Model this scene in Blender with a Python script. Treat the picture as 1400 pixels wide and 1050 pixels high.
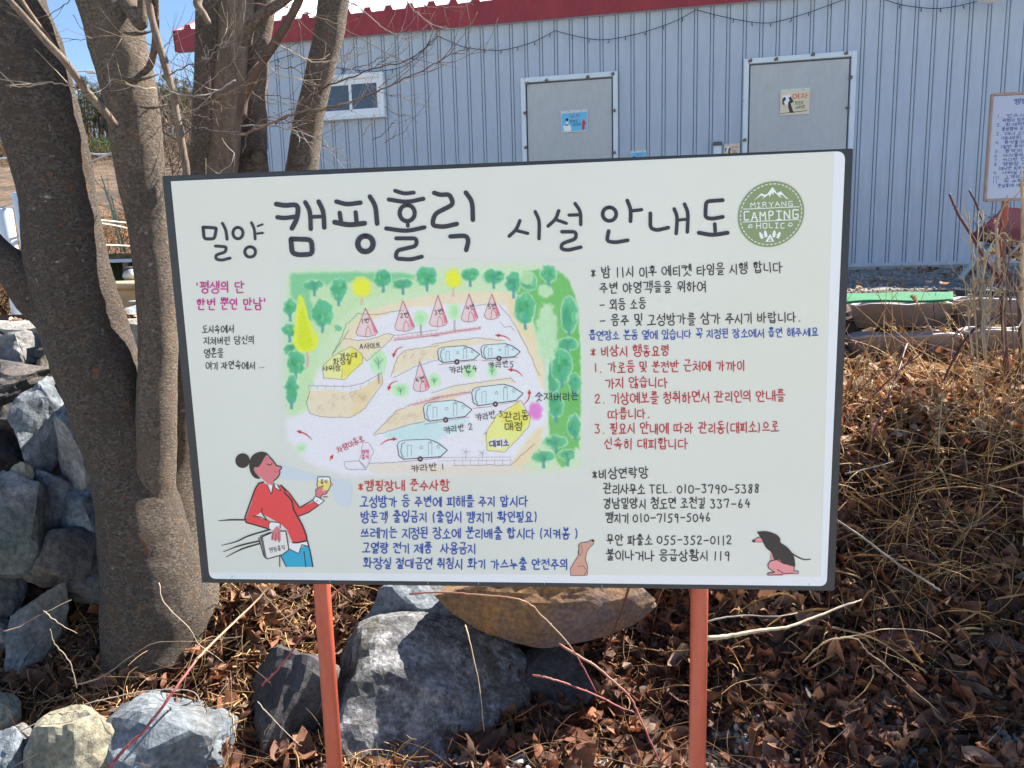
import bpy, bmesh, math, random
import numpy as np
from mathutils import Vector, Matrix, noise, geometry

for o in list(bpy.data.objects):
    bpy.data.objects.remove(o)
SC = bpy.context.scene
COL = SC.collection
rad = math.radians

# ------------------------------------------------------------------ camera
FPX = 1051.0
CAMZ = 1.5
TH, RO = rad(9.3), rad(1.6)
Fv = Vector((0, math.cos(TH), -math.sin(TH)))
R0 = Vector((1, 0, 0)); U0 = Vector((0, math.sin(TH), math.cos(TH)))
Rv = R0 * math.cos(RO) - U0 * math.sin(RO)
Uv = R0 * math.sin(RO) + U0 * math.cos(RO)
CAM = Vector((0, 0, CAMZ))
cam = bpy.data.cameras.new('camera'); camo = bpy.data.objects.new('camera', cam)
COL.objects.link(camo); SC.camera = camo
m = Matrix.Identity(4)
for i in range(3):
    m[i][0] = Rv[i]; m[i][1] = Uv[i]; m[i][2] = -Fv[i]; m[i][3] = CAM[i]
camo.matrix_world = m
cam.sensor_width = 36.0; cam.lens = FPX / 1400 * 36; cam.clip_start = .05; cam.clip_end = 600

# ------------------------------------------------------------------ light
SUN_AZ, SUN_EL = 58.0, 44.0        # azimuth measured from +Y (view heading) towards +X
W = bpy.data.worlds.new('World'); SC.world = W; W.use_nodes = True
nt = W.node_tree; bg = nt.nodes['Background']
sky = nt.nodes.new('ShaderNodeTexSky'); sky.sky_type = 'NISHITA'; sky.sun_disc = False
sky.sun_elevation = rad(SUN_EL); sky.sun_rotation = rad(SUN_AZ)
sky.air_density = 1.0; sky.dust_density = 0.0; sky.ozone_density = 3.0; sky.altitude = 600
nt.links.new(sky.outputs[0], bg.inputs[0]); bg.inputs[1].default_value = .06
sl = bpy.data.lights.new('sun', 'SUN'); sl.energy = 5.0; sl.angle = rad(.53); sl.color = (1, .93, .82)
so = bpy.data.objects.new('sun', sl); COL.objects.link(so)
sv = Vector((math.sin(rad(SUN_AZ)) * math.cos(rad(SUN_EL)), math.cos(rad(SUN_AZ)) * math.cos(rad(SUN_EL)), math.sin(rad(SUN_EL))))
so.rotation_euler = sv.to_track_quat('Z', 'Y').to_euler(); so.location = (0, 0, 30)
SC.view_settings.view_transform = 'Standard'; SC.view_settings.look = 'None'
SC.view_settings.gamma = 1; SC.view_settings.use_curve_mapping = False
SC.view_settings.exposure = 1.86
SC.render.engine = 'CYCLES'

# ------------------------------------------------------------------ helpers
def ray(px, py):
    return Fv + Rv * ((px - 700) / FPX) + Uv * ((525 - py) / FPX)
def at(px, py, Y):
    d = ray(px, py); return CAM + d * (Y / d.y)
def at_z(px, py, z):
    d = ray(px, py); return CAM + d * ((z - CAMZ) / d.z)
def ppm(Y):                       # metres per photo pixel at depth Y
    return Y / FPX
def lin(c):
    c = np.asarray(c, float) / 255.
    return np.where(c <= .04045, c / 12.92, ((c + .055) / 1.055) ** 2.4)
def catmull(P, n=6):
    P = [Vector(p) for p in P]
    if len(P) < 3: return P
    Q = [P[0] * 2 - P[1]] + P + [P[-1] * 2 - P[-2]]
    out = []
    for i in range(1, len(Q) - 2):
        a, b, c, d = Q[i - 1], Q[i], Q[i + 1], Q[i + 2]
        for k in range(n):
            t = k / n
            out.append(.5 * ((2 * b) + (c - a) * t + (2 * a - 5 * b + 4 * c - d) * t * t + (3 * b - a - 3 * c + d) * t ** 3))
    out.append(P[-1]); return out

class MB:
    def __init__(s): s.v = []; s.f = []; s.mi = []; s.sm = []; s.col = []
    def add(s, vs, fs, mi=0, smooth=False, col=None):
        o = len(s.v); s.v.extend([tuple(v) for v in vs])
        s.f.extend([tuple(i + o for i in f) for f in fs]); s.mi.extend([mi] * len(fs)); s.sm.extend([smooth] * len(fs))
        if col is not None: s.col.extend([col] * len(vs))
        elif s.col or col is not None: s.col.extend([(1, 1, 1)] * len(vs))
    def box(s, c, sz, ax=None, mi=0, bev=0.0):
        c = Vector(c); hx, hy, hz = [k / 2 for k in sz]
        X, Y, Z = ax if ax else (Vector((1, 0, 0)), Vector((0, 1, 0)), Vector((0, 0, 1)))
        if bev <= 0:
            vs = [c + X * (hx * i) + Y * (hy * j) + Z * (hz * k) for k in (-1, 1) for j in (-1, 1) for i in (-1, 1)]
            s.add(vs, [(0, 2, 3, 1), (4, 5, 7, 6), (0, 1, 5, 4), (2, 6, 7, 3), (0, 4, 6, 2), (1, 3, 7, 5)], mi)
        else:
            bm = bmesh.new(); bmesh.ops.create_cube(bm, size=1)
            for v in bm.verts: v.co = Vector((v.co.x * sz[0], v.co.y * sz[1], v.co.z * sz[2]))
            bmesh.ops.bevel(bm, geom=bm.edges[:], offset=bev, segments=2, affect='EDGES')
            bm.verts.index_update()
            s.add([c + X * v.co.x + Y * v.co.y + Z * v.co.z for v in bm.verts], [tuple(v.index for v in f.verts) for f in bm.faces], mi)
            bm.free()
    def tube(s, P, r, n=8, mi=0, amp=0.0, freq=8, smooth=True, cap=True, seed=0, flat=1.0, col=None):
        P = [Vector(p) for p in P]; N = len(P)
        if not hasattr(r, '__len__'): r = [r] * N
        ref = Vector((.13, .97, .21)); vs = []; fs = []
        T0 = (P[1] - P[0]).normalized(); A = T0.cross(ref)
        if A.length < .1: A = T0.cross(Vector((1, 0, 0)))
        A.normalize()
        for i in range(N):
            T = (P[min(i + 1, N - 1)] - P[max(i - 1, 0)])
            if T.length < 1e-9: T = T0
            T.normalize(); A = (A - T * A.dot(T)).normalized(); B = T.cross(A)
            for k in range(n):
                a = 2 * math.pi * k / n
                d = A * math.cos(a) + B * math.sin(a) * flat
                rr = r[i]
                if amp:
                    q = P[i] + d * rr + Vector((seed, 0, 0))
                    rr *= 1 + amp * (noise.noise(q * freq) + .5 * noise.noise(q * freq * 2.7) + (.32 * noise.noise(q * freq * 6.5) if n > 24 else 0))
                vs.append(P[i] + d * rr)
        for i in range(N - 1):
            for k in range(n):
                k2 = (k + 1) % n
                fs.append((i * n + k, i * n + k2, (i + 1) * n + k2, (i + 1) * n + k))
        if cap:
            fs.append(tuple(range(n))[::-1]); fs.append(tuple((N - 1) * n + k for k in range(n)))
        s.add(vs, fs, mi, smooth, col)
    def lathe(s, c, prof, n=20, mi=0, smooth=True):
        vs = []; fs = []
        for (r, z) in prof:
            for k in range(n):
                a = 2 * math.pi * k / n; vs.append((c[0] + r * math.cos(a), c[1] + r * math.sin(a), c[2] + z))
        for i in range(len(prof) - 1):
            for k in range(n):
                k2 = (k + 1) % n; fs.append((i * n + k, i * n + k2, (i + 1) * n + k2, (i + 1) * n + k))
        fs.append(tuple(range(n))[::-1]); fs.append(tuple((len(prof) - 1) * n + k for k in range(n)))
        s.add(vs, fs, mi, smooth)

def mesh_from(name, v, f, mats, mi=None, sm=None, origin=(0, 0, 0), col=None):
    me = bpy.data.meshes.new(name)
    v = np.asarray(v, float) - np.asarray(origin, float)
    me.from_pydata(v.tolist(), [], f)
    for mm in mats: me.materials.append(mm)
    if mi is not None and len(mats) > 1: me.polygons.foreach_set('material_index', np.array(mi, dtype=np.int32))
    if sm is not None: me.polygons.foreach_set('use_smooth', np.array(sm, dtype=bool))
    if col is not None and len(col) == len(v):
        a = me.color_attributes.new('tint', 'FLOAT_COLOR', 'POINT')
        c = np.ones((len(v), 4), np.float32); c[:, :3] = np.asarray(col, float); a.data.foreach_set('color', c.ravel())
    me.update(); return me
def props(o, label=None, cat=None, group=None, kind=None):
    if label: o['label'] = label
    if cat: o['category'] = cat
    if group: o['group'] = group
    if kind: o['kind'] = kind
    return o
def thing(name, loc, label, cat, group=None):
    o = bpy.data.objects.new(name, None); COL.objects.link(o); o.location = Vector(loc); o.empty_display_size = .1
    return props(o, label, cat, group)
def wloc(o):
    l = Vector((0, 0, 0))
    while o: l = l + o.location; o = o.parent
    return l
def part(name, mb, mats, parent=None, label=None, kind=None, loc=None):
    if not isinstance(mats, (list, tuple)): mats = [mats]
    org = wloc(parent) if parent else Vector((0, 0, 0))
    if loc is not None: org = Vector(loc)
    me = mesh_from(name, mb.v, mb.f, mats, mb.mi, mb.sm, org, mb.col if len(mb.col) else None)
    o = bpy.data.objects.new(name, me); COL.objects.link(o)
    if parent: o.parent = parent
    if loc is not None: o.location = Vector(loc) - (wloc(parent) if parent else Vector((0, 0, 0)))
    return props(o, label, None, None, kind)
def solo(name, mb, mats, label, cat, group=None, loc=None, kind=None):
    if loc is None:
        a = np.array(mb.v); loc = Vector(((a[:, 0].min() + a[:, 0].max()) / 2, (a[:, 1].min() + a[:, 1].max()) / 2, a[:, 2].min()))
    o = part(name, mb, mats, None, loc=loc)
    return props(o, label, cat, group, kind)
def inst(me, name, parent, loc, rot=None):
    o = bpy.data.objects.new(name, me); COL.objects.link(o); o.parent = parent; o.location = loc
    if rot is not None: o.rotation_euler = rot
    return o

# ------------------------------------------------------------------ materials
def mat(name, c1, c2=None, c3=None, scale=8, rough=.8, bump=0, bscale=None, detail=6, metal=0, stretch=(1, 1, 1), ramp=(.35, .65),
        attr=False, spec=.5, sw=.03, spots=None, trans=0, coord='Object', fine=0):
    M = bpy.data.materials.new(name); M.use_nodes = True; nt = M.node_tree; N = nt.nodes; L = nt.links
    b = N['Principled BSDF']; b.inputs['Roughness'].default_value = rough; b.inputs['Metallic'].default_value = metal
    b.inputs['Specular IOR Level'].default_value = spec
    tc = N.new('ShaderNodeTexCoord'); mp = N.new('ShaderNodeMapping'); mp.inputs['Scale'].default_value = stretch
    L.new(tc.outputs[coord], mp.inputs[0])
    ns = N.new('ShaderNodeTexNoise'); ns.inputs['Scale'].default_value = scale; ns.inputs['Detail'].default_value = detail
    ns.inputs['Roughness'].default_value = .65; L.new(mp.outputs[0], ns.inputs['Vector'])
    out = None
    if c2 is not None:
        cr = N.new('ShaderNodeValToRGB'); e = cr.color_ramp.elements
        e[0].position = ramp[0]; e[0].color = (*c1, 1); e[1].position = ramp[1]; e[1].color = (*c2, 1)
        L.new(ns.outputs['Fac'], cr.inputs[0]); out = cr.outputs[0]
        if c3 is not None:
            n2 = N.new('ShaderNodeTexNoise'); n2.inputs['Scale'].default_value = scale * .31; n2.inputs['Detail'].default_value = 4
            L.new(mp.outputs[0], n2.inputs['Vector'])
            r2 = N.new('ShaderNodeValToRGB'); r2.color_ramp.elements[0].position = .5; r2.color_ramp.elements[1].position = .62
            L.new(n2.outputs['Fac'], r2.inputs[0])
            mx = N.new('ShaderNodeMix'); mx.data_type = 'RGBA'; L.new(r2.outputs[0], mx.inputs[0]); L.new(out, mx.inputs[6]); mx.inputs[7].default_value = (*c3, 1)
            out = mx.outputs[2]
    if spots is not None:
        scol, sscale, thr = spots
        vo = N.new('ShaderNodeTexNoise'); vo.inputs['Scale'].default_value = sscale; vo.inputs['Detail'].default_value = 5
        mp2 = N.new('ShaderNodeMapping'); mp2.inputs['Location'].default_value = (7.3, 2.1, 4.4); L.new(tc.outputs[coord], mp2.inputs[0]); L.new(mp2.outputs[0], vo.inputs['Vector'])
        r3 = N.new('ShaderNodeValToRGB'); r3.color_ramp.elements[0].position = thr; r3.color_ramp.elements[1].position = thr + sw; vo.inputs['Roughness'].default_value = .55 if sw < .05 else .78; vo.inputs['Detail'].default_value = 5 if sw < .05 else 12
        L.new(vo.outputs['Fac'], r3.inputs[0]); mx = N.new('ShaderNodeMix'); mx.data_type = 'RGBA'
        L.new(r3.outputs[0], mx.inputs[0])
        if out is not None: L.new(out, mx.inputs[6])
        else: mx.inputs[6].default_value = (*c1, 1)
        mx.inputs[7].default_value = (*scol, 1); out = mx.outputs[2]
    if attr:
        at_ = N.new('ShaderNodeVertexColor'); at_.layer_name = 'tint'
        if out is None: out = at_.outputs[0]
        else:
            mu = N.new('ShaderNodeMix'); mu.data_type = 'RGBA'; mu.blend_type = 'MULTIPLY'; mu.inputs[0].default_value = 1
            L.new(out, mu.inputs[6]); L.new(at_.outputs[0], mu.inputs[7]); out = mu.outputs[2]
    if fine:
        nf = N.new('ShaderNodeTexNoise'); nf.inputs['Scale'].default_value = scale * 9; nf.inputs['Detail'].default_value = 3; L.new(mp.outputs[0], nf.inputs['Vector'])
        mr = N.new('ShaderNodeMapRange'); mr.inputs[1].default_value = .3; mr.inputs[2].default_value = .7; mr.inputs[3].default_value = 1 - fine; mr.inputs[4].default_value = 1 + fine
        L.new(nf.outputs['Fac'], mr.inputs[0]); vm = N.new('ShaderNodeVectorMath'); vm.operation = 'SCALE'
        if out is None: vm.inputs[0].default_value = c1
        else: L.new(out, vm.inputs[0])
        L.new(mr.outputs[0], vm.inputs['Scale']); out = vm.outputs[0]
    if out is None: b.inputs['Base Color'].default_value = (*c1, 1)
    else: L.new(out, b.inputs['Base Color'])
    if bump:
        nb = N.new('ShaderNodeTexNoise'); nb.inputs['Scale'].default_value = bscale or scale * 4; nb.inputs['Detail'].default_value = 8
        nb.inputs['Roughness'].default_value = .7; L.new(mp.outputs[0], nb.inputs['Vector'])
        bp = N.new('ShaderNodeBump'); bp.inputs['Strength'].default_value = 1; bp.inputs['Distance'].default_value = bump
        L.new(nb.outputs['Fac'], bp.inputs['Height']); L.new(bp.outputs[0], b.inputs['Normal'])
    if trans:
        tr = N.new('ShaderNodeBsdfTranslucent'); 
        if out is not None: L.new(out, tr.inputs[0])
        else: tr.inputs[0].default_value = (*c1, 1)
        ms = N.new('ShaderNodeMixShader'); ms.inputs[0].default_value = trans
        L.new(b.outputs[0], ms.inputs[1]); L.new(tr.outputs[0], ms.inputs[2]); L.new(ms.outputs[0], N['Material Output'].inputs[0])
    return M

M = {}
M['bark_dark'] = mat('bark_dark', (.038, .031, .027), (.14, .112, .088), (.075, .052, .038), scale=90, rough=.95, bump=.012, bscale=100, stretch=(1, 1, 1.6), ramp=(.40, .62), spots=((.30, .29, .25), 20, .72), fine=.6)
M['bark'] = mat('bark', (.085, .067, .052), (.21, .165, .125), (.14, .105, .078), scale=90, rough=.95, bump=.012, bscale=110, stretch=(1, 1, 1.5), ramp=(.42, .60), spots=((.34, .32, .27), 20, .71), fine=.7)
def bark_extra(m_):
    nt = m_.node_tree; N = nt.nodes; L = nt.links; b = N['Principled BSDF']; src = b.inputs['Base Color'].links[0].from_socket
    tc = N.new('ShaderNodeTexCoord')
    def layer(src, scale, st, thr, col, soft=.03):
        mp = N.new('ShaderNodeMapping'); mp.inputs['Scale'].default_value = st; mp.inputs['Location'].default_value = (scale, 3.3, 1.7); L.new(tc.outputs['Object'], mp.inputs[0])
        n = N.new('ShaderNodeTexNoise'); n.inputs['Scale'].default_value = scale; n.inputs['Detail'].default_value = 6; n.inputs['Roughness'].default_value = .7; L.new(mp.outputs[0], n.inputs['Vector'])
        r = N.new('ShaderNodeValToRGB'); r.color_ramp.elements[0].position = thr; r.color_ramp.elements[1].position = thr + soft; L.new(n.outputs['Fac'], r.inputs[0])
        mx = N.new('ShaderNodeMix'); mx.data_type = 'RGBA'; L.new(r.outputs[0], mx.inputs[0]); L.new(src, mx.inputs[6]); mx.inputs[7].default_value = (*col, 1); return mx.outputs[2]
    src = layer(src, 38, (1, 1, .7), .615, (.19, .085, .038))
    src = layer(src, 6, (1, 1, .5), .53, (.05, .039, .032), .25)
    src = layer(src, 26, (1.3, 1.3, .25), .64, (.022, .017, .014), .12)
    src = layer(src, 9, (1, 1, 1), .675, (.38, .38, .34), .02); src = layer(src, 60, (1, 1, .8), .64, (.30, .27, .22), .04)
    L.new(src, b.inputs['Base Color'])
bark_extra(M['bark']); bark_extra(M['bark_dark'])
M['bark_smooth'] = mat('bark_smooth', (.11, .08, .058), (.20, .15, .108), None, scale=45, rough=.9, bump=.004, bscale=60, stretch=(1, 1, .35), ramp=(.35, .65), fine=.35)
M['twig'] = mat('twig', (.11, .07, .05), (.24, .18, .13), None, scale=30, rough=.8)
M['twig_dark'] = mat('twig_dark', (.06, .035, .025), (.11, .07, .05), None, scale=30, rough=.8)
M['cane'] = mat('red_cane', (.22, .035, .045), (.34, .10, .09), (.36, .24, .15), scale=9, rough=.6)
M['cane_dark'] = mat('dark_cane', (.07, .014, .017), (.12, .03, .03), None, scale=20, rough=.55)
M['straw'] = mat('straw', (.42, .30, .17), (.62, .48, .30), None, scale=14, rough=.85, attr=True, trans=.25)
M['stalk'] = mat('dry_stalk', (.36, .26, .15), (.56, .43, .27), None, scale=18, rough=.8)
M['leaf'] = mat('dry_leaf', (.75, .75, .75), (1.15, 1.1, 1.05), None, scale=35, rough=.75, attr=True, trans=.22)
M['soil'] = mat('soil', (.035, .024, .018), (.10, .07, .05), None, scale=14, rough=1, bump=.02, bscale=30)
M['drywood'] = mat('dry_wood', (.26, .20, .14), (.46, .39, .30), None, scale=30, rough=.8, stretch=(1, 1, 1), bump=.001)
M['graywood'] = mat('gray_wood', (.20, .17, .15), (.34, .30, .27), None, scale=30, rough=.85)
# ------------------------------------------------------------------ terrain
def sst(a, b, x):
    t = np.clip((x - a) / (b - a), 0, 1); return t * t * (3 - 2 * t)
def hgt(X, Y):
    X = np.asarray(X, float); Y = np.asarray(Y, float)
    sh = np.where(X > .4, -.12 * np.clip(X - .4, 0, 1.5), 0) + .36 * sst(-.9, -.7, X) * sst(.8, .4, X)
    sh = sh * sst(4.0, 3.2, Y)
    Yb = Y - sh
    bank = np.interp(Yb, [-50, 1.95, 2.25, 3.1, 3.9, 4.2, 4.5, 4.72, 5.0, 6.9, 60, 400], [0, 0, .12, .66, .84, .87, .94, 1.12, 1.19, 1.3, 1.3, 3])
    left = np.interp(Y, [-50, 1.85, 2.35, 2.75, 2.95, 3.12, 3.75, 4.3, 8, 14, 60, 90, 400], [0, 0, .20, .40, .62, 1.24, 1.24, 1.0, .95, .4, 10.8, 13.0, 16])
    k = sst(-1.45, -.75, X + .0 * Y)
    xb = np.interp(Y, [0, 9, 14, 400], [.3, -4.0, -4.4, -122]); k2 = sst(-.6, .4, X - xb)
    w = np.where(Y < 3.2, k, np.maximum(k * sst(5.5, 3.2, Y), k2))
    return left * (1 - w) + bank * w
def hz(x, y): return float(hgt(x, y)) + .025 * noise.noise(Vector((x * 3, y * 3, 0))) * (1 if -3 < x < 4 and y < 6 else 0)
LUX = np.arange(-14, 5.01, .06); LUY = np.arange(1, 7.3, .06)
_lx, _ly = np.meshgrid(LUX, LUY); LUZ = hgt(_lx, _ly); _h = np.zeros_like(LUZ)
for _j in range(len(LUY)):
    for _i in range(len(LUX)):
        if -3 < LUX[_i] < 4 and LUY[_j] < 6: _h[_j, _i] = .025 * noise.noise(Vector((LUX[_i] * 3, LUY[_j] * 3, 0)))
def vh(X, Y):
    X = np.asarray(X, float); Y = np.asarray(Y, float); fx = np.clip((X + 14) / .06, 0, len(LUX) - 1.01); fy = np.clip((Y - 1) / .06, 0, len(LUY) - 1.01)
    ix = fx.astype(int); iy = fy.astype(int); fx = fx - ix; fy = fy - iy
    n_ = (_h[iy, ix] * (1 - fx) + _h[iy, ix + 1] * fx) * (1 - fy) + (_h[iy + 1, ix] * (1 - fx) + _h[iy + 1, ix + 1] * fx) * fy
    return hgt(X, Y) + np.where((X > -3) & (X < 4) & (Y < 6), n_, 0)
def on_ground(px, py):
    d = ray(px, py); t = .8
    while t < 60:
        p = CAM + d * t
        if p.z <= hz(p.x, p.y): break
        t += .01 * max(1, t * .4)
    return p
xs = np.concatenate([-np.geomspace(120, 4.2, 34), np.arange(-4, 4.01, .05), np.geomspace(4.2, 120, 34)])
ys = np.concatenate([-np.geomspace(60, .6, 14), np.arange(-.4, 7.01, .05), np.geomspace(7.2, 380, 60)])
GX, GY = np.meshgrid(xs, ys)
GZ = hgt(GX, GY)
for j in range(GX.shape[0]):
    for i in range(GX.shape[1]):
        x, y = GX[j, i], GY[j, i]
        if abs(x) <= 4.2 and -.5 < y < 7.2:
            a = .025 * noise.noise(Vector((x * 3, y * 3, 0))) * (1 if -3 < x < 4 and y < 6 else 0)
            GZ[j, i] += a
        elif y > 9 and x < 2: GZ[j, i] += .25 * noise.noise(Vector((x * .25, y * .25, 1)))
nx = len(xs); ny = len(ys)
gv = np.stack([GX.ravel(), GY.ravel(), GZ.ravel()], 1)
idx = np.arange(nx * ny).reshape(ny, nx)
gf = np.stack([idx[:-1, :-1].ravel(), idx[:-1, 1:].ravel(), idx[1:, 1:].ravel(), idx[1:, :-1].ravel()], 1)
# ground zones as material slots: 0 soil, 1 path gravel, 2 asphalt yard, 3 dry field
cx = gv[gf].mean(1)
mi = np.zeros(len(gf), int)
mi[(cx[:, 1] < 2.0)] = 1
xbc = np.interp(cx[:, 1], [0, 9, 14, 400], [.3, -4.0, -4.4, -122])
mi[(cx[:, 1] > 5.25 + .1 * np.sin(cx[:, 0] * 3)) & (cx[:, 0] > xbc - .1) & (cx[:, 1] < 14)] = 2
mi[(cx[:, 1] > 4.0) & ((cx[:, 0] <= xbc - .1) | (cx[:, 1] >= 14))] = 3
M['path'] = mat('path_dirt', (.25, .235, .21), (.42, .40, .365), None, scale=25, rough=1, bump=.012, bscale=60)
M['yard'] = mat('yard_concrete', (.13, .13, .13), (.24, .235, .23), (.12, .11, .105), scale=16, rough=.95, bump=.006, bscale=60, spots=((.40, .37, .33), 38, .62), fine=.3)
M['field'] = mat('dry_field', (.09, .058, .036), (.22, .14, .085), (.08, .058, .04), scale=3.2, rough=1, bump=.12, bscale=5, ramp=(.4, .6), fine=.4)
me = mesh_from('ground', gv, gf.tolist(), [M['soil'], M['path'], M['yard'], M['field']], mi, np.ones(len(gf), bool))
go = bpy.data.objects.new('ground', me); COL.objects.link(go); go['kind'] = 'structure'

# ------------------------------------------------------------------ building
PH = rad(11.4)
bu = Vector((math.cos(PH), -math.sin(PH), 0)); bn = Vector((math.sin(PH), math.cos(PH), 0)); UP = Vector((0, 0, 1))
GZB = 1.3
wbase = at_z(1163, 369, GZB)
def WS(px, py, off=0.0):          # photo pixel -> (s, z) on the wall plane, off = distance in front of it
    d = ray(px, py); t = ((wbase - bn * off - CAM).dot(bn)) / d.dot(bn)
    p = CAM + d * t; return (p - wbase).dot(bu), p.z
def WP(s, z, off=0.0): return wbase + bu * s - bn * off + UP * (z - wbase.z)
bax = (bu, -bn, UP)
M['wall'] = mat('painted_wall_panel', (.395, .46, .55), (.435, .50, .58), None, scale=2.2, rough=.55, stretch=(1, 1, .12), spots=((.27, .29, .32), 7, .70), fine=.07, spec=.4)
M['groove'] = mat('groove_dark', (.10, .12, .15), rough=.8)
M['roof'] = mat('roof_sheet', (.42, .45, .50), (.52, .55, .59), None, scale=3, rough=.45)
M['fascia'] = mat('red_fascia', (.23, .014, .022), (.30, .024, .032), None, scale=3, rough=.5, stretch=(1, 1, .3), fine=.12)
M['doorleaf'] = mat('door_grey', (.44, .46, .465), (.475, .49, .49), None, scale=2.5, rough=.5, stretch=(1, 1, .4), fine=.05, spots=((.30, .29, .27), 17, .76))
M['frame'] = mat('frame_white', (.62, .70, .76), (.70, .76, .80), None, scale=5, rough=.5, spots=((.42, .40, .36), 11, .68))
M['bolt'] = mat('rusty_bolt', (.13, .10, .08), (.25, .22, .19), None, scale=40, rough=.6, metal=.4)
M['glass'] = mat('window_glass', (.028, .034, .045), rough=.06, spec=1.0)
M['pvc'] = mat('white_pvc', (.72, .76, .80), (.78, .81, .83), None, scale=6, rough=.4)
M['plinth'] = mat('concrete_plinth', (.24, .24, .235), (.36, .355, .34), None, scale=14, rough=.95, bump=.004)
bld = thing('toilet_building', WP(0, GZB), 'long pale blue corrugated metal building with white roof and red fascia behind the sign', 'building')
s0, _ = WS(655.5, 41); s16, _ = WS(992.9, 41)
PITCH = (s16 - s0) / 16
sL, _ = WS(272, 100); sR = 3.6
ZT = WS(700, 24)[1]               # underside of the fascia = top of the wall seen
# one panel = flat board + recessed rib with dark grooves
def panel_mesh(H):
    w = PITCH; d = .009; v = []; f = []
    prof = [(0, 0), (.0035, d), (.0075, d), (.010, 0.0015), (.030, 0.0015), (.0325, d), (.036, d), (.040, 0), (w * .62, -.0022), (w, 0)]
    for (x, y) in prof:
        for z in (0, H): v.append(bu * x + bn * y + UP * z)
    for i in range(len(prof) - 1): f.append((2 * i, 2 * i + 2, 2 * i + 3, 2 * i + 1))
    mi = [1 if i in (1, 5) else 0 for i in range(len(prof) - 1)]
    return mesh_from('wall_panel', v, f, [M['wall'], M['groove']], mi)
pm = panel_mesh(ZT + .12 - GZB - .03)
nL = int(math.floor((sL - s0) / PITCH)); nR = int((sR - s0) / PITCH)
for k in range(nL + 1, nR):
    o = inst(pm, 'wall_panel', bld, WP(s0 + k * PITCH, GZB + .03) - wloc(bld))
sLe = s0 + (nL + 1) * PITCH; sRe = s0 + nR * PITCH
mb = MB()
mb.box(WP((sLe + sRe) / 2, (GZB + ZT + .1) / 2, -2.6), (sRe - sLe, 5.1, ZT + .1 - GZB), bax)
part('inner_wall', mb, M['wall'], bld)
mb = MB(); mb.box(WP((sLe + sRe) / 2, GZB - .1, -2.55), (sRe - sLe + .06, 5.2, .26), bax); part('plinth', mb, M['plinth'], bld)
mb = MB(); mb.box(WP((sLe + sRe) / 2, GZB + .035, .012), (sRe - sLe + .05, .03, .05), bax, bev=.004); part('base_flashing', mb, M['wall'], bld)
mb = MB(); mb.box(WP(sLe - .012, (GZB + ZT) / 2 + .03, 0.005), (.05, .05, ZT + .05 - GZB), bax); part('corner_trim', mb, M['pvc'], bld)
# roof : fascia plane is OH in front of the wall
OH = .07
fsL, fzb = WS(239, 60, OH)
_, fzt = WS(430, 24, OH); fzb = WS(470, 51, OH)[1]
fh = fzt - fzb
RP = WS(590, 5, OH)[0] - WS(560.5, 9, OH)[0]    # rib pitch
RS = rad(27)
rd = bn * math.cos(RS) + UP * math.sin(RS)        # up the roof
rn = -bn * math.sin(RS) + UP * math.cos(RS)
NB = 4
SW = RP * NB; LEN = 3.3
nsheet = int((sR + .8 - fsL) / SW) + 1
prof = []
for k in range(NB):
    a = k * RP
    prof += [(a, 0), (a + RP * .52, 0), (a + RP * .62, .035), (a + RP * .86, .035), (a + RP * .96, 0)]
prof.append((SW, 0))
v = []; f = []
for (x, h) in prof:
    v.append(bu * x + rn * h); v.append(bu * x + rn * h + rd * LEN)
for i in range(len(prof) - 1): f.append((2 * i, 2 * i + 2, 2 * i + 3, 2 * i + 1))
rm = mesh_from('roof_sheet', v, f, [M['roof']])
v2 = []; f2 = []
for (x, h) in prof:
    v2.append(bu * x - UP * fh + bn * .0); v2.append(bu * x + UP * (h * 1.25 + .004))
for i in range(len(prof) - 1): f2.append((2 * i, 2 * i + 2, 2 * i + 3, 2 * i + 1))
n0 = len(v2)
for i in range(n0): v2.append(v2[i] + bn * .004)
f2 += [(a + n0, d + n0, c + n0, b + n0) for (a, b, c, d) in f2[:len(prof) - 1]]
fm = mesh_from('fascia', v2, f2, [M['fascia']])
for k in range(nsheet):
    b0 = WP(fsL + k * SW, fzt, OH) - wloc(bld)
    inst(rm, 'roof_sheet', bld, b0 + bn * .012 + UP * (.002 if k % 2 else 0))
    inst(fm, 'fascia', bld, b0 - bn * .002)
# back slope, gable, soffit
mb = MB()
ridge = WP(fsL, fzt, OH) + rd * LEN; rdb = bn * math.cos(RS) - UP * math.sin(RS)
Lr = nsheet * SW
mb.add([ridge, ridge + bu * Lr, ridge + bu * Lr + rdb * LEN, ridge + rdb * LEN], [(0, 1, 2, 3)])
part('back_roof', mb, M['roof'], bld)
mb = MB(); a = WP(fsL + .10, fzt - .03, OH - .01); mb.add([a, a + bn * 5.7, a + bn * 2.85 + UP * math.tan(RS) * 2.8], [(0, 1, 2)]); part('gable_wall', mb, M['wall'], bld)
mb = MB(); mb.box(WP(fsL + Lr / 2, fzb + .015, OH / 2 - .01), (Lr, OH - .02, .02), bax); part('soffit', mb, M['wall'], bld)
mb = MB()
pa = WP(fsL, fzt, OH) - bn * .012
mb.add([pa, pa + rd * .35, pa + rd * .35 - UP * fh * .9, pa - UP * fh], [(0, 1, 2, 3)])
mb.add([p - bu * .004 for p in [pa, pa + rd * LEN, pa + rd * LEN - UP * .12, pa - UP * .12]], [(0, 1, 2, 3)])
part('rake_board', mb, M['fascia'], bld)

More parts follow.
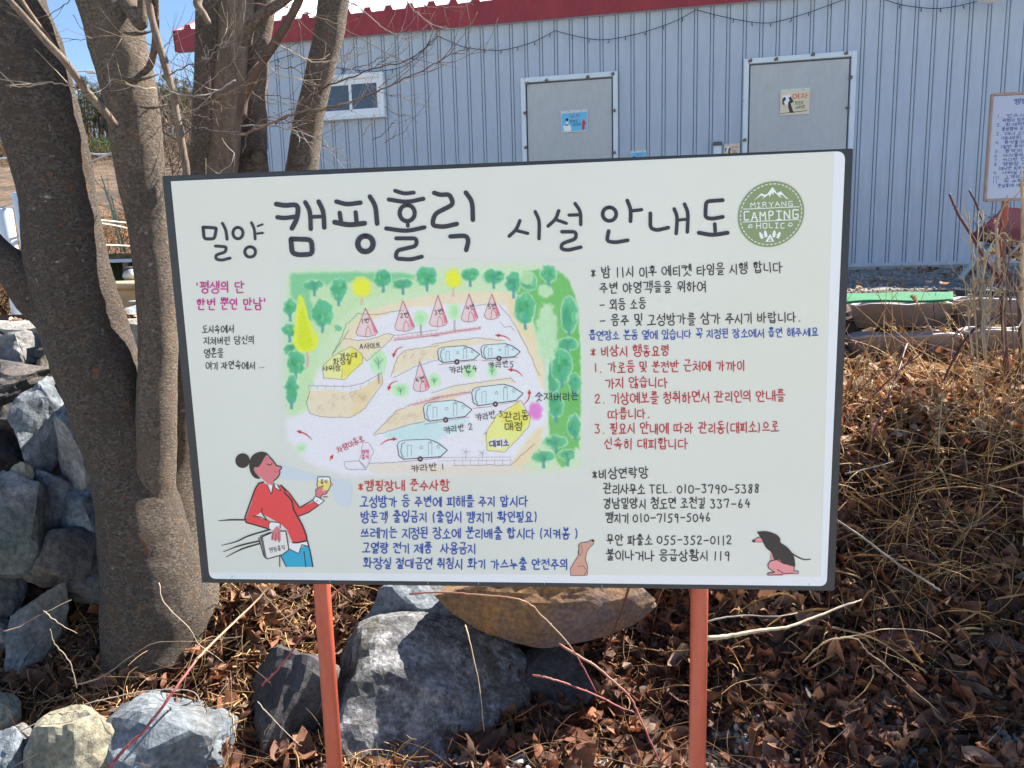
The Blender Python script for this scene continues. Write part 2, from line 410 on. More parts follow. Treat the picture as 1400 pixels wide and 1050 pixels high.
# doors ------------------------------------------------------------
def door(px0, px1, pxt, pyt, name_label, bolts):
    a, _ = WS(px0, 150); b, _ = WS(px1, 150); _, zt = WS(pxt, pyt)
    d = MB(); mid = (a + b) / 2; w = b - a; fw = .046
    zb = GZB + .04
    dr = bpy.data.objects.new('door', None); COL.objects.link(dr); dr.parent = bld; dr.location = WP(mid, zb) - wloc(bld); dr['label'] = name_label
    mb = MB()
    mb.box(WP(a + fw / 2, (zb + zt) / 2, .020), (fw, .045, zt - zb), bax, bev=.004)
    mb.box(WP(b - fw / 2, (zb + zt) / 2, .020), (fw, .045, zt - zb), bax, bev=.004)
    mb.box(WP(mid, zt - fw * .5, .022), (w - 2 * fw - .002, .050, fw), bax, bev=.004)
    part('door_frame', mb, M['frame'], dr)
    mb = MB(); mb.box(WP(mid, (zb + zt - fw) / 2 - .006, .008), (w - 2 * fw - .028, .03, zt - zb - fw - .018), bax, bev=.003)
    part('door_leaf', mb, M['doorleaf'], dr)
    mb = MB(); mb.box(WP(mid, (zb + zt - fw) / 2, -.001), (w - 2 * fw, .012, zt - zb - fw), bax); part('door_gap', mb, M['groove'], dr)
    mb = MB(); mb.box(WP(a + fw + .10, GZB + 1.0, .035), (.03, .03, .13), bax, bev=.006); part('handle', mb, M['bolt'], dr)
    for (bx, by) in bolts:
        s, z = WS(bx, by); mb = MB()
        mb.box(WP(s, z, .052), (.034, .016, .022), bax, bev=.004); mb.box(WP(s + .006, z + .01, .062), (.015, .02, .015), bax, bev=.003)
        part('bolt', mb, M['bolt'], dr)
    return dr
door(713.5, 845, 780, 103, 'grey metal door with pale blue frame, the narrower left one', [(722, 116), (748, 112), (804, 107), (838, 103), (840, 153), (840, 210), (719, 156), (720, 203)])
door(1015.5, 1167.5, 1090, 76.5, 'grey metal door with pale blue frame, the wider right one', [(1025, 85), (1060, 83), (1110, 77), (1155, 75), (1161, 108), (1157, 149), (1017, 193)])
# window -----------------------------------------------------------
a, _ = WS(428, 130); b, _ = WS(527.5, 130); _, z1 = WS(500, 101.5); _, z0 = WS(500, 160.5)
wn = bpy.data.objects.new('window', None); COL.objects.link(wn); wn.parent = bld; wn.location = WP((a + b) / 2, z0) - wloc(bld)
mb = MB(); w = b - a; h = z1 - z0; t = .05
mb.box(WP(a + t / 2, (z0 + z1) / 2, .03), (t, .07, h), bax, bev=.005); mb.box(WP(b - t / 2, (z0 + z1) / 2, .03), (t, .07, h), bax, bev=.005)
mb.box(WP((a + b) / 2, z1 - t / 2, .031), (w - 2 * t, .07, t), bax, bev=.005); mb.box(WP((a + b) / 2, z0 + t / 2, .031), (w - 2 * t, .07, t), bax, bev=.005)
part('window_frame', mb, M['pvc'], wn)
mid = WS(480.5, 130)[0]
for (p, q, of) in ((a + t, mid + .012, .018), (mid - .012, b - t, .034)):
    mb = MB(); t2 = .03
    mb.box(WP(p + t2 / 2, (z0 + z1) / 2, of), (t2, .014, h - 2 * t), bax); mb.box(WP(q - t2 / 2, (z0 + z1) / 2, of), (t2, .014, h - 2 * t), bax)
    mb.box(WP((p + q) / 2, z1 - t - t2 * .8, of), (q - p - 2 * t2, .014, t2 * 1.6), bax); mb.box(WP((p + q) / 2, z0 + t + t2 / 2, of), (q - p - 2 * t2, .014, t2), bax)
    sash = part('sash', mb, M['pvc'], wn)
    mb = MB(); mb.box(WP((p + q) / 2, (z0 + z1) / 2, of - .001), (q - p - 2 * t2 + .004, .004, h - 2 * t - t2 * 2), bax); part('pane', mb, M['glass'], wn)
mb = MB(); mb.box(WP((a + b) / 2, z0 - .012, .05), (w + .03, .09, .018), bax, bev=.003); part('window_sill', mb, M['pvc'], wn)
# string of lights ---------------------------------------------------
M['wire'] = mat('black_wire', (.02, .02, .022), rough=.5)
def wp_off(px, py, off): s, z = WS(px, py, off); return WP(s, z, off)
hang = [[(300, 103), (340, 96), (372, 84), (404, 73)], [(404, 73), (430, 85), (463, 93), (520, 97), (560, 86), (598, 49)],
        [(598, 49), (625, 61), (640, 65.5), (675, 69), (700, 66), (730, 57), (759, 42)],
        [(759, 42), (790, 50), (823, 54.5), (860, 49), (890, 41), (925, 28), (952, 13.5)], [(952, 13.5), (985, 22), (1020, 29), (1054, 31), (1100, 19), (1158, -2)],
        [(1205, -2), (1235, 7), (1275, 11.5), (1305, 9), (1336, 2)]]
lw = None
rnd = random.Random(4)
lroot = thing('string_lights', wp_off(598, 49, .06), 'black string of tiny lights hung in loops along the wall under the eaves', 'string lights')
for h in hang:
    P = catmull([wp_off(x, y, .05) for x, y in h], 8); mb = MB(); mb.tube(P, .0035, 5); part('cable', mb, M['wire'], lroot)
    acc = 0
    for i in range(1, len(P)):
        acc += (P[i] - P[i - 1]).length
        if acc > .16:
            acc = 0; mb = MB(); q = P[i]; mb.tube([q, q - UP * .018 + bu * rnd.uniform(-.01, .01), q - UP * .034 + bu * rnd.uniform(-.012, .012)], [.003, .005, .0035], 5); part('bulb', mb, M['wire'], lroot)
# lamp globe top right
M['globe'] = mat('lamp_globe', (.80, .78, .72), rough=.3)
lp = wp_off(1358, -12, .28); lr = thing('wall_lamp', lp, 'round cream lamp under the eaves at the top right corner', 'lamp')
mb = MB(); r = .145; mb.lathe(lp, [(r * math.cos(a) + .0005, r * .62 * math.sin(a)) for a in np.linspace(-1.57, 1.57, 13)], 22); part('lamp_shade', mb, M['globe'], lr)
mb = MB(); mb.tube([lp + UP * .08, lp + UP * .2, lp + bn * .27 + UP * .22], .02, 8); part('bracket', mb, M['bolt'], lr)
# ------------------------------------------------------------------ lettering engine (hand-written strokes)
SP = rad(5.5); su = Vector((math.cos(SP), -math.sin(SP), 0)); sn = Vector((math.sin(SP), math.cos(SP), 0)); SD = 1.7032
def SG(px, py, off=0.0):          # photo pixel -> point on the sign's front plane, off = distance in front of it
    d = ray(px, py); return CAM + d * ((SD) / d.dot(sn)) - sn * off
def arc(cx, cy, rx, ry, a0=0, a1=360, n=14):
    return [(cx + rx * math.cos(rad(a0 + (a1 - a0) * i / n)), cy + ry * math.sin(rad(a0 + (a1 - a0) * i / n))) for i in range(n + 1)]
CIRC = arc(.5, .5, .46, .5, -90, 270, 14)
CONS = {
 'ㄱ': [[(.05, .1), (.92, .06), (.88, .4), (.72, 1)]], 'ㄴ': [[(.1, 0), (.1, .9), (.98, .85)]], 'ㄷ': [[(.92, .08), (.12, .1), (.12, .92), (.98, .88)]],
 'ㄹ': [[(.1, .05), (.9, .03), (.86, .46), (.13, .52), (.1, .97), (.98, .9)]], 'ㅁ': [[(.1, .03), (.12, .96), (.9, .96), (.92, .03), (.1, .03)]],
 'ㅂ': [[(.12, 0), (.14, .96), (.88, .94), (.9, 0)], [(.2, .46), (.82, .45)]], 'ㅅ': [[(.55, .02), (.42, .45), (.02, .98)], [(.47, .42), (.98, .9)]],
 'ㅇ': [CIRC], 'ㅈ': [[(.05, .08), (.88, .05), (.5, .55), (.02, .98)], [(.55, .52), (.98, .92)]],
 'ㅊ': [[(.32, -.12), (.66, -.1)], [(.05, .2), (.9, .17), (.5, .6), (.02, 1)], [(.55, .57), (.98, .96)]],
 'ㅋ': [[(.05, .08), (.92, .05), (.88, .4), (.72, 1)], [(.05, .5), (.8, .46)]], 'ㅌ': [[(.92, .05), (.12, .07), (.12, .94), (.98, .9)], [(.2, .5), (.85, .47)]],
 'ㅍ': [[(.04, .08), (.96, .06)], [(.3, .16), (.32, .82)], [(.7, .14), (.68, .82)], [(0, .92), (1, .88)]],
 'ㅎ': [[(.34, -.08), (.68, -.08)], [(.05, .17), (.95, .15)], arc(.5, .66, .32, .33, -90, 270, 12)],
}
DBL = {'ㄲ': 'ㄱㄱ', 'ㄸ': 'ㄷㄷ', 'ㅃ': 'ㅂㅂ', 'ㅆ': 'ㅅㅅ', 'ㅉ': 'ㅈㅈ', 'ㄳ': 'ㄱㅅ', 'ㄵ': 'ㄴㅈ', 'ㄶ': 'ㄴㅎ', 'ㄺ': 'ㄹㄱ', 'ㄻ': 'ㄹㅁ', 'ㄼ': 'ㄹㅂ', 'ㄽ': 'ㄹㅅ', 'ㄾ': 'ㄹㅌ', 'ㄿ': 'ㄹㅍ', 'ㅀ': 'ㄹㅎ', 'ㅄ': 'ㅂㅅ'}
INI = 'ㄱㄲㄴㄷㄸㄹㅁㅂㅃㅅㅆㅇㅈㅉㅊㅋㅌㅍㅎ'; VOW = 'ㅏㅐㅑㅒㅓㅔㅕㅖㅗㅘㅙㅚㅛㅜㅝㅞㅟㅠㅡㅢㅣ'
FIN = [''] + list('ㄱㄲㄳㄴㄵㄶㄷㄹㄺㄻㄼㄽㄾㄿㅀㅁㅂㅄㅅㅆㅇㅈㅊㅋㅌㅍㅎ')
VV = {  # vertical vowels: strokes in a box, plus the width they need
 'ㅏ': ([[(.3, 0), (.33, 1)], [(.36, .48), (1, .44)]], .30), 'ㅑ': ([[(.3, 0), (.33, 1)], [(.36, .34), (1, .3)], [(.36, .62), (1, .6)]], .30),
 'ㅓ': ([[(.8, 0), (.84, 1)], [(0, .48), (.78, .45)]], .26), 'ㅕ': ([[(.8, 0), (.84, 1)], [(.0, .34), (.78, .32)], [(0, .6), (.78, .58)]], .26),
 'ㅣ': ([[(.5, 0), (.56, 1)]], .14), 'ㅐ': ([[(.2, .06), (.24, .94)], [(.28, .5), (.8, .47)], [(.84, 0), (.86, 1)]], .32),
 'ㅔ': ([[(.52, .06), (.54, .94)], [(0, .46), (.5, .44)], [(.94, 0), (.96, 1)]], .40), 'ㅒ': ([[(.2, .06), (.24, .94)], [(.28, .38), (.8, .36)], [(.28, .62), (.8, .6)], [(.84, 0), (.86, 1)]], .34),
 'ㅖ': ([[(.52, .06), (.54, .94)], [(0, .34), (.5, .32)], [(0, .6), (.5, .58)], [(.94, 0), (.96, 1)]], .40)}
HV = {'ㅗ': [[(.5, .0), (.5, .8)], [(0, .92), (1, .86)]], 'ㅛ': [[(.33, 0), (.34, .8)], [(.66, 0), (.66, .8)], [(0, .92), (1, .86)]],
      'ㅜ': [[(0, .12), (1, .06)], [(.52, .2), (.52, 1)]], 'ㅠ': [[(0, .12), (1, .06)], [(.34, .2), (.32, 1)], [(.68, .2), (.68, 1)]], 'ㅡ': [[(0, .5), (1, .44)]]}
CV = {'ㅘ': ('ㅗ', 'ㅏ'), 'ㅙ': ('ㅗ', 'ㅐ'), 'ㅚ': ('ㅗ', 'ㅣ'), 'ㅝ': ('ㅜ', 'ㅓ'), 'ㅞ': ('ㅜ', 'ㅔ'), 'ㅟ': ('ㅜ', 'ㅣ'), 'ㅢ': ('ㅡ', 'ㅣ')}
LAT = {
 '0': ([arc(.5, .55, .42, .42, -90, 270, 14)], .62), '1': ([[(.5, 0), (.5, 1)]], .36), '2': ([[(.1, .2), (.3, .0), (.75, .02), (.82, .3), (.1, .97), (.9, .94)]], .58),
 '3': ([[(.1, .05), (.8, .05), (.42, .42), (.8, .58), (.78, .9), (.4, 1.02), (.06, .9)]], .58), '4': ([[(.45, 0), (.1, .62), (.95, .6)], [(.68, .3), (.66, 1)]], .6),
 '5': ([[(.9, .03), (.3, .05), (.2, .45), (.65, .42), (.85, .7), (.6, 1), (.08, .98)]], .58), '6': ([[(.6, 0), (.2, .5), (.2, .9), (.6, 1), (.85, .75), (.6, .52), (.22, .64)]], .58),
 '7': ([[(.08, .22), (.1, .05), (.92, .04), (.52, 1.02)]], .62), '8': ([[(.82, .1), (.4, 0), (.2, .25), (.75, .6), (.7, .98), (.25, .98), (.18, .7), (.75, .35), (.84, .12)]], .58),
 '9': ([[(.8, .32), (.5, .5), (.15, .35), (.3, .05), (.7, .03), (.82, .3), (.72, 1.05)]], .58),
 '-': ([[(.1, .55), (.9, .53)]], .6), '.': ([[(.45, .95), (.55, .95)]], .36), '(': ([[(.7, -.05), (.4, .3), (.4, .75), (.7, 1.1)]], .32), ')': ([[(.3, -.05), (.6, .3), (.6, .75), (.3, 1.1)]], .32),
 '*': ([[(.15, .3), (.85, .8)], [(.85, .3), (.15, .8)], [(.5, .2), (.5, .9)]], .5), "'": ([[(.5, -.05), (.45, .22)]], .25), '…': ([[(.1, .95), (.14, .95)], [(.5, .95), (.54, .95)], [(.9, .95), (.94, .95)]], .8),
 'T': ([[(0, .05), (1, .05)], [(.5, .08), (.5, 1)]], .62), 'E': ([[(.9, .05), (.15, .05), (.15, .97), (.92, .95)], [(.2, .5), (.8, .5)]], .58), 'L': ([[(.15, 0), (.15, .95), (.9, .93)]], .56),
 'A': ([[(.05, 1), (.5, 0), (.95, 1)], [(.25, .65), (.78, .65)]], .62),
 'M': ([[(.1, 1), (.14, 0), (.5, .55), (.86, 0), (.9, 1)]], .66), 'I': ([[(.1, .02), (.9, .02)], [(.5, .05), (.5, .95)], [(.1, .98), (.9, .98)]], .5), 'R': ([[(.12, 1), (.12, .03), (.7, .03), (.86, .28), (.65, .52), (.18, .54)], [(.5, .56), (.9, 1)]], .62),
 'Y': ([[(.05, 0), (.5, .5)], [(.95, 0), (.5, .5), (.5, 1)]], .6), 'N': ([[(.12, 1), (.12, 0), (.86, 1), (.88, 0)]], .66), 'G': ([[(.9, .08), (.15, .05), (.12, .96), (.88, .95), (.88, .55), (.5, .55)]], .6),
 'C': ([[(.9, .05), (.15, .05), (.15, .96), (.9, .95)]], .56), 'P': ([[(.12, 1), (.12, .04), (.7, .04), (.88, .28), (.68, .52), (.16, .54)]], .6), 'H': ([[(.12, 0), (.12, 1)], [(.88, 0), (.88, 1)], [(.16, .5), (.84, .5)]], .62),
 'O': ([[(.15, .05), (.12, .95), (.88, .95), (.86, .05), (.15, .05)]], .62)}
def boxed(strokes, x0, y0, x1, y1): return [[(x0 + (x1 - x0) * x, y0 + (y1 - y0) * y) for x, y in s] for s in strokes]
def cons(j, x0, y0, x1, y1):
    if j in CONS:
        return boxed(CONS[j], x0, y0, x1, y1)
    a, b = DBL[j]; m_ = (x0 + x1) / 2; g = (x1 - x0) * .05
    return boxed(CONS[a], x0, y0, m_ - g, y1) + boxed(CONS[b], m_ + g, y0, x1, y1)
def glyph(ch):                    # strokes in a unit-high box and the advance width
    o = ord(ch) - 0xAC00
    if 0 <= o < 11172:
        i, vw, fi = INI[o // 588], VOW[(o % 588) // 28], FIN[o % 28]; S = []
        wide = i in DBL
        if vw in VV:
            st, w = VV[vw]; cw = .48 + (.16 if wide else 0); gp = .12 if vw == 'ㅣ' else (.03 if vw in 'ㅓㅕㅔㅖ' else .08); tot = cw + w + gp
            hb = .56 if fi else .92; y0 = .0 if fi else .12
            S += cons(i, 0, y0 + .06, cw, hb - .04 if fi else hb)
            S += boxed(st, cw + gp, y0 - .06, cw + gp + w, hb + .02 if fi else 1.05)
            if fi: S += cons(fi, .16, .66, tot - .08 + (.08 if fi in DBL else 0), 1.06)
            adv = tot
        elif vw in HV:
            cw = .5 + (.18 if wide else 0); tot = .78; c0 = (tot - cw) / 2
            if fi:
                S += cons(i, c0, -.06, c0 + cw, .27); S += boxed(HV[vw], 0, .38, tot, .60 if vw != 'ㅡ' else .54); S += cons(fi, .14, .68 if vw != 'ㅡ' else .64, tot - .12, 1.06)
            else:
                S += cons(i, c0, .08, c0 + cw, .56); S += boxed(HV[vw], 0, .62, tot, 1.0 if vw != 'ㅡ' else .95)
            adv = tot
        else:
            a, b = CV[vw]; st, w = VV[b]; cw = .5
            if fi:
                S += cons(i, .06, .02, cw, .34); S += boxed(HV[a], 0, .38, cw + .06, .58); S += boxed(st, cw + .1, -.04, cw + .1 + w, .64); S += cons(fi, .18, .70, cw + w + .04, 1.06)
            else:
                S += cons(i, .06, .08, cw, .52); S += boxed(HV[a], 0, .6, cw + .06, .88); S += boxed(st, cw + .1, 0, cw + .1 + w, 1.05)
            adv = cw + w + .12
        return S, adv + .16
    if ch == ' ': return [], .40
    if ch in LAT:
        st, w = LAT[ch]; return boxed(st, 0, .12, w, .98), w + .16
    return [], .4
def round_c(P, d):
    if len(P) < 3: return P
    out = [P[0]]
    for i in range(1, len(P) - 1):
        a, b, c = np.array(P[i - 1]), np.array(P[i]), np.array(P[i + 1])
        la = np.linalg.norm(a - b); lc = np.linalg.norm(c - b)
        if la < 1e-6 or lc < 1e-6: continue
        da = min(d, la * .4); dc = min(d, lc * .4)
        p = b + (a - b) / la * da; q = b + (c - b) / lc * dc
        for t in (0, .33, .67, 1): out.append(tuple((1 - t) ** 2 * p + 2 * t * (1 - t) * b + t * t * q))
    out.append(P[-1]); return out
def cm2(P, n=5): return [(v.x, v.y) for v in catmull([Vector((x, y, 0)) for x, y in P], n)]
class Ink:
    def __init__(s, mapf, base, step=.00009): s.map = mapf; s.v = []; s.f = []; s.c = []; s.base = base; s.step = step
    def _add(s, pts, faces, col, layer):
        o = len(s.v); off = s.base + layer * s.step
        s.v += [s.map(x, y, off) for x, y in pts]; s.f += [tuple(o + i for i in f) for f in faces]; s.c += [col] * len(pts)
    def stroke(s, P, w, col, layer=0, smooth=False, taper=None):
        if smooth: P = cm2(P)
        else: P = round_c(P, w * .9)
        Q = [P[0]]
        for p in P[1:]:
            if math.hypot(p[0] - Q[-1][0], p[1] - Q[-1][1]) > w * .12: Q.append(p)
        if len(Q) == 1: Q.append((Q[0][0] + w * .3, Q[0][1]))
        A = np.array(Q, float); n = len(A)
        T = np.zeros_like(A); T[1:-1] = A[2:] - A[:-2]; T[0] = A[1] - A[0]; T[-1] = A[-1] - A[-2]
        T /= np.maximum(np.linalg.norm(T, axis=1, keepdims=True), 1e-9); N = np.stack([-T[:, 1], T[:, 0]], 1)
        ww = np.full(n, w / 2) if taper is None else np.interp(np.linspace(0, 1, n), np.linspace(0, 1, len(taper)), taper) * w / 2
        L_ = A + N * ww[:, None]; R_ = A - N * ww[:, None]
        pts = []; 
        for i in range(n): pts += [tuple(L_[i]), tuple(R_[i])]
        F = [(2 * i, 2 * i + 1, 2 * i + 3, 2 * i + 2) for i in range(n - 1)]
        for end, i in ((-1, 0), (1, n - 1)):
            k0 = len(pts); a0 = math.atan2(N[i][1], N[i][0])
            ring = []
            for k in range(1, 5):
                a = a0 - end * math.pi * k / 5
                pts.append((A[i][0] + math.cos(a) * ww[i], A[i][1] + math.sin(a) * ww[i])); ring.append(k0 + k - 1)
            F.append(tuple([2 * i] + ring + [2 * i + 1]))
        s._add(pts, F, col, layer)
    def poly(s, P, col, layer=0, smooth=False):
        if smooth: P = cm2(list(P) + [P[0]])[:-1]
        tr = geometry.tessellate_polygon([[Vector((x, y, 0)) for x, y in P]])
        s._add(P, [tuple(t) for t in tr], col, layer)
    def text(s, t, x0, y0, x1, y1, h, w, col, layer=0, seed=1):
        G = [glyph(c) for c in t]; tot = sum(g[1] for g in G) - .16
        L_ = math.hypot(x1 - x0, y1 - y0); ex = np.array([(x1 - x0) / L_, (y1 - y0) / L_]); ey = np.array([-ex[1], ex[0]])
        sx = L_ / tot; r = random.Random(seed); x = 0
        for ch, (S, adv) in zip(t, G):
            dy = r.uniform(-.05, .05); sc = r.uniform(.94, 1.05)
            for k, st in enumerate(S):
                j = .025
                P = [np.array([x0, y0]) + ex * ((x + px * sc + r.uniform(-j, j)) * sx) + ey * (((py - .5) * sc + dy + r.uniform(-j, j)) * h) for px, py in st]
                if math.hypot(*(np.array(st[0]) - np.array(st[-1]))) < 1e-6: P[-1] = P[0]
                s.stroke([tuple(p) for p in P], w, col, layer + (k % 5), smooth=(len(P) > 9 and ch not in '…'))
            x += adv
    def make(s, name, parent, label=None, mat_=None):
        mb = MB(); mb.v = [tuple(v) for v in s.v]; mb.f = s.f; mb.mi = [0] * len(s.f); mb.sm = [False] * len(s.f); mb.col = s.c
        return part(name, mb, mat_ or M['ink'], parent, label)
REF = lin((200, 213, 226))
def ink(r, g, b): return tuple(np.clip(lin((r, g, b)) / REF * np.array([.785, .795, .79]), 0.006, .88))
def pm_(name, rough=.45, spec=.35):
    return mat(name, (1, 1, 1), attr=True, rough=rough, spec=spec)
M['ink'] = pm_('print_ink')
M['signwhite'] = mat('sign_white_vinyl', (.82, .835, .85), rough=.38, spec=.35)
PRC = ink(196, 208, 211)
M['signprint'] = mat('sign_print_ground', tuple(np.array(PRC) * .975), tuple(np.array(PRC) * 1.02), tuple(np.array(PRC) * np.array([1.0, .99, .95])), scale=1.6, rough=.36, spec=.4, bump=.0012, bscale=2.2, detail=3)
M['signblack'] = mat('sign_black_frame', (.020, .022, .028), (.028, .031, .038), None, scale=12, rough=.45)
M['post'] = mat('red_oxide_post', (.40, .075, .04), (.47, .10, .055), None, scale=9, rough=.42, stretch=(1, 1, .4), fine=.06, spots=((.22, .06, .045), 6, .72))

# ------------------------------------------------------------------ the information sign
sgc = SG(690, 1300); sign = thing('information_sign', (sgc.x, sgc.y, 0), 'large white hand-lettered guide sign with a painted map, black-framed on two red posts', 'sign')
OUT = [(222, 241), (1168, 202), (1140, 808), (275, 797)]
sax = (su, -sn, UP)
c = [SG(*p) for p in OUT]; TH_ = .018
x0 = (SG(248, 520) - SG(0, 520)).dot(su)
cu = [(q - SG(700, 500)).dot(su) for q in c]; L0 = (cu[0] + cu[3]) / 2; L1 = (cu[1] + cu[2]) / 2; Zt = (c[0].z + c[1].z) / 2; Zb = (c[2].z + c[3].z) / 2
S0 = SG(700, 500)
def SB(u, z, off=0): return S0 + su * u + UP * (z - S0.z) - sn * off
mb = MB(); mb.box(SB((L0 + L1) / 2, (Zt + Zb) / 2, -TH_ / 2), (L1 - L0, TH_, Zt - Zb), sax, bev=.0018); part('frame', mb, M['signblack'], sign)
def rrect(P, r):                  # rounded px polygon
    out = []
    for i in range(4):
        a, b, c_ = np.array(P[i - 1], float), np.array(P[i], float), np.array(P[(i + 1) % 4], float)
        rr = r[i]; p = b + (a - b) / np.linalg.norm(a - b) * rr; q = b + (c_ - b) / np.linalg.norm(c_ - b) * rr
        for t in np.linspace(0, 1, 7 if rr > .5 else 1) if rr > .5 else [0]: out.append(tuple((1 - t) ** 2 * p + 2 * t * (1 - t) * b + t * t * q))
    return out
def sheet(P, off, name, mm):
    mb = MB(); n = len(P)
    vs = [SG(x, y, off) for x, y in P] + [SG(x, y, off) + sn * .0006 for x, y in P]
    mb.add(vs, [tuple(range(n))[::-1]] + [(i, (i + 1) % n, n + (i + 1) % n, n + i) for i in range(n)]); return part(name, mb, mm, sign)
sheet(rrect([(234, 248), (1155.5, 206.5), (1130, 801), (287, 791)], [0, 13, 10, 9]), .0012, 'vinyl_sheet', M['signwhite'])
sheet(rrect([(235, 249), (1140, 208), (1122, 788), (286, 782)], [0, 0, 0, 0]), .0016, 'print_ground', M['signprint'])
# posts
M['cap'] = mat('post_cap', (.3, .06, .035), rough=.5)
for (pa, pb, r) in (((432, 760), (447, 1050), .0205), ((960, 770), (957, 1050), .0205)):
    zt, zb2 = SG(*pa), SG(*pb)
    u = (SG(*pb) - S0).dot(su)
    # stand vertically: use the mean position
    t = SB(u, .62 + .5, -TH_ - r - .001); u2 = (SG(*pa) - S0).dot(su); um = (u + u2) / 2
    top = SB(um, Zt - .12, -TH_ - r - .001); bot = SB(um, -.1, -TH_ - r - .001)
    mb = MB(); mb.tube([top, bot], r, 28, smooth=True); part('post', mb, M['post'], sign)
for z in (Zb + .12, Zt - .16):
    mb = MB(); mb.box(SB(-.15, z, -TH_ - .0415 - .018), (1.2, .03, .03), sax, bev=.003); part('rail', mb, M['post'], sign)

BK = ink(48, 52, 66); BK2 = ink(44, 46, 52); RD = ink(165, 42, 58); BL = ink(38, 70, 165); MG = ink(178, 40, 140)
# ---- title, traced stroke by stroke
I = Ink(SG, .0026)
def Z(s, ox, oy, P): return [(ox + x / s, oy + y / s) for x, y in P]
def T1(*P): return Z(4.118, 220, 200, P)
def T2(*P): return Z(4.667, 560, 200, P)
def T3(*P): return Z(3.684, 800, 200, P)
TT = [
 (T1((240, 456), (246, 522), (304, 522), (314, 466), (312, 460), (242, 456)), 3.9), (T1((349, 434), (368, 475), (375, 524)), 3.6), (T1((310, 562), (372, 566), (366, 596), (312, 612), (312, 636), (345, 642), (392, 630)), 3.6),
 (T1(*arc(436, 489, 28, 32, -90, 270)), 3.6), (T1((512, 430), (528, 470), (533, 522)), 3.4), (T1((548, 450), (575, 440)), 2.6), (T1((545, 492), (576, 488)), 2.8), (T1(*arc(505, 595, 30, 29, -90, 270)), 3.6),
 (T1((652, 326), (700, 335), (762, 328), (776, 350), (768, 410), (740, 462)), 6.0), (T1((658, 400), (700, 404), (765, 396)), 5.4), (T1((815, 316), (840, 370), (846, 466)), 5.4), (T1((890, 312), (915, 370), (922, 458)), 5.6), (T1((858, 398), (905, 396)), 4.6),
 (T1((735, 524), (740, 600), (775, 612), (856, 608), (850, 526), (738, 522)), 6.0),
 (T1((990, 312), (1050, 326), (1125, 318)), 5.6), (T1((1008, 375), (1016, 428)), 5.2), (T1((1098, 372), (1103, 426)), 5.2), (T1((980, 428), (1060, 442), (1148, 434)), 6.2), (T1((1178, 284), (1208, 340), (1219, 436)), 5.6), (T1(*arc(1153, 549, 43, 44, -90, 270)), 6.6),
 ([(540.5, 261), (553, 264.5), (566, 263.5)], 4.8), ([(532, 273), (556, 276), (579, 272)], 5.2), (arc(557, 291.5, 10.2, 11, -90, 270), 5.2), ([(557.5, 304), (558, 309)], 4.4), ([(528.5, 312.5), (556, 315.5), (580.5, 311)], 5.2),
 ([(542, 326), (570, 326), (569.5, 336.5), (543, 342.5), (541, 353.5), (562, 355), (577, 351)], 4.9),
 (T2((158, 298), (200, 312), (254, 306), (276, 350), (272, 376), (165, 430), (148, 480), (152, 508), (220, 515), (302, 496)), 5.6), (T2((360, 296), (398, 360), (405, 470)), 5.6), (T2((262, 576), (360, 570), (378, 600), (362, 662)), 5.6),
 (T2((704, 476), (680, 530), (636, 574)), 4.2), (T2((690, 540), (754, 556)), 4.0), (T2((802, 418), (826, 480), (826, 590)), 4.2),
 (T2((952, 412), (930, 465), (884, 510)), 4.2), (T2((938, 470), (1000, 492)), 4.0), (T2((1056, 366), (1088, 420), (1092, 500)), 4.2), (T2((1018, 440), (1076, 438)), 4.0), (T2((972, 546), (1062, 546), (1062, 590), (972, 622), (966, 655), (1010, 664), (1092, 644)), 4.4),
 (T3(*arc(122, 342, 34, 34, -90, 270)), 4.6), (T3((212, 274), (228, 320), (228, 378)), 4.6), (T3((232, 326), (284, 320)), 4.2), (T3((118, 428), (108, 478), (150, 485), (214, 474)), 4.6),
 (T3((328, 338), (328, 412), (360, 424), (418, 410)), 4.6), (T3((448, 316), (462, 360), (458, 440)), 4.4), (T3((500, 292), (516, 340), (514, 432)), 4.4), (T3((470, 372), (508, 368)), 3.6),
 (T3((692, 272), (608, 278), (604, 360), (640, 366), (692, 356)), 4.8), (T3((652, 392), (654, 428)), 4.4), (T3((572, 436), (640, 446), (716, 436)), 5.0)]
q0 = 0
for cnt in (3, 5, 6, 6, 6, 3, 3, 5, 4, 4, 3):
    I = Ink(SG, .0026)
    for k, (P, w) in enumerate(TT[q0:q0 + cnt]): I.stroke(P, w * 1.13, BK, k % 7, smooth=(len(P) == 3 or len(P) > 12))
    I.make('title_letter', sign); q0 += cnt
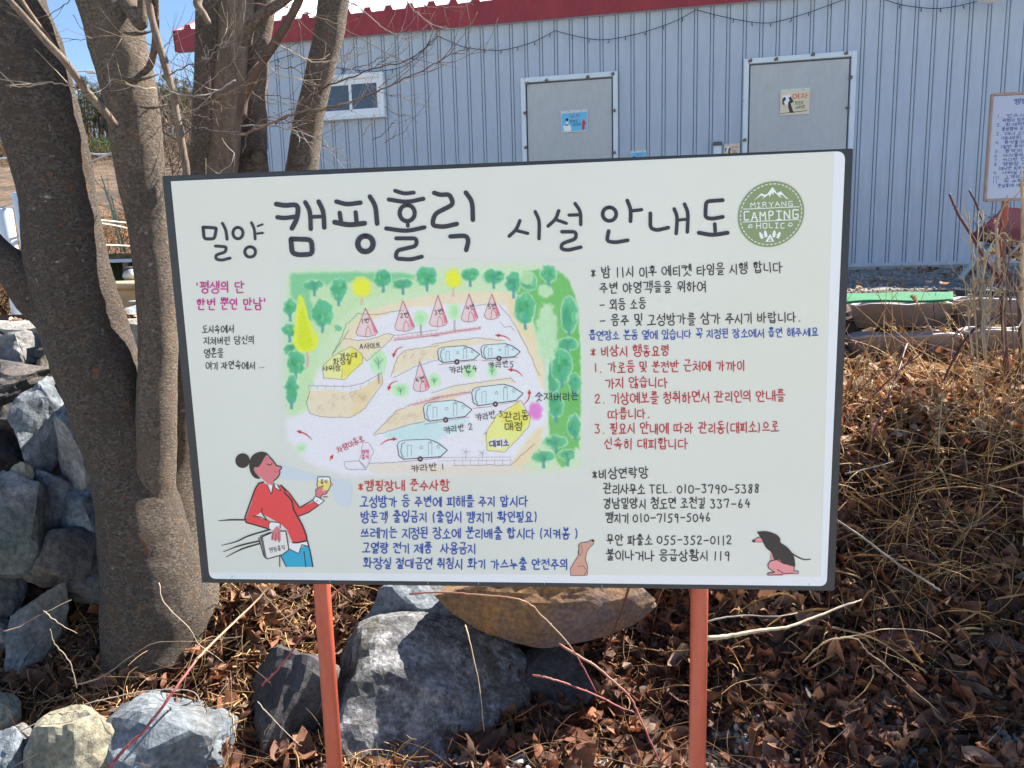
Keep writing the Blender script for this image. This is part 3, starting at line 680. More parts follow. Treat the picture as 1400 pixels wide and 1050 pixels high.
# ---- text blocks
I = Ink(SG, .0026); hw = 1.5
for (t, a, b, c_, d, h, col) in [
  ('* 밤 11시 이후 에티켓 타임을 시행 합니다', 807.5, 373, 1068, 365, 14.5, BK2), ('주변 야영객들을 위하여', 820, 393.5, 964, 391, 14.5, BK2), ('- 외등 소등', 819.5, 416.5, 883, 415, 14, BK2),
  ('- 음주 및 고성방가를 삼가 주시기 바랍니다.', 819.5, 438, 1095, 433, 14.5, BK2), ('흡연장소 본동 옆에 있습니다 꼭 지정된 장소에서 흡연 해주세요', 805.5, 458.5, 1118, 453.5, 11.8, BL),
  ('* 비상시 행동요령', 807.6, 480.4, 914, 478.8, 14, RD), ('1. 가로등 및 분전반 근처에 가까이', 812, 502, 1017.5, 499, 14, RD), ('가지 않습니다', 827.5, 523, 911.6, 522, 14, RD),
  ('2. 기상예보를 청취하면서 관리인의 안내를', 813, 544.5, 1072, 540.5, 14.5, RD), ('따릅니다.', 831, 565.5, 889, 565, 13.5, RD), ('3. 필요시 안내에 따라 관리동(대피소)으로', 813, 585.7, 1064, 583, 14.5, RD), ('신속히 대피합니다', 826.6, 606, 939, 605.5, 14, RD),
  ('*비상연락망', 809.5, 647, 885.5, 646, 13.5, BK2), ('관리사무소 TEL. 010-3790-5388', 824.7, 667.7, 1037.8, 667, 13.5, BK2), ('경남밀양시 청도면 조천길 337-64', 825, 687.8, 1025.6, 687, 13.5, BK2), ('캠지기 010-7159-5046', 828, 707.5, 971.3, 706.5, 13, BK2),
  ('무안 파출소 055-352-0112', 829.4, 737, 999.8, 737.5, 13.5, BK2), ('불이나거나 응급상황시 119', 828.5, 758, 998, 759, 13.5, BK2)]:
    I.text(t, a, b, c_, d, h, hw if col != BL else 1.35, col, seed=int(b))
I.make('rules_lettering', sign, 'right-hand column of black, blue and red lettering')
I = Ink(SG, .0026)
for (t, a, b, c_, d, h, col) in [
  ('*캠핑장내 준수사항', 490, 663.6, 614, 662.5, 14, ink(178, 52, 52)), ('고성방가 등 주변에 피해를 주지 맙시다', 493, 685, 721, 684.5, 14, BL), ('방문객 출입금지 (출입시 캠지기 확인필요)', 493.4, 706.3, 734.6, 706, 14, BL),
  ('쓰레기는 지정된 장소에 분리배출 합시다 (지켜봄 )', 494, 728, 790.4, 728.5, 14, BL), ('고열량 전기 제품  사용금지', 496, 748.3, 649.5, 748.8, 13.5, BL), ('화장실 절대금연 취침시 화기 가스누출 안전주의', 497, 769, 775.8, 771, 13.5, BL)]:
    I.text(t, a, b, c_, d, h, 1.6, col, seed=int(b))
I.make('campsite_rules_lettering', sign, 'blue lettering under a red heading')
I = Ink(SG, .0026)
for (t, a, b, c_, d, h, w, col) in [
  ("'평생의 단", 268.6, 393, 333.6, 392, 14.5, 1.7, MG), ("한번 뿐인 만남'", 269.8, 416.5, 364.5, 415, 14.5, 1.7, MG),
  (None,)*8, ('도시속에서', 277, 450, 320, 449, 10.5, 1.15, BK2), ('지쳐버린 당신의', 279, 465.5, 348, 464.5, 10.5, 1.15, BK2), ('영혼을', 280, 483, 306, 482, 11, 1.15, BK2), ('여기 자연속에서 …', 282, 499.5, 362, 498.5, 10.5, 1.15, BK2)]:
    if t is None: I.make('motto_lettering', sign, 'magenta lettering at the left edge'); I = Ink(SG, .0026); continue
    I.text(t, a, b, c_, d, h, w, col, seed=int(b))
I.make('motto_lettering', sign)
# ---- badge
I = Ink(SG, .0026)
def T7(*P): return Z(9.545, 1000, 240, P)
GR = ink(122, 143, 110); WH = ink(225, 232, 240)
ctr = (1053.7, 293); e1 = np.array([45.2, -2.0]); e2 = np.array([-2.5, 44.8])
circ = [tuple(np.array(ctr) + e1 * math.cos(a) + e2 * math.sin(a)) for a in np.linspace(0, 2 * math.pi, 65)[:-1]]
I.poly(circ, GR, 0)
for k in range(46):
    a = 2 * math.pi * k / 46; P = [tuple(np.array(ctr) + .925 * (e1 * math.cos(a + d) + e2 * math.sin(a + d))) for d in (-.03, 0, .03)]
    I.stroke(P, 1.2, WH, 1)
I.poly(T7((285, 332), (385, 232), (430, 252), (460, 245), (532, 150), (592, 232), (640, 205), (690, 262), (745, 312), (715, 305), (655, 250), (625, 258), (655, 296), (620, 280), (590, 246), (548, 215), (540, 262), (525, 225), (505, 262), (492, 288), (488, 248), (455, 268), (388, 318), (425, 275), (380, 262)), WH, 1)
for (P, w) in (((150, 440, 880, 408), 1.0), ((145, 608, 875, 574), 1.0)): I.stroke(T7((P[0], P[1]), (P[2], P[3])), w, WH, 1)
a, b = T7((240, 386), (798, 362)); I.text('MIRYANG', *a, *b, 7.6, 1.0, WH, 1)
a, b = T7((152, 526), (872, 498)); I.text('CAMPING', *a, *b, 14, 1.6, WH, 1)
a, b = T7((315, 656), (692, 648)); I.text('HOLIC', *a, *b, 8.6, 1.1, WH, 1)
for cx_ in (246, 766): I.stroke(T7(*arc(cx_, 660 if cx_ < 500 else 640, 24, 22, 0, 330, 9)), .9, WH, 1, True); I.stroke(T7((cx_ - 34, 682 if cx_ < 500 else 655), (cx_ - 8, 655), (cx_ + 12, 660)), .8, WH, 2)
for (x, y, r_) in ((385, 785, -.4), (442, 765, -.15), (552, 765, .15), (612, 780, .4)):
    I.poly(T7(*[(x + (dx * math.cos(r_) - dy * math.sin(r_)), y + dx * math.sin(r_) + dy * math.cos(r_)) for dx, dy in ((0, -55), (22, -22), (14, -20), (28, 8), (14, 8), (22, 36), (0, 42), (-22, 36), (-14, 8), (-28, 8), (-14, -20), (-22, -22))]), WH, 1)
I.poly(T7((438, 866), (500, 762), (555, 862)), WH, 3); I.poly(T7((474, 858), (500, 802), (526, 856)), GR, 4); I.stroke(T7((498, 815), (498, 852)), .8, WH, 5)
I.make('round_badge', sign, 'round green badge with mountains and a tent')
# ---- illustrated woman
I = Ink(SG, .0024)
def TW(*P): return Z(4.77, 240, 590, P)
OL = ink(50, 48, 52); SK = ink(196, 118, 128); RDS = ink(205, 72, 78); HB = ink(52, 48, 50); CU = ink(232, 236, 245); BLU = ink(45, 160, 205)
I.poly(TW((690, 210), (940, 290), (1000, 310), (1140, 330), (1140, 480), (1060, 470), (980, 330), (800, 320), (680, 300)), ink(186, 203, 222), -2, True)
I.poly(TW((690, 800), (745, 725), (800, 790), (860, 712), (898, 880), (725, 880)), BLU, 1)
I.poly(TW((740, 722), (862, 710), (868, 742), (830, 735), (806, 795), (742, 760)), CU, 2)
I.stroke(TW((742, 762), (806, 794), (826, 734), (866, 746)), 1.17, OL, 3)
I.stroke(TW((862, 712), (880, 780), (898, 878)), 1.69, OL, 3); I.stroke(TW((840, 780), (852, 878)), 1.30, OL, 3); I.stroke(TW((690, 808), (724, 878)), 1.43, OL, 3); I.stroke(TW((682, 800), (682, 878)), 1.30, OL, 3)
# far arm
I.poly(TW((690, 350), (745, 400), (812, 495), (905, 455), (935, 478), (870, 525), (805, 550), (760, 500), (700, 420)), RDS, 1)
I.stroke(TW((690, 348), (745, 400), (812, 495), (902, 442)), 1.56, OL, 3); I.stroke(TW((935, 480), (870, 525), (805, 550)), 1.56, OL, 3)
I.poly(TW((915, 418), (974, 448), (938, 478), (896, 448)), CU, 3); I.stroke(TW((915, 418), (974, 448), (938, 478), (896, 448), (915, 418)), 1.04, OL, 4); I.poly(TW(*arc(926, 450, 4, 4, 0, 330, 6)), OL, 5)
# glass and hand
I.poly(TW((932, 294), (1008, 294), (1016, 340), (1004, 375), (970, 398), (938, 378), (924, 345)), ink(214, 205, 130), 2); I.poly(TW((932, 294), (1008, 294), (1012, 318), (928, 318)), ink(235, 236, 236), 3)
I.stroke(TW((932, 294), (1008, 294), (1016, 340), (1004, 375), (970, 398), (938, 378), (924, 345), (932, 294)), 1.04, OL, 4); I.text('홀릭', *TW((946, 326), (994, 326))[0], *TW((946, 326), (994, 326))[1], 5.0, .55, OL, 4)
I.poly(TW((918, 378), (940, 362), (965, 355), (960, 385), (1002, 378), (990, 402), (955, 410), (950, 428), (918, 418)), SK, 5); I.stroke(TW((918, 420), (916, 378), (940, 362), (968, 352)), 0.91, OL, 6); I.stroke(TW((1002, 376), (985, 404), (955, 412), (948, 432)), 0.91, OL, 6)
I.stroke(TW((1018, 338), (1030, 340), (1020, 356)), .8, SK, 5); I.stroke(TW((965, 424), (994, 424)), 1.17, OL, 5)
# torso
I.poly(TW((560, 328), (602, 345), (640, 350), (690, 350), (745, 400), (770, 480), (800, 560), (840, 640), (860, 708), (765, 722), (730, 640), (690, 600), (560, 530), (460, 570), (500, 460), (525, 360)), RDS, 3)
I.poly(TW((460, 570), (515, 545), (610, 575), (628, 590), (606, 630), (510, 608), (470, 595)), RDS, 4)
I.poly(TW((532, 548), (562, 522), (592, 575)), PRC, 5); I.stroke(TW((510, 548), (565, 556), (600, 578), (560, 520), (570, 498)), 1.30, OL, 6)
I.stroke(TW((575, 328), (545, 335), (522, 372), (490, 460), (455, 560), (462, 590), (520, 606), (608, 632)), 1.95, OL, 6); I.stroke(TW((712, 395), (760, 450), (775, 510), (820, 590), (850, 660), (860, 708)), 1.95, OL, 6, True); I.stroke(TW((690, 348), (722, 385)), 1.69, OL, 6); I.stroke(TW((858, 710), (800, 722), (768, 722)), 2.08, OL, 6)
I.poly(TW((600, 342), (628, 408), (640, 346)), CU, 5); I.poly(TW((645, 338), (652, 362), (690, 386), (672, 350)), CU, 5); I.stroke(TW((602, 346), (628, 408), (638, 350)), 1.04, OL, 7); I.stroke(TW((645, 336), (652, 364), (690, 386), (668, 346)), 1.04, OL, 7)
# head
I.poly(TW((588, 152), (640, 190), (665, 225), (690, 222), (696, 238), (680, 250), (682, 275), (668, 300), (645, 318), (640, 352), (600, 335), (552, 290), (520, 262), (515, 240), (545, 228), (570, 190)), SK, 5)
I.poly(TW((486, 190), (500, 160), (530, 138), (570, 130), (605, 145), (588, 160), (568, 195), (545, 228), (520, 232), (514, 250), (530, 275), (555, 305), (520, 300), (495, 270), (484, 230)), HB, 6, True)
I.poly(TW(*arc(440, 188, 47, 48, 0, 345, 22)), HB, 6); I.stroke(TW((600, 145), (640, 190), (662, 222), (694, 226), (694, 240), (682, 248), (684, 272), (668, 300), (645, 318)), 1.43, OL, 7); I.stroke(TW((600, 210), (622, 218), (634, 206)), 1.17, OL, 7); I.stroke(TW((584, 190), (598, 170)), .5, ink(150, 80, 90), 7); I.stroke(TW((645, 255), (662, 264), (676, 256)), .6, ink(150, 60, 80), 7)
# near cuff, hand, book, bench lines
I.poly(TW((610, 600), (628, 585), (686, 594), (660, 640), (640, 640), (608, 628)), CU, 6); I.stroke(TW((612, 628), (612, 600), (628, 585), (686, 594), (686, 625)), 1.04, OL, 7)
I.poly(TW((556, 690), (640, 650), (722, 645), (742, 765), (700, 800), (600, 828), (580, 815)), ink(205, 214, 222), 5); I.poly(TW((556, 690), (572, 684), (598, 822), (582, 812)), ink(90, 92, 98), 6)
I.stroke(TW((545, 690), (580, 810), (600, 828), (700, 800), (742, 768), (722, 645), (640, 652), (556, 690)), 1.43, OL, 7); I.stroke(TW((556, 680), (620, 655)), 1.17, OL, 6)
I.poly(TW((640, 640), (662, 612), (686, 640), (690, 700), (680, 725), (670, 700), (655, 715), (645, 705), (628, 705), (626, 680)), SK, 8)
for P in (((660, 660), (656, 710)), ((640, 662), (632, 704)), ((676, 650), (676, 718))): I.stroke(TW(*P), 0.72, OL, 9)
a, b = TW((612, 772), (716, 752)); I.text('캠핑홀릭', *a, *b, 6, .6, OL, 8)
for P in (((285, 580), (360, 574), (455, 574)), ((305, 740), (400, 715), (480, 678), (620, 636)), ((315, 782), (420, 742), (545, 712)), ((332, 816), (440, 762), (552, 728))): I.stroke(TW(*P), 2.08, OL, 3, True, taper=[.4, 1, 1])
I.make('woman_illustration', sign, 'drawing of a woman in a red sweater raising a glass')
# ---- dogs
I = Ink(SG, .0026)
def TD(*P): return Z(3.889, 460, 630, P)
PK = ink(190, 150, 142)
D = TD((1246, 608), (1244, 572), (1262, 540), (1285, 505), (1290, 470), (1286, 445), (1300, 434), (1335, 430), (1358, 418), (1370, 420), (1366, 440), (1345, 460), (1332, 480), (1322, 520), (1334, 555), (1334, 606), (1300, 608))
I.poly(D, PK, 0); I.stroke(D + [D[0]], .75, OL, 1); I.stroke(TD((1292, 446), (1284, 490), (1296, 502), (1308, 480), (1302, 445)), .6, OL, 2); I.stroke(TD((1284, 560), (1312, 555), (1330, 580), (1318, 606)), .6, OL, 2); I.poly(TD(*arc(1362, 422, 7, 6, 0, 320, 7)), OL, 3)
I.make('dog_illustration', sign, 'drawing of a tan dog looking up'); I = Ink(SG, .0026)
def TE(*P): return Z(3.684, 790, 600, P)
PK2 = ink(205, 140, 152)
I.poly(TE((878, 510), (912, 492), (935, 500), (940, 518), (880, 518)), PK2, 0); I.stroke(TE((878, 512), (912, 492), (930, 500)), .9, OL, 1); I.poly(TE((876, 508), (892, 506), (892, 518), (878, 518)), OL, 2); I.stroke(TE((880, 518), (936, 518)), .7, OL, 1)
I.poly(TE((972, 565), (986, 572), (984, 606), (970, 604)), PK2, 0); I.stroke(TE((972, 565), (970, 604)), .7, OL, 1)
I.poly(TE((900, 466), (945, 463), (995, 478), (1018, 500), (1020, 520), (1055, 545), (1085, 585), (1092, 625), (1085, 645), (1030, 640), (985, 600), (975, 572), (945, 545), (925, 505)), ink(50, 50, 52), 2, True)
I.poly(TE((975, 610), (1010, 606), (1040, 628), (1088, 642), (1088, 660), (1070, 676), (1110, 664), (1108, 678), (1020, 682), (952, 684), (952, 674), (985, 668), (958, 645), (956, 625)), PK2, 3)
I.stroke(TE((1040, 628), (1000, 606), (968, 612), (955, 632), (960, 650), (990, 670), (954, 674), (954, 684), (1030, 682)), 1.2, OL, 4); I.stroke(TE((1004, 655), (1035, 676), (1080, 674)), 1.1, OL, 4); I.stroke(TE((1088, 662), (1110, 664), (1108, 678), (1080, 676)), .8, OL, 4); I.stroke(TE((1092, 625), (1086, 664)), 1.1, OL, 5)
I.stroke(TE((1068, 570), (1110, 595), (1140, 606), (1170, 604)), 1.7, ink(50, 50, 52), 5, True, taper=[1.2, .9, .7])
I.make('dog_illustration', sign, 'drawing of a black and pink dog')
# little dirt specks and scuffs on the lower margin
I = Ink(SG, .0028); r_ = random.Random(8)
for x, y, l in ((452, 792, 4), (585, 794, 4), (655, 795, 3), (823, 799, 3), (745, 796, 2), (318, 787, 3), (1105, 797, 3)): I.stroke([(x, y), (x + r_.uniform(-1, 1), y + l)], .7, ink(150, 160, 175), 0)
for k in range(60): x = r_.uniform(300, 1110); y = r_.uniform(260, 780); I.stroke([(x, y), (x + .4, y)], .5, ink(170, 180, 184), 1)
props(I.make('scuff_marks', sign), kind='stuff')
# ------------------------------------------------------------------ the painted map (vertex-coloured print)
def A_(*P): return Z(6.3636, 380, 350, P)
def B_(*P): return Z(6.3636, 590, 350, P)
def C_(*P): return Z(6.3636, 380, 490, P)
def D_(*P): return Z(6.3636, 590, 490, P)
MX0, MX1, MY0, MY1, MS = 382., 806., 354., 660., .8
mxs = np.arange(MX0, MX1 + .01, MS); mys = np.arange(MY0, MY1 + .01, MS); MXX, MYY = np.meshgrid(mxs, mys)
rg = np.random.default_rng(5)
def vnoise(cell):
    h = int((MY1 - MY0) / cell) + 3; w = int((MX1 - MX0) / cell) + 3; g = rg.random((h, w))
    fx = (MXX - MX0) / cell; fy = (MYY - MY0) / cell; ix = fx.astype(int); iy = fy.astype(int); fx = fx - ix; fy = fy - iy
    fx = fx * fx * (3 - 2 * fx); fy = fy * fy * (3 - 2 * fy)
    return (g[iy, ix] * (1 - fx) + g[iy, ix + 1] * fx) * (1 - fy) + (g[iy + 1, ix] * (1 - fx) + g[iy + 1, ix + 1] * fx) * fy
NZ = vnoise(14) * .4 + vnoise(6) * .3 + vnoise(2.5) * .3
NF = vnoise(1.6); NB = vnoise(22) * .6 + vnoise(7) * .4; WX = (vnoise(5) - .5); WY = (vnoise(5) - .5)
IMG = np.empty(MXX.shape + (3,)); IMG[:] = (196, 208, 211)
def sdf(P, wob, s_):
    X = MXX[s_] + WX[s_] * wob; Y = MYY[s_] + WY[s_] * wob
    d = np.full(X.shape, 1e9); ins = np.zeros(X.shape, bool); n = len(P)
    for i in range(n):
        ax, ay = P[i]; bx, by = P[(i + 1) % n]; ex, ey = bx - ax, by - ay
        t = np.clip(((X - ax) * ex + (Y - ay) * ey) / (ex * ex + ey * ey + 1e-9), 0, 1)
        d = np.minimum(d, (X - ax - t * ex) ** 2 + (Y - ay - t * ey) ** 2)
        cnd = ((ay > Y) != (by > Y)) & (X < (bx - ax) * (Y - ay) / (by - ay + 1e-12) + ax); ins ^= cnd
    d = np.sqrt(d); return np.where(ins, -d, d)
def paint(P, col, fe=2.0, al=1.0, tex=0.0, wob=2.0, sm=True):
    if sm: P = cm2(list(P) + [P[0]], 3)[:-1]
    px_ = [p[0] for p in P]; py_ = [p[1] for p in P]; q = fe + wob + 2
    i0 = max(0, int((min(px_) - q - MX0) / MS)); i1 = int((max(px_) + q - MX0) / MS) + 2; j0 = max(0, int((min(py_) - q - MY0) / MS)); j1 = int((max(py_) + q - MY0) / MS) + 2
    s_ = (slice(j0, j1), slice(i0, i1))
    mk = np.clip(.5 - sdf(P, wob, s_) / fe, 0, 1) * al
    if tex: mk = mk * np.clip(1 - tex + tex * 2 * NZ[s_], 0, 1)
    c_ = np.array(col, float)[None, None] * (1 + (NF[s_][..., None] - .5) * .04)
    IMG[s_] = IMG[s_] * (1 - mk[..., None]) + c_ * mk[..., None]
def blob(cx, cy, rx, ry, col, fe=2, al=1, tex=0, wob=3): paint([(cx + rx * math.cos(a), cy + ry * math.sin(a)) for a in np.linspace(0, 6.2832, 13)[:-1]], col, fe, al, tex, wob)
# pale green wash
paint([(396, 374), (430, 368), (560, 372), (620, 366), (700, 362), (748, 364), (775, 382), (788, 410), (793, 470), (793, 600), (791, 638), (735, 644), (705, 640), (650, 600), (450, 560), (425, 572), (394, 574), (388, 500), (390, 420)], (184, 216, 184), 14, .95, .1, sm=False)
paint([(396, 378), (500, 376), (560, 378), (580, 395), (500, 410), (440, 470), (425, 540), (396, 566), (390, 470)], (168, 212, 165), 8, .5, .4)
# lavender path
paint([(470, 490), (478, 462), (512, 430), (560, 410), (640, 403), (690, 408), (712, 440), (728, 480), (742, 520), (750, 560), (748, 592), (705, 640), (640, 646), (470, 650), (420, 628), (392, 600), (392, 572), (422, 560), (427, 530), (436, 505)], (208, 217, 236), 9, .95, 0, sm=False)
paint([(400, 600), (500, 600), (700, 610), (700, 632), (560, 642), (440, 640)], (210, 218, 237), 14, .7)
BG = (214, 207, 186)
paint([(474, 484), (466, 472), (478, 444), (505, 424), (560, 408), (600, 402), (655, 398), (692, 398), (706, 410), (722, 440), (744, 490), (752, 540), (741, 530), (722, 480), (702, 440), (690, 417), (640, 415), (560, 420), (516, 434), (492, 452)], BG, 3, .9, .2, sm=False)
paint([(692, 400), (705, 410), (722, 440), (735, 470), (718, 462), (698, 425)], (224, 205, 172), 4, .9, .2)
paint(A_((570, 715), (700, 735), (820, 722), (960, 672), (1010, 690), (980, 735), (850, 850), (780, 912), (740, 880), (560, 800)), BG, 2.5, .95, .2, sm=False)
paint(C_((275, 275), (440, 270), (620, 290), (740, 270), (900, 140), (918, 200), (800, 360), (740, 460), (640, 512), (400, 510), (280, 470)), BG, 2.5, .95, .15, sm=False)
paint(C_((660, 300), (900, 150), (915, 205), (800, 350), (730, 460), (640, 500)), (220, 200, 165), 4, .8, .3, sm=False)
paint(A_((985, 1020), (1040, 880), (1100, 820), (1250, 800), (1400, 770), (1400, 850), (1250, 920), (1100, 1010)), BG, 2.5, .9, .2, sm=False)
paint(B_((0, 770), (200, 730), (420, 712), (600, 730), (620, 755), (480, 760), (320, 785), (80, 800), (50, 880), (0, 910)), BG, 2.5, .9, .2, sm=False)
paint(C_((830, 660), (900, 590), (1040, 450), (1150, 410), (1400, 370), (1400, 540), (1260, 545), (1060, 600)), BG, 2.5, .95, .15, sm=False)
paint(D_((-90, 370), (200, 240), (690, 165), (730, 210), (640, 215), (400, 260), (350, 280), (200, 360), (0, 400)), BG, 3, .85, .25, sm=False)
paint(C_((780, 915), (1020, 905), (1400, 925), (1400, 1010), (1100, 1000), (820, 990)), (206, 205, 200), 4, .8, .1); paint(D_((0, 930), (700, 925), (900, 960), (600, 1010), (0, 1010)), (206, 204, 196), 6, .8, .1)
paint(D_((700, 900), (900, 620), (985, 590), (960, 700), (860, 900), (720, 950)), (224, 205, 176), 4, .9, .25, sm=False)
paint(C_((935, 660), (1060, 600), (1280, 545), (1400, 560), (1400, 700), (1040, 700), (960, 700)), (176, 214, 226), 5, .9, .1); paint(D_((0, 580), (250, 520), (330, 560), (100, 680), (0, 700)), (182, 216, 228), 6, .8, .1)
# brick edges
for P in (A_((1010, 710), (1400, 665)), B_((0, 680), (220, 640), (430, 612))):
    for a, b in zip(P[:-1], P[1:]):
        paint([a, b, (b[0], b[1] + 4.5), (a[0], a[1] + 4.5)], (206, 170, 182), 1.2, .8, 0, .6, sm=False)
paint(C_((1150, 400), (1400, 335), (1400, 365), (1180, 415)), (206, 170, 182), 1.5, .8, 0, .6, sm=False); paint(D_((0, 340), (340, 285), (340, 305), (120, 345), (0, 372)), (206, 172, 182), 1.5, .8, 0, .6, sm=False)
# yellow buildings
paint(A_((395, 960), (480, 870), (640, 785), (735, 850), (735, 930), (580, 1075), (400, 1060)), (226, 222, 158), 2, .95, .05, sm=False)
paint(A_((560, 1070), (560, 960), (640, 800), (735, 850), (735, 930)), (222, 214, 84), 3, .9, .1, sm=False)
paint(D_((465, 670), (560, 500), (760, 375), (865, 510), (850, 590), (650, 805), (480, 800)), (226, 222, 140), 2, .95, .05, sm=False)
paint(D_((590, 500), (760, 385), (850, 520), (800, 600), (700, 640), (640, 590)), (224, 214, 96), 4, .85, .2, sm=False); blob(*D_((590, 735))[0], 14, 7, (214, 220, 236), 2)
blob(*D_((905, 455))[0], 9, 12, (205, 120, 205), 5, .95, .15)
# forests
paint([(398, 374), (470, 372), (560, 374), (556, 384), (470, 386), (425, 400), (432, 430), (415, 440), (398, 400)], (112, 190, 148), 5, .9, .35)
paint([(716, 371), (760, 368), (783, 395), (792, 450), (792, 600), (786, 612), (770, 640), (752, 600), (748, 520), (735, 460), (722, 420), (706, 400)], (100, 180, 104), 3, .95, .3)
paint([(775, 470), (792, 460), (793, 600), (780, 580)], (92, 178, 96), 3, .7, .5)
def crown(cx, cy, rx, ry, pale=.0, trunk=8):
    blob(cx, cy, rx + 1.6, ry + 1.4, (190, 218, 205), 1.6, .8)
    blob(cx, cy, rx, ry, (84 + 60 * pale, 180 + 24 * pale, 138 + 30 * pale), 3.0, .95, .25, 5)
    blob(cx - rx * .2, cy + ry * .15, rx * .7, ry * .7, (66 + 60 * pale, 160 + 30 * pale, 112 + 40 * pale), rx * .6, .7, .5)
    for q_ in range(5):
        a_ = rg.uniform(0, 6.28); s_ = rg.uniform(.2, .7); blob(cx + rx * s_ * math.cos(a_), cy + ry * s_ * math.sin(a_), rx * rg.uniform(.12, .3), ry * rg.uniform(.12, .3), [(60, 150, 130), (110, 196, 150), (52, 148, 100), (80, 168, 160)][rg.integers(4)], 2, .7, .6, 4)
    if trunk: paint([(cx - 2, cy + ry * .7), (cx + 2, cy + ry * .7), (cx + 2.4, cy + ry + trunk), (cx - 1.6, cy + ry + trunk)], (82, 152, 158), 1.2, .95, .2, 1, sm=False)
for a in [(430, 390, 14, 7), (463, 396, 11, 15), (524, 380, 11, 12), (551, 388, 15, 7), (584, 377, 14, 13), (643, 375, 12, 9), (675, 378, 15, 9), (702, 386, 11, 14), (397, 420, 9, 12), (441, 428, 14, 19),
          (396, 452, 9, 8), (399, 476, 11, 7), (405, 495, 12, 16), (399, 532, 9, 19), (750, 374, 11, 12, .1), (723, 385, 11, 12, .0, 0), (718, 422, 14, 21), (778, 430, 11, 25, .0, 4), (776, 470, 14, 8), (757, 512, 10, 24, 0, 5), (768, 500, 14, 22), (786, 524, 8, 13),
          (760, 553, 10, 17), (786, 582, 9, 16, 0, 3), (760, 604, 16, 8, .15), (743, 624, 15, 8, .15), (776, 622, 11, 7, .15)]: crown(*a)
blob(746, 398, 11, 9, (178, 216, 190), 3, .9, .2); blob(748, 455, 15, 40, (176, 216, 188), 4, .95, .2, 5); paint([(744, 490), (750, 490), (751, 560), (745, 560)], (186, 216, 205), 2, .9, sm=False)
blob(721, 380, 9, 10, (176, 216, 176), 3, .8)
for a in ((495, 393, 15, 15), (620, 381, 12, 15)): blob(*a, (196, 216, 120), 3, .9, .3); blob(a[0], a[1], a[2] - 4, a[3] - 4, (214, 224, 52), 4, .95, .4); paint([(a[0] - 1.5, a[1] + 13), (a[0] + 1.5, a[1] + 13), (a[0] + 2, a[1] + 24), (a[0] - 2, a[1] + 24)], (198, 170, 176), 1.2, .7, sm=False)
paint([(407, 406), (413, 404), (419, 420), (427, 448), (436, 462), (430, 478), (414, 482), (401, 470), (404, 440)], (206, 222, 70), 2.5, .95, .25); paint([(410, 425), (416, 425), (424, 455), (428, 472), (416, 478), (408, 465)], (188, 212, 40), 4, .8, .4); paint([(418, 480), (422, 480), (423, 502), (419, 502)], (190, 160, 168), 1.2, .7, sm=False)
blob(462, 448, 5, 5, (96, 180, 150), 2, .8)
for a in ((518, 495, 12, 17), (548, 533, 12, 9), (594, 520, 9, 10), (641, 508, 10, 9), (673, 507, 8, 9), (575, 435, 10, 12), (621, 426, 9, 12), (412, 612, 7, 6)): blob(*a, (172, 222, 180), 4, .9, .2); blob(a[0], a[1], a[2] * .5, a[3] * .5, (150, 210, 160), 4, .6, .3)
# tents
def tent(ax, ay, x0, x1, y):
    P = [(ax, ay), (x1 - 1, y - 5), (x1 - 4, y - 1), ((x0 + x1) / 2, y + 1.5), (x0 + 3, y), (x0, y - 4)]
    paint(P, (226, 196, 208), 1, 1, 0, .4, sm=False); paint([(ax, ay), (x1 - 1, y - 5), (x1 - 6, y - 4), ((ax + x1) / 2 - 1, (ay + y) / 2)], (212, 110, 142), 2.5, .95, .1, .4, sm=False)
    return P
TENTS = [tent(500, 421.5, 487, 517.5, 459), tent(551, 411, 540, 568, 451.5), tent(599, 403.5, 587, 613, 445.5), tent(641.5, 402, 630.5, 654.5, 439), tent(672.5, 402, 662, 684.5, 435.5), tent(573.8, 494, 565, 588.5, 534)]
# caravans
def caravan(x0, y0, x1, y1, tl):
    w = x1 - x0; h = y1 - y0
    f_ = lambda u, v: (x0 + u * w, y0 + v * h - u * tl)
    P = [f_(.0, .25), f_(.03, .08), f_(.12, 0), f_(.62, 0), f_(.80, .2), f_(1, .62), f_(.86, .95), f_(.12, 1), f_(.03, .8)]
    paint(P, (192, 220, 236), 1, 1, 0, .5, sm=False); return P, f_
CARS = [caravan(598.5, 475, 656, 496, 4), caravan(657.6, 471.5, 711.5, 491, 3), caravan(645, 530, 715.5, 555.5, 8), caravan(579, 551, 645.5, 576.5, 7), caravan(543.5, 602, 612, 628, 3)]
vv = []; 
O_ = SG(MX0, MY0, .0019); ncol = len(mxs)
fvs = np.array([SG(x, y, .0019) for y in (MY0, MY1) for x in (MX0, MX1)])
cols = np.clip(lin(IMG.reshape(-1, 3)) / REF * np.array([.785, .795, .79]), .006, .88)
# exact homography for every grid vertex
dF = np.array(Fv); dR = np.array(Rv); dU = np.array(Uv); nn = np.array(sn)
dd = dF[None] + dR[None] * ((MXX.ravel()[:, None] - 700) / FPX) + dU[None] * ((525 - MYY.ravel()[:, None]) / FPX)
vs = np.array(CAM)[None] + dd * (SD / (dd @ nn))[:, None] - nn[None] * .0019
ii = np.arange(len(vs)).reshape(MXX.shape)
fs = np.stack([ii[:-1, :-1].ravel(), ii[1:, :-1].ravel(), ii[1:, 1:].ravel(), ii[:-1, 1:].ravel()], 1)
mb = MB(); mb.v = vs; mb.f = fs.tolist(); mb.mi = [0] * len(fs); mb.sm = [False] * len(fs); mb.col = cols
part('painted_map', mb, M['ink'], sign, 'watercolour map of tents, caravans, trees and yellow huts')
I = Ink(SG, .0026)
PL = ink(118, 104, 116); PL2 = ink(150, 145, 155); DK = ink(52, 46, 56); RDM = ink(188, 46, 56)
rr = random.Random(3)
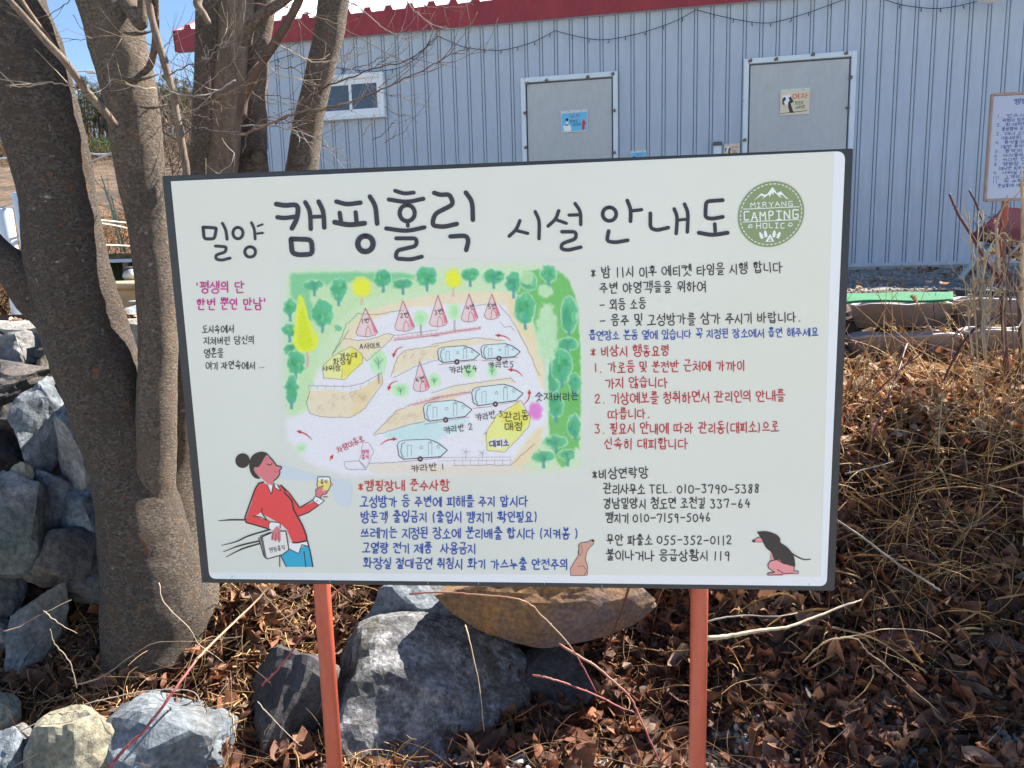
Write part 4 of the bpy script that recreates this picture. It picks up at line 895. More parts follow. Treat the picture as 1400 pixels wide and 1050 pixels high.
def sketch(P, w=.45, col=PL, layer=0, j=.7):
    Q = []
    for a, b in zip(P[:-1], P[1:]):
        n = max(2, int(math.hypot(b[0] - a[0], b[1] - a[1]) / 4))
        for k in range(n): t = k / n; Q.append((a[0] + (b[0] - a[0]) * t + rr.uniform(-j, j), a[1] + (b[1] - a[1]) * t + rr.uniform(-j, j)))
    Q.append(P[-1]); I.stroke(Q, w, col, layer)
for P in TENTS:
    Q = [P[0], P[1], P[2], P[3], P[4], P[5], P[0]]; I.stroke(Q, .65, ink(140, 84, 104), 1)
    bx = (P[4][0] + P[2][0]) / 2; by = P[3][1] - 1; I.stroke([(bx - 1.5, by), (bx - .5, by - 10), (bx + 1.5, by - 14), (bx + 5, by - 9), (bx + 6.5, by - 2)], .55, ink(150, 84, 110), 2)
for P, f_ in CARS:
    I.stroke(P[:4], .8, ink(80, 88, 108), 1); I.stroke(P[3:7], 1.0, DK, 1); I.stroke([P[6], P[7], P[8], P[0]], 1.0, DK, 2); I.stroke([f_(.12, .92), f_(.07, .6), f_(.09, .2), f_(.16, .1)], .8, ink(80, 84, 100), 2)
    for u0, u1, v0, v1 in ((.2, .28, .28, .88), (.62, .69, .2, .85)): I.stroke([f_(u0, v1), f_(u0, v0), f_(u1, v0), f_(u1, v1)], .45, ink(120, 110, 130), 1)
    for u, v in ((.48, .42), (.82, .42)): I.stroke([f_(u + .03 * math.cos(a), v + .08 * math.sin(a)) for a in np.linspace(0, 6, 8)], .45, ink(110, 100, 120), 1)
    I.stroke([f_(.62, .2), f_(.66, .12), f_(.69, .2)], .45, DK, 2)
    c0 = f_(.46, 1.02); I.poly([(c0[0] + 3.8 * math.cos(a), c0[1] + 3.8 * math.sin(a)) for a in np.linspace(0, 6.28, 13)[:-1]], ink(84, 66, 78), 3); I.poly([(c0[0] + 1.2 * math.cos(a), c0[1] + 1.2 * math.sin(a)) for a in np.linspace(0, 6.28, 9)[:-1]], ink(180, 180, 190), 4)
    sketch([f_(.02, 1.12), f_(.4, 1.1)], .6, ink(150, 90, 105), 1, .4); sketch([f_(.55, 1.06), f_(.95, 1.0)], .5, ink(150, 100, 115), 1, .3)
for P in (A_((570, 715), (700, 735), (820, 722), (960, 672), (1010, 690), (980, 735), (850, 850), (780, 912), (740, 880)), A_((470, 870), (570, 720), (620, 640)), A_((395, 1060), (395, 960), (480, 870), (640, 785), (735, 850), (735, 930), (580, 1075), (400, 1060)),
          A_((560, 1070), (560, 980)), C_((275, 235), (440, 240), (620, 240), (740, 220), (905, 120)), C_((280, 280), (250, 380), (280, 480), (400, 510), (640, 512), (760, 430), (910, 220), (905, 130)), A_((985, 1050), (1040, 880), (1110, 820), (1250, 800), (1400, 775)), A_((1000, 1060), (1200, 960), (1400, 900)),
          B_((0, 770), (200, 735), (410, 712), (640, 740)), C_((830, 660), (1040, 450), (1150, 410)), C_((840, 670), (1060, 600), (1280, 545)), D_((0, 300), (200, 240), (690, 170), (730, 210)), D_((465, 670), (560, 500)), D_((450, 660), (480, 640), (480, 800), (640, 815), (850, 590), (865, 510), (780, 365)),
          D_((560, 500), (760, 375)), D_((190, 930), (690, 925), (900, 740)), C_((575, 900), (600, 960), (770, 965), (710, 890), (575, 900)), C_((710, 890), (745, 730), (790, 730), (835, 800), (775, 955), (710, 890)), C_((790, 910), (1040, 905)), B_((600, 570), (640, 620), (690, 610), (720, 650)),
          B_((590, 420), (700, 560), (760, 660), (880, 900), (940, 1040)), A_((480, 850), (560, 700), (600, 590), (700, 500), (850, 510), (1100, 470)), B_((380, 430), (490, 425), (520, 400)), A_((1010, 690), (1400, 640)), A_((1010, 730), (1400, 690)), B_((0, 690), (430, 625)), C_((1130, 410), (1400, 340)), D_((0, 345), (340, 290))):
    sketch(P, .5, PL, 0)
for k in range(18): x = 545 + k * 6.5; y = 461 - k * .72; I.stroke([(x, y - 2), (x, y + 2.4)], .4, ink(190, 130, 150), 1)
for k in range(14): x = 570 + k * 6; y = 548 - k * 1.05; I.stroke([(x, y - 2), (x, y + 2.4)], .4, ink(190, 130, 150), 1)
for k in range(9): x, y = C_((270 + k * 75, 255 - max(0, k - 6) * 40))[0]; I.stroke([(x, y - 4), (x, y + 2)], .4, PL2, 1)
for k in range(8): x, y = D_((200 + k * 70, 850 + 70))[0]; I.stroke([(x, y - 8), (x, y)], .4, PL2, 1)
for y in (860, 890): I.stroke(D_((60, y), (690, y - 4)), .4, PL2, 2)
for k in range(70):
    x, y = rr.choice([C_((rr.uniform(290, 620), rr.uniform(310, 490)))[0], C_((rr.uniform(640, 800), rr.uniform(290, 380)))[0], A_((rr.uniform(1060, 1380), rr.uniform(830, 930)))[0], C_((rr.uniform(950, 1250), rr.uniform(460, 570)))[0]])
    I.stroke([(x + 3.2 * math.cos(a), y + 2.4 * math.sin(a)) for a in np.linspace(rr.uniform(0, 3), 5, 6)], .35, ink(186, 176, 162), rr.randint(0, 3))
# branches of the small trees
for (x, y, s_) in ((518, 495, 9), (548, 533, 6), (594, 520, 5), (641, 509, 5), (673, 507, 5), (430, 390, 7), (551, 388, 7), (675, 378, 8), (702, 386, 7), (776, 470, 7), (760, 604, 8), (743, 624, 8), (776, 622, 6), (399, 476, 5)):
    c_ = ink(88, 158, 160)
    I.stroke([(x, y + s_), (x, y - s_ * .2)], .8, c_, 2); I.stroke([(x, y + s_ * .5), (x - s_ * .7, y - s_ * .4)], .7, c_, 3); I.stroke([(x, y + s_ * .3), (x + s_ * .7, y - s_ * .5)], .7, c_, 4); I.stroke([(x, y), (x - s_ * .3, y - s_ * .8)], .6, c_, 5)
for (x, y) in ((575, 444), (621, 438), (518, 510)): I.stroke([(x, y), (x, y + 14)], .6, PL, 1); I.stroke([(x + 1.5, y), (x + 1.5, y + 14)], .5, PL2, 2)
for (cx_, cy_) in ((637, 617), (659.5, 619)):
    for a in (0, 1.2, 2.4, 3.7, 5.0): I.stroke([(cx_, cy_), (cx_ + 6 * math.cos(a), cy_ + 6 * math.sin(a) * .8)], .4, PL2, int(a))
    I.stroke([(cx_, cy_), (cx_, cy_ + 12)], .4, PL2, 5)
# arrows
def arrow(P, hd):
    I.stroke(P, 1.5, RDM, 3, True, taper=[.4, 1, 1.2]); x, y = P[-1]; a = rad(hd)
    I.poly([(x + 4.2 * math.cos(a), y + 4.2 * math.sin(a)), (x + 3.2 * math.cos(a + 2.2), y + 3.2 * math.sin(a + 2.2)), (x + 3.2 * math.cos(a - 2.2), y + 3.2 * math.sin(a - 2.2))], RDM, 5)
arrow(A_((1090, 788), (1040, 810), (1010, 860)), 105); arrow(C_((1043, 194), (990, 215), (968, 255)), 110); arrow(B_((690, 735), (640, 700), (580, 690)), 185); arrow(D_((795, 155), (745, 110), (690, 98)), 190)
arrow(D_((805, 400), (845, 350), (852, 295)), 268); arrow(C_((298, 706), (250, 660), (190, 636)), 200); arrow(C_((893, 750), (950, 712), (1015, 700)), 0); arrow(C_((455, 885), (465, 868), (472, 855)), -60)
TX = ink(60, 50, 60)
for (t, a, b, w, h, th, col) in [
  ('1번', *A_((730, 560), (795, 552)), 0, 6.4, .85, TX), ('2번', *A_((1063, 515), (1138, 505)), 0, 7, .85, TX), ('3번', *B_((25, 485), (98, 475)), 0, 7, .85, TX), ('4번', *B_((300, 445), (372, 436)), 0, 7, .85, TX), ('5번', *B_((488, 435), (562, 426)), 0, 7, .85, TX), ('6번', *C_((1200, 178), (1276, 168)), 0, 7, .85, TX),
  ('A사이트', *A_((712, 778), (892, 772)), 0, 8.0, .95, TX), ('개수대', *A_((535, 860), (690, 852)), 0, 7.4, .85, TX), ('화장실', *A_((482, 912), (640, 905)), 0, 8.5, .9, TX), ('샤워장', *A_((390, 972), (548, 968)), 0, 7.6, .9, TX),
  ('캬라반4', *B_((155, 985), (395, 965)), 0, 10, 1.1, TX), ('캬라반5', *B_((497, 940), (715, 930)), 0, 9.5, 1.1, TX), ('캬라반 2', *D_((110, 615), (355, 580)), 0, 9.5, 1.1, TX), ('캬라반 3', *D_((385, 505), (620, 465)), 0, 9.5, 1.1, TX),
  ('관리동', *D_((628, 500), (842, 485)), 0, 11.5, 1.2, TX), ('매점', *D_((638, 585), (787, 578)), 0, 11, 1.2, TX), ('대피소', *D_((503, 735), (675, 722)), 0, 9.0, 1.4, TX), ('숫재버리는', *D_((903, 325), (1275, 322)), 0, 11, 1.25, BK2),
  ('캬라반 1', (562.5, 639), (608, 636), 0, 9.5, 1.15, TX), ('차량이동로', (461, 614.5), (497, 597.5), 0, 8.0, 1.0, ink(175, 45, 62)), ('캠핑', (494.7, 616.8), (505, 616.4), 0, 5.2, .75, ink(200, 70, 140)), ('홀릭', (494.7, 624), (505, 623.6), 0, 5.2, .75, ink(200, 70, 120))]:
    I.text(t, a[0], a[1] + .8, b[0], b[1] + .8, h, th * .88, col, 6, seed=int(a[0]))
I.make('map_drawing', sign, 'pencil outlines, red arrows and labels drawn over the map')

# ------------------------------------------------------------------ small notices on the building
def notice(x0, y0, x1, y1, off, name, label, bgc, draw, sk=0):
    zc = (WS((x0 + x1) / 2, (y0 + y1) / 2, off)); a = WS(x0, (y0 + y1) / 2, off)[0]; b = WS(x1, (y0 + y1) / 2, off)[0]; z1 = WS((x0 + x1) / 2, y0, off)[1]; z0 = WS((x0 + x1) / 2, y1, off)[1]
    rt = thing(name, WP((a + b) / 2, z0, off), label, 'notice')
    mb = MB(); mb.box(WP((a + b) / 2, (z0 + z1) / 2, off), (b - a, .006, z1 - z0), bax, bev=.001); part('board', mb, M['noticeboard'], rt)
    f_ = lambda u, v, o=0: WP(a + (b - a) * u, z1 - (z1 - z0) * v, off + .0035 + o)
    I2 = Ink(lambda u, v, o: f_(u, v, o), .0006, .00022); draw(I2, bgc); I2.make('print', rt)
    for u in (.28, .76):
        mb = MB(); mb.tube([f_(u, .055, -.001), f_(u, .055, .004)], .004, 8); part('screw', mb, M['bolt'], rt)
M['noticeboard'] = mat('notice_board', (.66, .66, .62), rough=.5)
def d_men(I2, bgc):
    k = ink(40, 46, 56)
    I2.poly([(.03, .13), (.97, .11), (.97, .95), (.03, .96)], bgc, 0); I2.text('남자', .34, .27, .70, .25, .18, .018, ink(150, 50, 120), 1); I2.text('화장실', .33, .52, .62, .50, .13, .013, k, 1); I2.text('샤워장', .42, .68, .74, .66, .11, .012, k, 1)
    w = ink(225, 228, 238)
    I2.poly([(.10, .94), (.07, .74), (.14, .66), (.30, .66), (.37, .76), (.36, .94)], w, 1, True); I2.poly([(.18, .66), (.19, .50), (.27, .50), (.28, .66)], w, 2); I2.poly([(.16, .63), (.29, .63), (.26, .69), (.18, .69)], k, 3); I2.poly([(.225 + .055 * math.cos(a), .42 + .07 * math.sin(a)) for a in np.linspace(0, 6, 11)], k, 3)
    I2.stroke([(.09, .9), (.08, .76)], .01, k, 3)
    r = ink(180, 60, 66); I2.poly([(.78, .92), (.79, .60), (.82, .48), (.88, .48), (.90, .56), (.95, .62), (.89, .70), (.88, .92)], r, 2); I2.poly([(.835 + .035 * math.cos(a), .43 + .05 * math.sin(a)) for a in np.linspace(0, 6, 9)], ink(205, 150, 140), 3)
def d_women(I2, bgc):
    k = ink(52, 56, 64)
    I2.poly([(.02, .12), (.98, .10), (.98, .96), (.02, .97)], bgc, 0); I2.text('여자', .42, .30, .92, .28, .22, .026, ink(190, 60, 66), 1); I2.text('화장실', .50, .56, .78, .54, .13, .013, k, 1); I2.text('샤워장', .52, .73, .84, .71, .12, .013, k, 1)
    I2.poly([(.08, .24), (.34, .22), (.34, .60), (.08, .60)], ink(225, 232, 242), 1); I2.poly([(.08, .36), (.16, .30), (.19, .40), (.12, .50), (.17, .58), (.08, .58)], k, 2, True)
    I2.poly([(.28, .34), (.36, .30), (.42, .42), (.46, .50), (.36, .56), (.44, .84), (.50, .92), (.34, .92), (.28, .70), (.27, .52), (.32, .44)], k, 3); I2.stroke([(.04, .93), (.30, .90), (.92, .87)], .02, k, 4)
BGB = ink(92, 178, 226); BGT = ink(196, 194, 176)
notice(767, 150.5, 803.5, 180.5, .030, 'door_notice', 'blue notice with a figure in white, on the left grey door', BGB, d_men)
notice(1066.5, 121, 1107, 157, .030, 'door_notice', 'cream notice with two dark heads and red letters, on the right grey door', BGT, d_women)
notice(862, 206, 884, 226, .010, 'wall_notice', 'small blue notice on the wall just above the top edge of the sign', BGB, d_men)
notice(989.5, 196.5, 1011.5, 214, .010, 'wall_notice', 'small cream notice on the wall left of the wider door, just above the sign', BGT, d_women)
s_, z_ = WS(980.5, 204); bx = thing('wall_box', WP(s_, z_ - .06, .03), 'small dark hooded box on the wall beside the cream notice', 'box')
mb = MB(); mb.box(WP(s_, z_ - .03, .03), (.072, .06, .15), bax, bev=.005); part('body', mb, M['frame'], bx)
mb = MB(); mb.box(WP(s_, z_ + .043, .038), (.080, .085, .035), bax, bev=.006); part('hood', mb, M['groove'], bx)
# right-hand notice board on red posts
NBY = 5.5
M['nbframe'] = mat('brown_wood_frame', (.40, .27, .22), (.48, .34, .27), None, scale=20, rough=.6)
M['nbpanel'] = mat('notice_panel', (.55, .62, .80), rough=.35)
pl0 = at(1348, 270, NBY); nph = rad(9); nu = Vector((math.cos(nph), -math.sin(nph), 0)); nnr = Vector((math.sin(nph), math.cos(nph), 0))
def NBp(u, z, off=0): return pl0 + nu * u + UP * (z - pl0.z) - nnr * off
ztop = at(1356, 132, NBY).z; zbot = at(1346, 272, NBY).z; nw = 1.0
nax = (nu, -nnr, UP); nbt = thing('rules_board', (NBp(.5, 1.3).x, NBp(.5, 1.3).y, 1.24), 'pale blue rules board in a thin brown frame on red posts', 'notice board')
mb = MB(); mb.box(NBp(nw / 2, (ztop + zbot) / 2), (nw, .012, ztop - zbot), nax); part('panel', mb, M['nbpanel'], nbt)
for (c_, s__) in ((NBp(-.008, (ztop + zbot) / 2), (.014, .03, ztop - zbot + .03)), (NBp(nw + .008, (ztop + zbot) / 2), (.014, .03, ztop - zbot + .03)), (NBp(nw / 2, ztop + .011), (nw - .005, .03, .018)), (NBp(nw / 2, zbot - .011), (nw - .005, .03, .018))):
    mb = MB(); mb.box(c_, s__, nax, bev=.002); part('frame_strip', mb, M['nbframe'], nbt)
for u in (.14, .86):
    mb = MB(); mb.tube([NBp(u, ztop - .1, -.03), NBp(u, 1.15, -.03)], .022, 14); part('post', mb, M['post'], nbt)
I = Ink(lambda x, y, o: NBp((x - 1346) * .0052, ztop - (y - 132) * .0052, o), .0066, .0003)
nb_b = ink(70, 92, 160); nb_r = ink(196, 100, 120); 
I.text('캠핑홀릭', 1371.5, 140.5, 1403, 138.5, 6.2, 1.0, nb_b)
rows = [('1. 반드시 ', '인원', 12), ('위험이 있으니 주의', '', 0), ('2. 화재위험 금지', '', 0), ('불법행위 금물입니다', '', 0), ('3. 매너 소음방지 및 고성방가', '', 0), ('(매너타임)', '밤11시', 0), ('4. 음식물과 쓰레기 분리', '', 0), ('(일반 음식물 재활용)', '', 0),
        ('5. 음악의 ', '볼륨 소리', 0), ('6. 아이들의 애견줄을 꼭', '', 0), ('7. 커다란 안전사고 예방', '', 0), ('8. 캠핑장 사이트 내 모든', '', 0), ('에서만 피우시고 담배를', '', 0), ('9. 샤워실 이용은 오전과', '', 0), ('10. 고객의 소유물에 대한', '', 0), ('11. 위 수칙을 준수해 주시', '', 0), ('분실물에 대하여 당사에서', '', 0)]
y = 157.5
for t, t2, _k in rows:
    I.text(t, 1352 + (0 if t[0].isdigit() else 7), y, 1352 + len(t) * 5.2, y, 4.2, .65, nb_b)
    if t2: I.text(t2, 1352 + len(t) * 5.2 + 4, y, 1352 + (len(t) + len(t2)) * 5.2 + 4, y, 4.2, .65, nb_r)
    y += 5.6
props(I.make('lettering', nbt), kind='stuff')
# ------------------------------------------------------------------ multi-stemmed tree
def limb(mb, rows, seed, amp=.06, n=40, mi=0, sub=5, freq=9):   # rows: (px, py, half-width px, depth)
    P = [at(x, y, Y) for x, y, h, Y in rows]; R = [h * ppm(Y) * 1.0 for x, y, h, Y in rows]
    PP = catmull(P, sub); RR = np.interp(np.linspace(0, len(R) - 1, len(PP)), range(len(R)), R)
    mb.tube(PP, list(RR), n, mi, amp=amp, freq=freq, seed=seed)
    return PP, RR
tb = at(215, 900, 2.42)
tree = thing('multi_stemmed_tree', (tb.x, tb.y, hz(tb.x, tb.y)), 'bare grey-brown tree with several thick stems leaning apart, behind the left edge of the sign', 'tree')
def tpart(name, rows, seed, mt='bark', amp=.06, n=40, label=None, sub=6, freq=9):
    mb = MB(); limb(mb, rows, seed, amp, n, 0, sub, freq); return part(name, mb, M[mt], tree, label)
tpart('trunk', [(222, 1010, 98, 2.420), (216, 940, 80, 2.420), (212, 880, 72, 2.420), (212, 820, 72, 2.420), (201, 750, 62, 2.420), (188, 690, 55, 2.414), (177, 640, 50, 2.424), (168, 600, 54, 2.430), (150, 550, 54, 2.430), (133, 500, 54, 2.430), (116, 450, 54, 2.440), (102, 400, 52, 2.430), (88, 330, 49, 2.420), (79, 262, 46, 2.420), (64, 200, 48, 2.420), (45, 130, 49, 2.410), (24, 60, 50, 2.410), (2, 0, 50, 2.410), (-30, -80, 48, 2.400), (-70, -200, 42, 2.400), (-110, -330, 34, 2.400)],
      1, 'bark_dark', amp=.055, n=96, label='thickest stem, leaning left', sub=8)
tpart('branch', [(85, 440, 30, 2.430), (52, 402, 33, 2.420), (25, 372, 27, 2.400), (0, 350, 21, 2.390), (-40, 310, 19, 2.370), (-100, 250, 17, 2.350), (-160, 150, 14, 2.300)], 2, 'bark_dark', n=30)
tpart('trunk', [(208, 700, 30, 2.410), (210, 640, 30, 2.400), (214, 560, 27, 2.390), (216, 480, 25, 2.400), (214, 410, 26, 2.408), (206, 330, 26, 2.410), (197, 262, 29, 2.410), (187, 190, 32, 2.410), (180, 140, 33, 2.410), (169, 90, 34, 2.410), (158, 45, 35, 2.410), (146, 0, 37, 2.410), (130, -60, 34, 2.410), (120, -180, 30, 2.410), (112, -320, 24, 2.410)], 3, amp=.065, n=72, sub=8)
tpart('trunk', [(236, 880, 60, 2.500), (244, 800, 56, 2.500), (250, 720, 44.66, 2.544), (256, 640, 37.26, 2.602), (262, 560, 31.65, 2.660), (268, 480, 25.8, 2.719), (272, 400, 21.9, 2.777), (273, 320, 18.955, 2.835), (273, 240, 15.68, 2.850), (278, 190, 15.68, 2.850), (284, 100, 16.8, 2.850), (288, 0, 17.92, 2.850), (292, -120, 16.8, 2.850), (290, -300, 11.2, 2.850)], 4, 'bark', n=48)
tpart('trunk', [(250, 760, 40, 2.563), (270, 640, 34, 2.643), (285, 500, 26, 2.737), (294, 380, 23, 2.817), (301, 240, 22, 2.870), (306, 190, 21, 2.870), (311, 120, 21, 2.870), (317, 60, 21, 2.870), (323, 0, 22, 2.870), (330, -120, 20, 2.870), (335, -300, 14, 2.870)], 5, 'bark_smooth', n=40, amp=.05)
tpart('trunk', [(262, 760, 40, 2.693), (290, 640, 32, 2.768), (315, 500, 25, 2.855), (332, 380, 21, 2.930), (344, 240, 20, 2.980), (346, 200, 18, 2.980), (348, 120, 16, 2.980), (352, 60, 16, 2.980), (358, 0, 17, 2.980), (368, -120, 15, 2.980), (370, -300, 10, 2.980)], 6, n=34, amp=.12, freq=14)
tpart('trunk', [(268, 790, 40, 2.620), (300, 690, 34, 2.716), (340, 560, 28, 2.838), (375, 420, 24, 2.945), (400, 300, 22, 3.040), (412, 235, 21, 3.050), (417, 200, 20, 3.050), (425, 150, 18.5, 3.050), (437, 100, 17.5, 3.050), (449, 45, 19, 3.050), (456, 0, 19.5, 3.050), (470, -100, 17, 3.050), (480, -300, 10, 3.050)], 7, n=40, amp=.06, label='stem leaning right in front of the building')
tpart('branch', [(262, 520, 5, 2.3), (258, 380, 5, 2.3), (255, 240, 4.6, 2.3), (251, 212, 4.6, 2.3), (243, 168, 5, 2.3), (234, 120, 4.6, 2.3), (225, 85, 5, 2.3), (214, 50, 4.5, 2.3), (203, 0, 4.5, 2.3), (195, -80, 4, 2.3)], 8, 'bark_smooth', n=12, amp=.12, freq=30)
tpart('branch', [(156, 170, 5.5, 2.300), (142, 152, 5, 2.240), (118, 124, 5, 2.220), (92, 88, 4.5, 2.160), (68, 62, 4.5, 2.140), (40, 30, 4, 2.140), (10, -4, 4, 2.140), (-30, -50, 3.5, 2.140)], 9, 'bark_smooth', n=12, amp=.1, freq=30)
tpart('branch', [(82, 78, 3.4, 2.18), (66, 52, 3.2, 2.16), (48, 28, 3, 2.15), (26, -6, 3, 2.15), (10, -50, 2.5, 2.15)], 10, 'bark_smooth', n=8)
tpart('branch', [(196, 100, 4, 2.38), (206, 88, 4.6, 2.36), (212, 60, 4.2, 2.34), (213, 20, 4, 2.33), (212, -20, 4, 2.3), (208, -90, 3, 2.3)], 11, n=10)
tpart('branch', [(170, 0, 9, 2.36), (185, 20, 10, 2.34), (193, 32, 8, 2.33), (194, 0, 5, 2.33), (192, -50, 5, 2.33)], 12, n=14)
tpart('branch', [(330, 160, 7, 2.5), (333, 134, 6.5, 2.5), (345, 108, 6, 2.48), (357, 86, 6, 2.47), (385, 45, 5.6, 2.45), (408, 2, 5.4, 2.44), (440, -70, 5, 2.42)], 13, 'twig_dark', n=12)
tpart('branch', [(336, 60, 8, 2.5), (342, 36, 7, 2.47), (362, 18, 6.5, 2.45), (392, -2, 6, 2.43), (440, -40, 5, 2.4)], 14, n=12)
tpart('branch', [(278, -20, 5, 2.4), (270, 4, 5, 2.4), (278, 18, 4.5, 2.38), (286, 32, 3, 2.36)], 15, 'bark_smooth', n=10, amp=.25, freq=40)
# twigs, hand placed then grown
TW_ = []
def twig(rows, w0, w1, mt='twig', forks=3, seed=0, name='twig', root=None, fl=1.0):
    r = random.Random(seed); mb = MB(); root = root or tree
    P = catmull([at(x, y, Y) for x, y, Y in rows], 6)
    P = [p + Vector((r.uniform(-1, 1), r.uniform(-1, 1), r.uniform(-1, 1))) * (.003 if root is tree else .001) for p in P]
    w0 *= (.8 if root is tree else 1); w1 *= (.75 if root is tree else 1); mb.tube(P, list(np.linspace(w0, w1, len(P)) * ppm(rows[0][2]) * .5), 6)
    for k in range(forks):
        i = r.randint(len(P) // 5, len(P) - 2); d = (P[i + 1] - P[i]).normalized(); q = P[i].copy(); L = r.uniform(.05, .16) * fl
        dd_ = (d + Vector((r.uniform(-.6, .6), r.uniform(-.5, .5), r.uniform(-.8, .8)))).normalized(); Q = [q]
        for s_ in range(5):
            dd_ = (dd_ + Vector((r.uniform(-.2, .2), r.uniform(-.2, .2), r.uniform(-.1, .3)))).normalized(); q = q + dd_ * L / 5; Q.append(q)
        mb.tube(Q, list(np.linspace(w1 * 1.1, w1 * .45, 6) * ppm(rows[0][2]) * .5), 5)
        if r.random() < .5:
            q = Q[3]; dd2 = (dd_ + Vector((r.uniform(-.9, .9), 0, r.uniform(-.9, .9)))).normalized(); mb.tube([q, q + dd2 * L * .35, q + dd2 * L * .6 + UP * .01], [w1 * .3 * ppm(rows[0][2])] * 2 + [w1 * .2 * ppm(rows[0][2])], 5)
    return part(name, mb, M[mt], root)
twig([(330, 185, 2.5), (352, 176, 2.45), (385, 162, 2.4), (412, 152, 2.35), (450, 147, 2.3), (500, 132, 2.28), (540, 114, 2.25), (575, 97, 2.22), (610, 78, 2.2), (645, 63, 2.2)], 4.6, 1.2, forks=11, seed=1, fl=1.3)
twig([(375, 168, 2.42), (405, 152, 2.4), (440, 122, 2.38), (470, 110, 2.36), (510, 94, 2.33), (545, 86, 2.3), (575, 72, 2.28), (598, 52, 2.26)], 3.4, 1.1, forks=9, seed=2, mt='twig_dark')
twig([(381, 60, 2.45), (400, 72, 2.4), (425, 84, 2.38), (455, 84, 2.36), (480, 80, 2.34), (512, 68, 2.33)], 2.8, 1.0, forks=6, seed=3, mt='drywood')
twig([(330, 172, 2.5), (370, 172, 2.45), (410, 181, 2.42), (442, 192, 2.4), (452, 208, 2.4), (471, 232, 2.4)], 2.6, 1.3, forks=6, seed=4, mt='graywood')
twig([(470, 0, 2.6), (492, 10, 2.6), (520, 36, 2.58), (545, 48, 2.56), (562, 58, 2.55)], 2.4, 1.0, forks=6, seed=5, mt='graywood')
twig([(556, 0, 2.6), (563, 12, 2.6), (575, 22, 2.6), (590, 34, 2.6), (615, 40, 2.6)], 2.0, .9, forks=5, seed=6, mt='graywood')
twig([(580, 8, 2.6), (605, 10, 2.6), (630, 9, 2.6), (648, 5, 2.6)], 1.8, .8, forks=3, seed=7)
twig([(335, 5, 2.5), (380, 8, 2.5), (440, 25, 2.5), (480, 45, 2.5), (540, 78, 2.5), (560, 90, 2.5)], 2.0, .8, forks=6, seed=8)
twig([(212, 120, 2.33), (195, 121, 2.3), (165, 110, 2.28), (148, 109, 2.26)], 2.4, 1.2, forks=3, seed=9, mt='drywood')
twig([(322, 110, 2.3), (298, 124, 2.28), (270, 131, 2.25), (240, 127, 2.24), (223, 119, 2.22)], 2.6, 1.4, forks=4, seed=10, mt='graywood')
twig([(247, 166, 2.3), (262, 155, 2.28), (290, 137, 2.26), (320, 122, 2.25), (352, 112, 2.25)], 2.4, 1.1, forks=5, seed=11)
twig([(228, 106, 2.3), (245, 95, 2.28), (275, 84, 2.25), (310, 83, 2.24), (350, 80, 2.24), (372, 74, 2.24)], 2.2, 1.0, forks=5, seed=12, mt='twig_dark')
twig([(118, 127, 2.25), (95, 118, 2.2), (70, 113, 2.15), (40, 118, 2.12), (12, 118, 2.1)], 2.6, 1.8, forks=4, seed=13, mt='drywood')
twig([(215, 65, 2.3), (180, 52, 2.25), (145, 48, 2.2), (105, 54, 2.2), (72, 48, 2.2)], 1.8, .8, forks=6, seed=14, mt='twig')
twig([(96, 0, 2.2), (70, 20, 2.2), (50, 45, 2.2)], 1.5, .8, forks=3, seed=15, mt='twig_dark')
twig([(100, 20, 2.3), (120, 50, 2.3), (135, 60, 2.3)], 1.2, .7, forks=3, seed=16)
twig([(303, 190, 2.3), (320, 215, 2.28), (300, 236, 2.27), (285, 240, 2.26)], 1.6, .9, forks=4, seed=17, mt='drywood')
twig([(300, 175, 2.4), (292, 150, 2.4), (283, 95, 2.4), (280, 60, 2.4)], 1.4, .8, forks=3, seed=18)
twig([(297, 82, 2.4), (302, 62, 2.4), (309, 38, 2.4)], 1.6, .8, forks=2, seed=19, mt='drywood')
twig([(330, 210, 2.45), (345, 175, 2.42), (372, 160, 2.4), (395, 170, 2.4), (430, 165, 2.4)], 1.8, .8, forks=5, seed=20)
twig([(372, -5, 2.45), (400, 15, 2.45), (412, 45, 2.45), (405, 75, 2.45)], 1.6, .8, forks=5, seed=21)
for k in range(46):
    r = random.Random(100 + k); x = r.uniform(200, 540); y = r.uniform(60, 215); Y = r.uniform(2.2, 2.6); a = r.uniform(-1.0, .6); L = r.uniform(30, 80)
    twig([(x, y, Y), (x + L * .35 * math.cos(a), y + L * .35 * math.sin(a) + r.uniform(-4, 4), Y), (x + L * .7 * math.cos(a), y + L * .7 * math.sin(a) + r.uniform(-6, 6), Y), (x + L * math.cos(a), y + L * math.sin(a) - 4, Y)], 1.5, .6, r.choice(['twig', 'twig_dark', 'graywood', 'drywood']), 2, 200 + k)

# ------------------------------------------------------------------ rocks
def rockmat(name, a, b, c=None, sc=7, spots=None, bump=.012): return mat(name, a, b, c, scale=sc, rough=.92, bump=bump, bscale=34, spots=spots, sw=.14, fine=.35, ramp=(.36, .62))
M['r_dark'] = rockmat('rock_dark', (.03, .029, .031), (.075, .07, .075), (.13, .11, .095))
M['r_blue'] = rockmat('rock_blue_grey', (.075, .09, .108), (.20, .23, .26), (.13, .125, .115), spots=((.34, .36, .38), 12, .66))
M['r_grey'] = rockmat('rock_grey', (.10, .097, .095), (.27, .265, .26), (.09, .11, .10), spots=((.42, .41, .40), 15, .64))
M['r_pale'] = rockmat('rock_pale', (.20, .20, .20), (.38, .38, .385), (.16, .145, .12))
M['r_lich'] = rockmat('rock_lichen', (.06, .062, .066), (.15, .15, .155), (.09, .078, .062), sc=9, spots=((.30, .30, .315), 15, .47), bump=.02)
M['r_orange'] = rockmat('rock_orange', (.12, .075, .05), (.26, .14, .055), (.13, .095, .09), sc=8, spots=((.40, .34, .24), 9, .70))
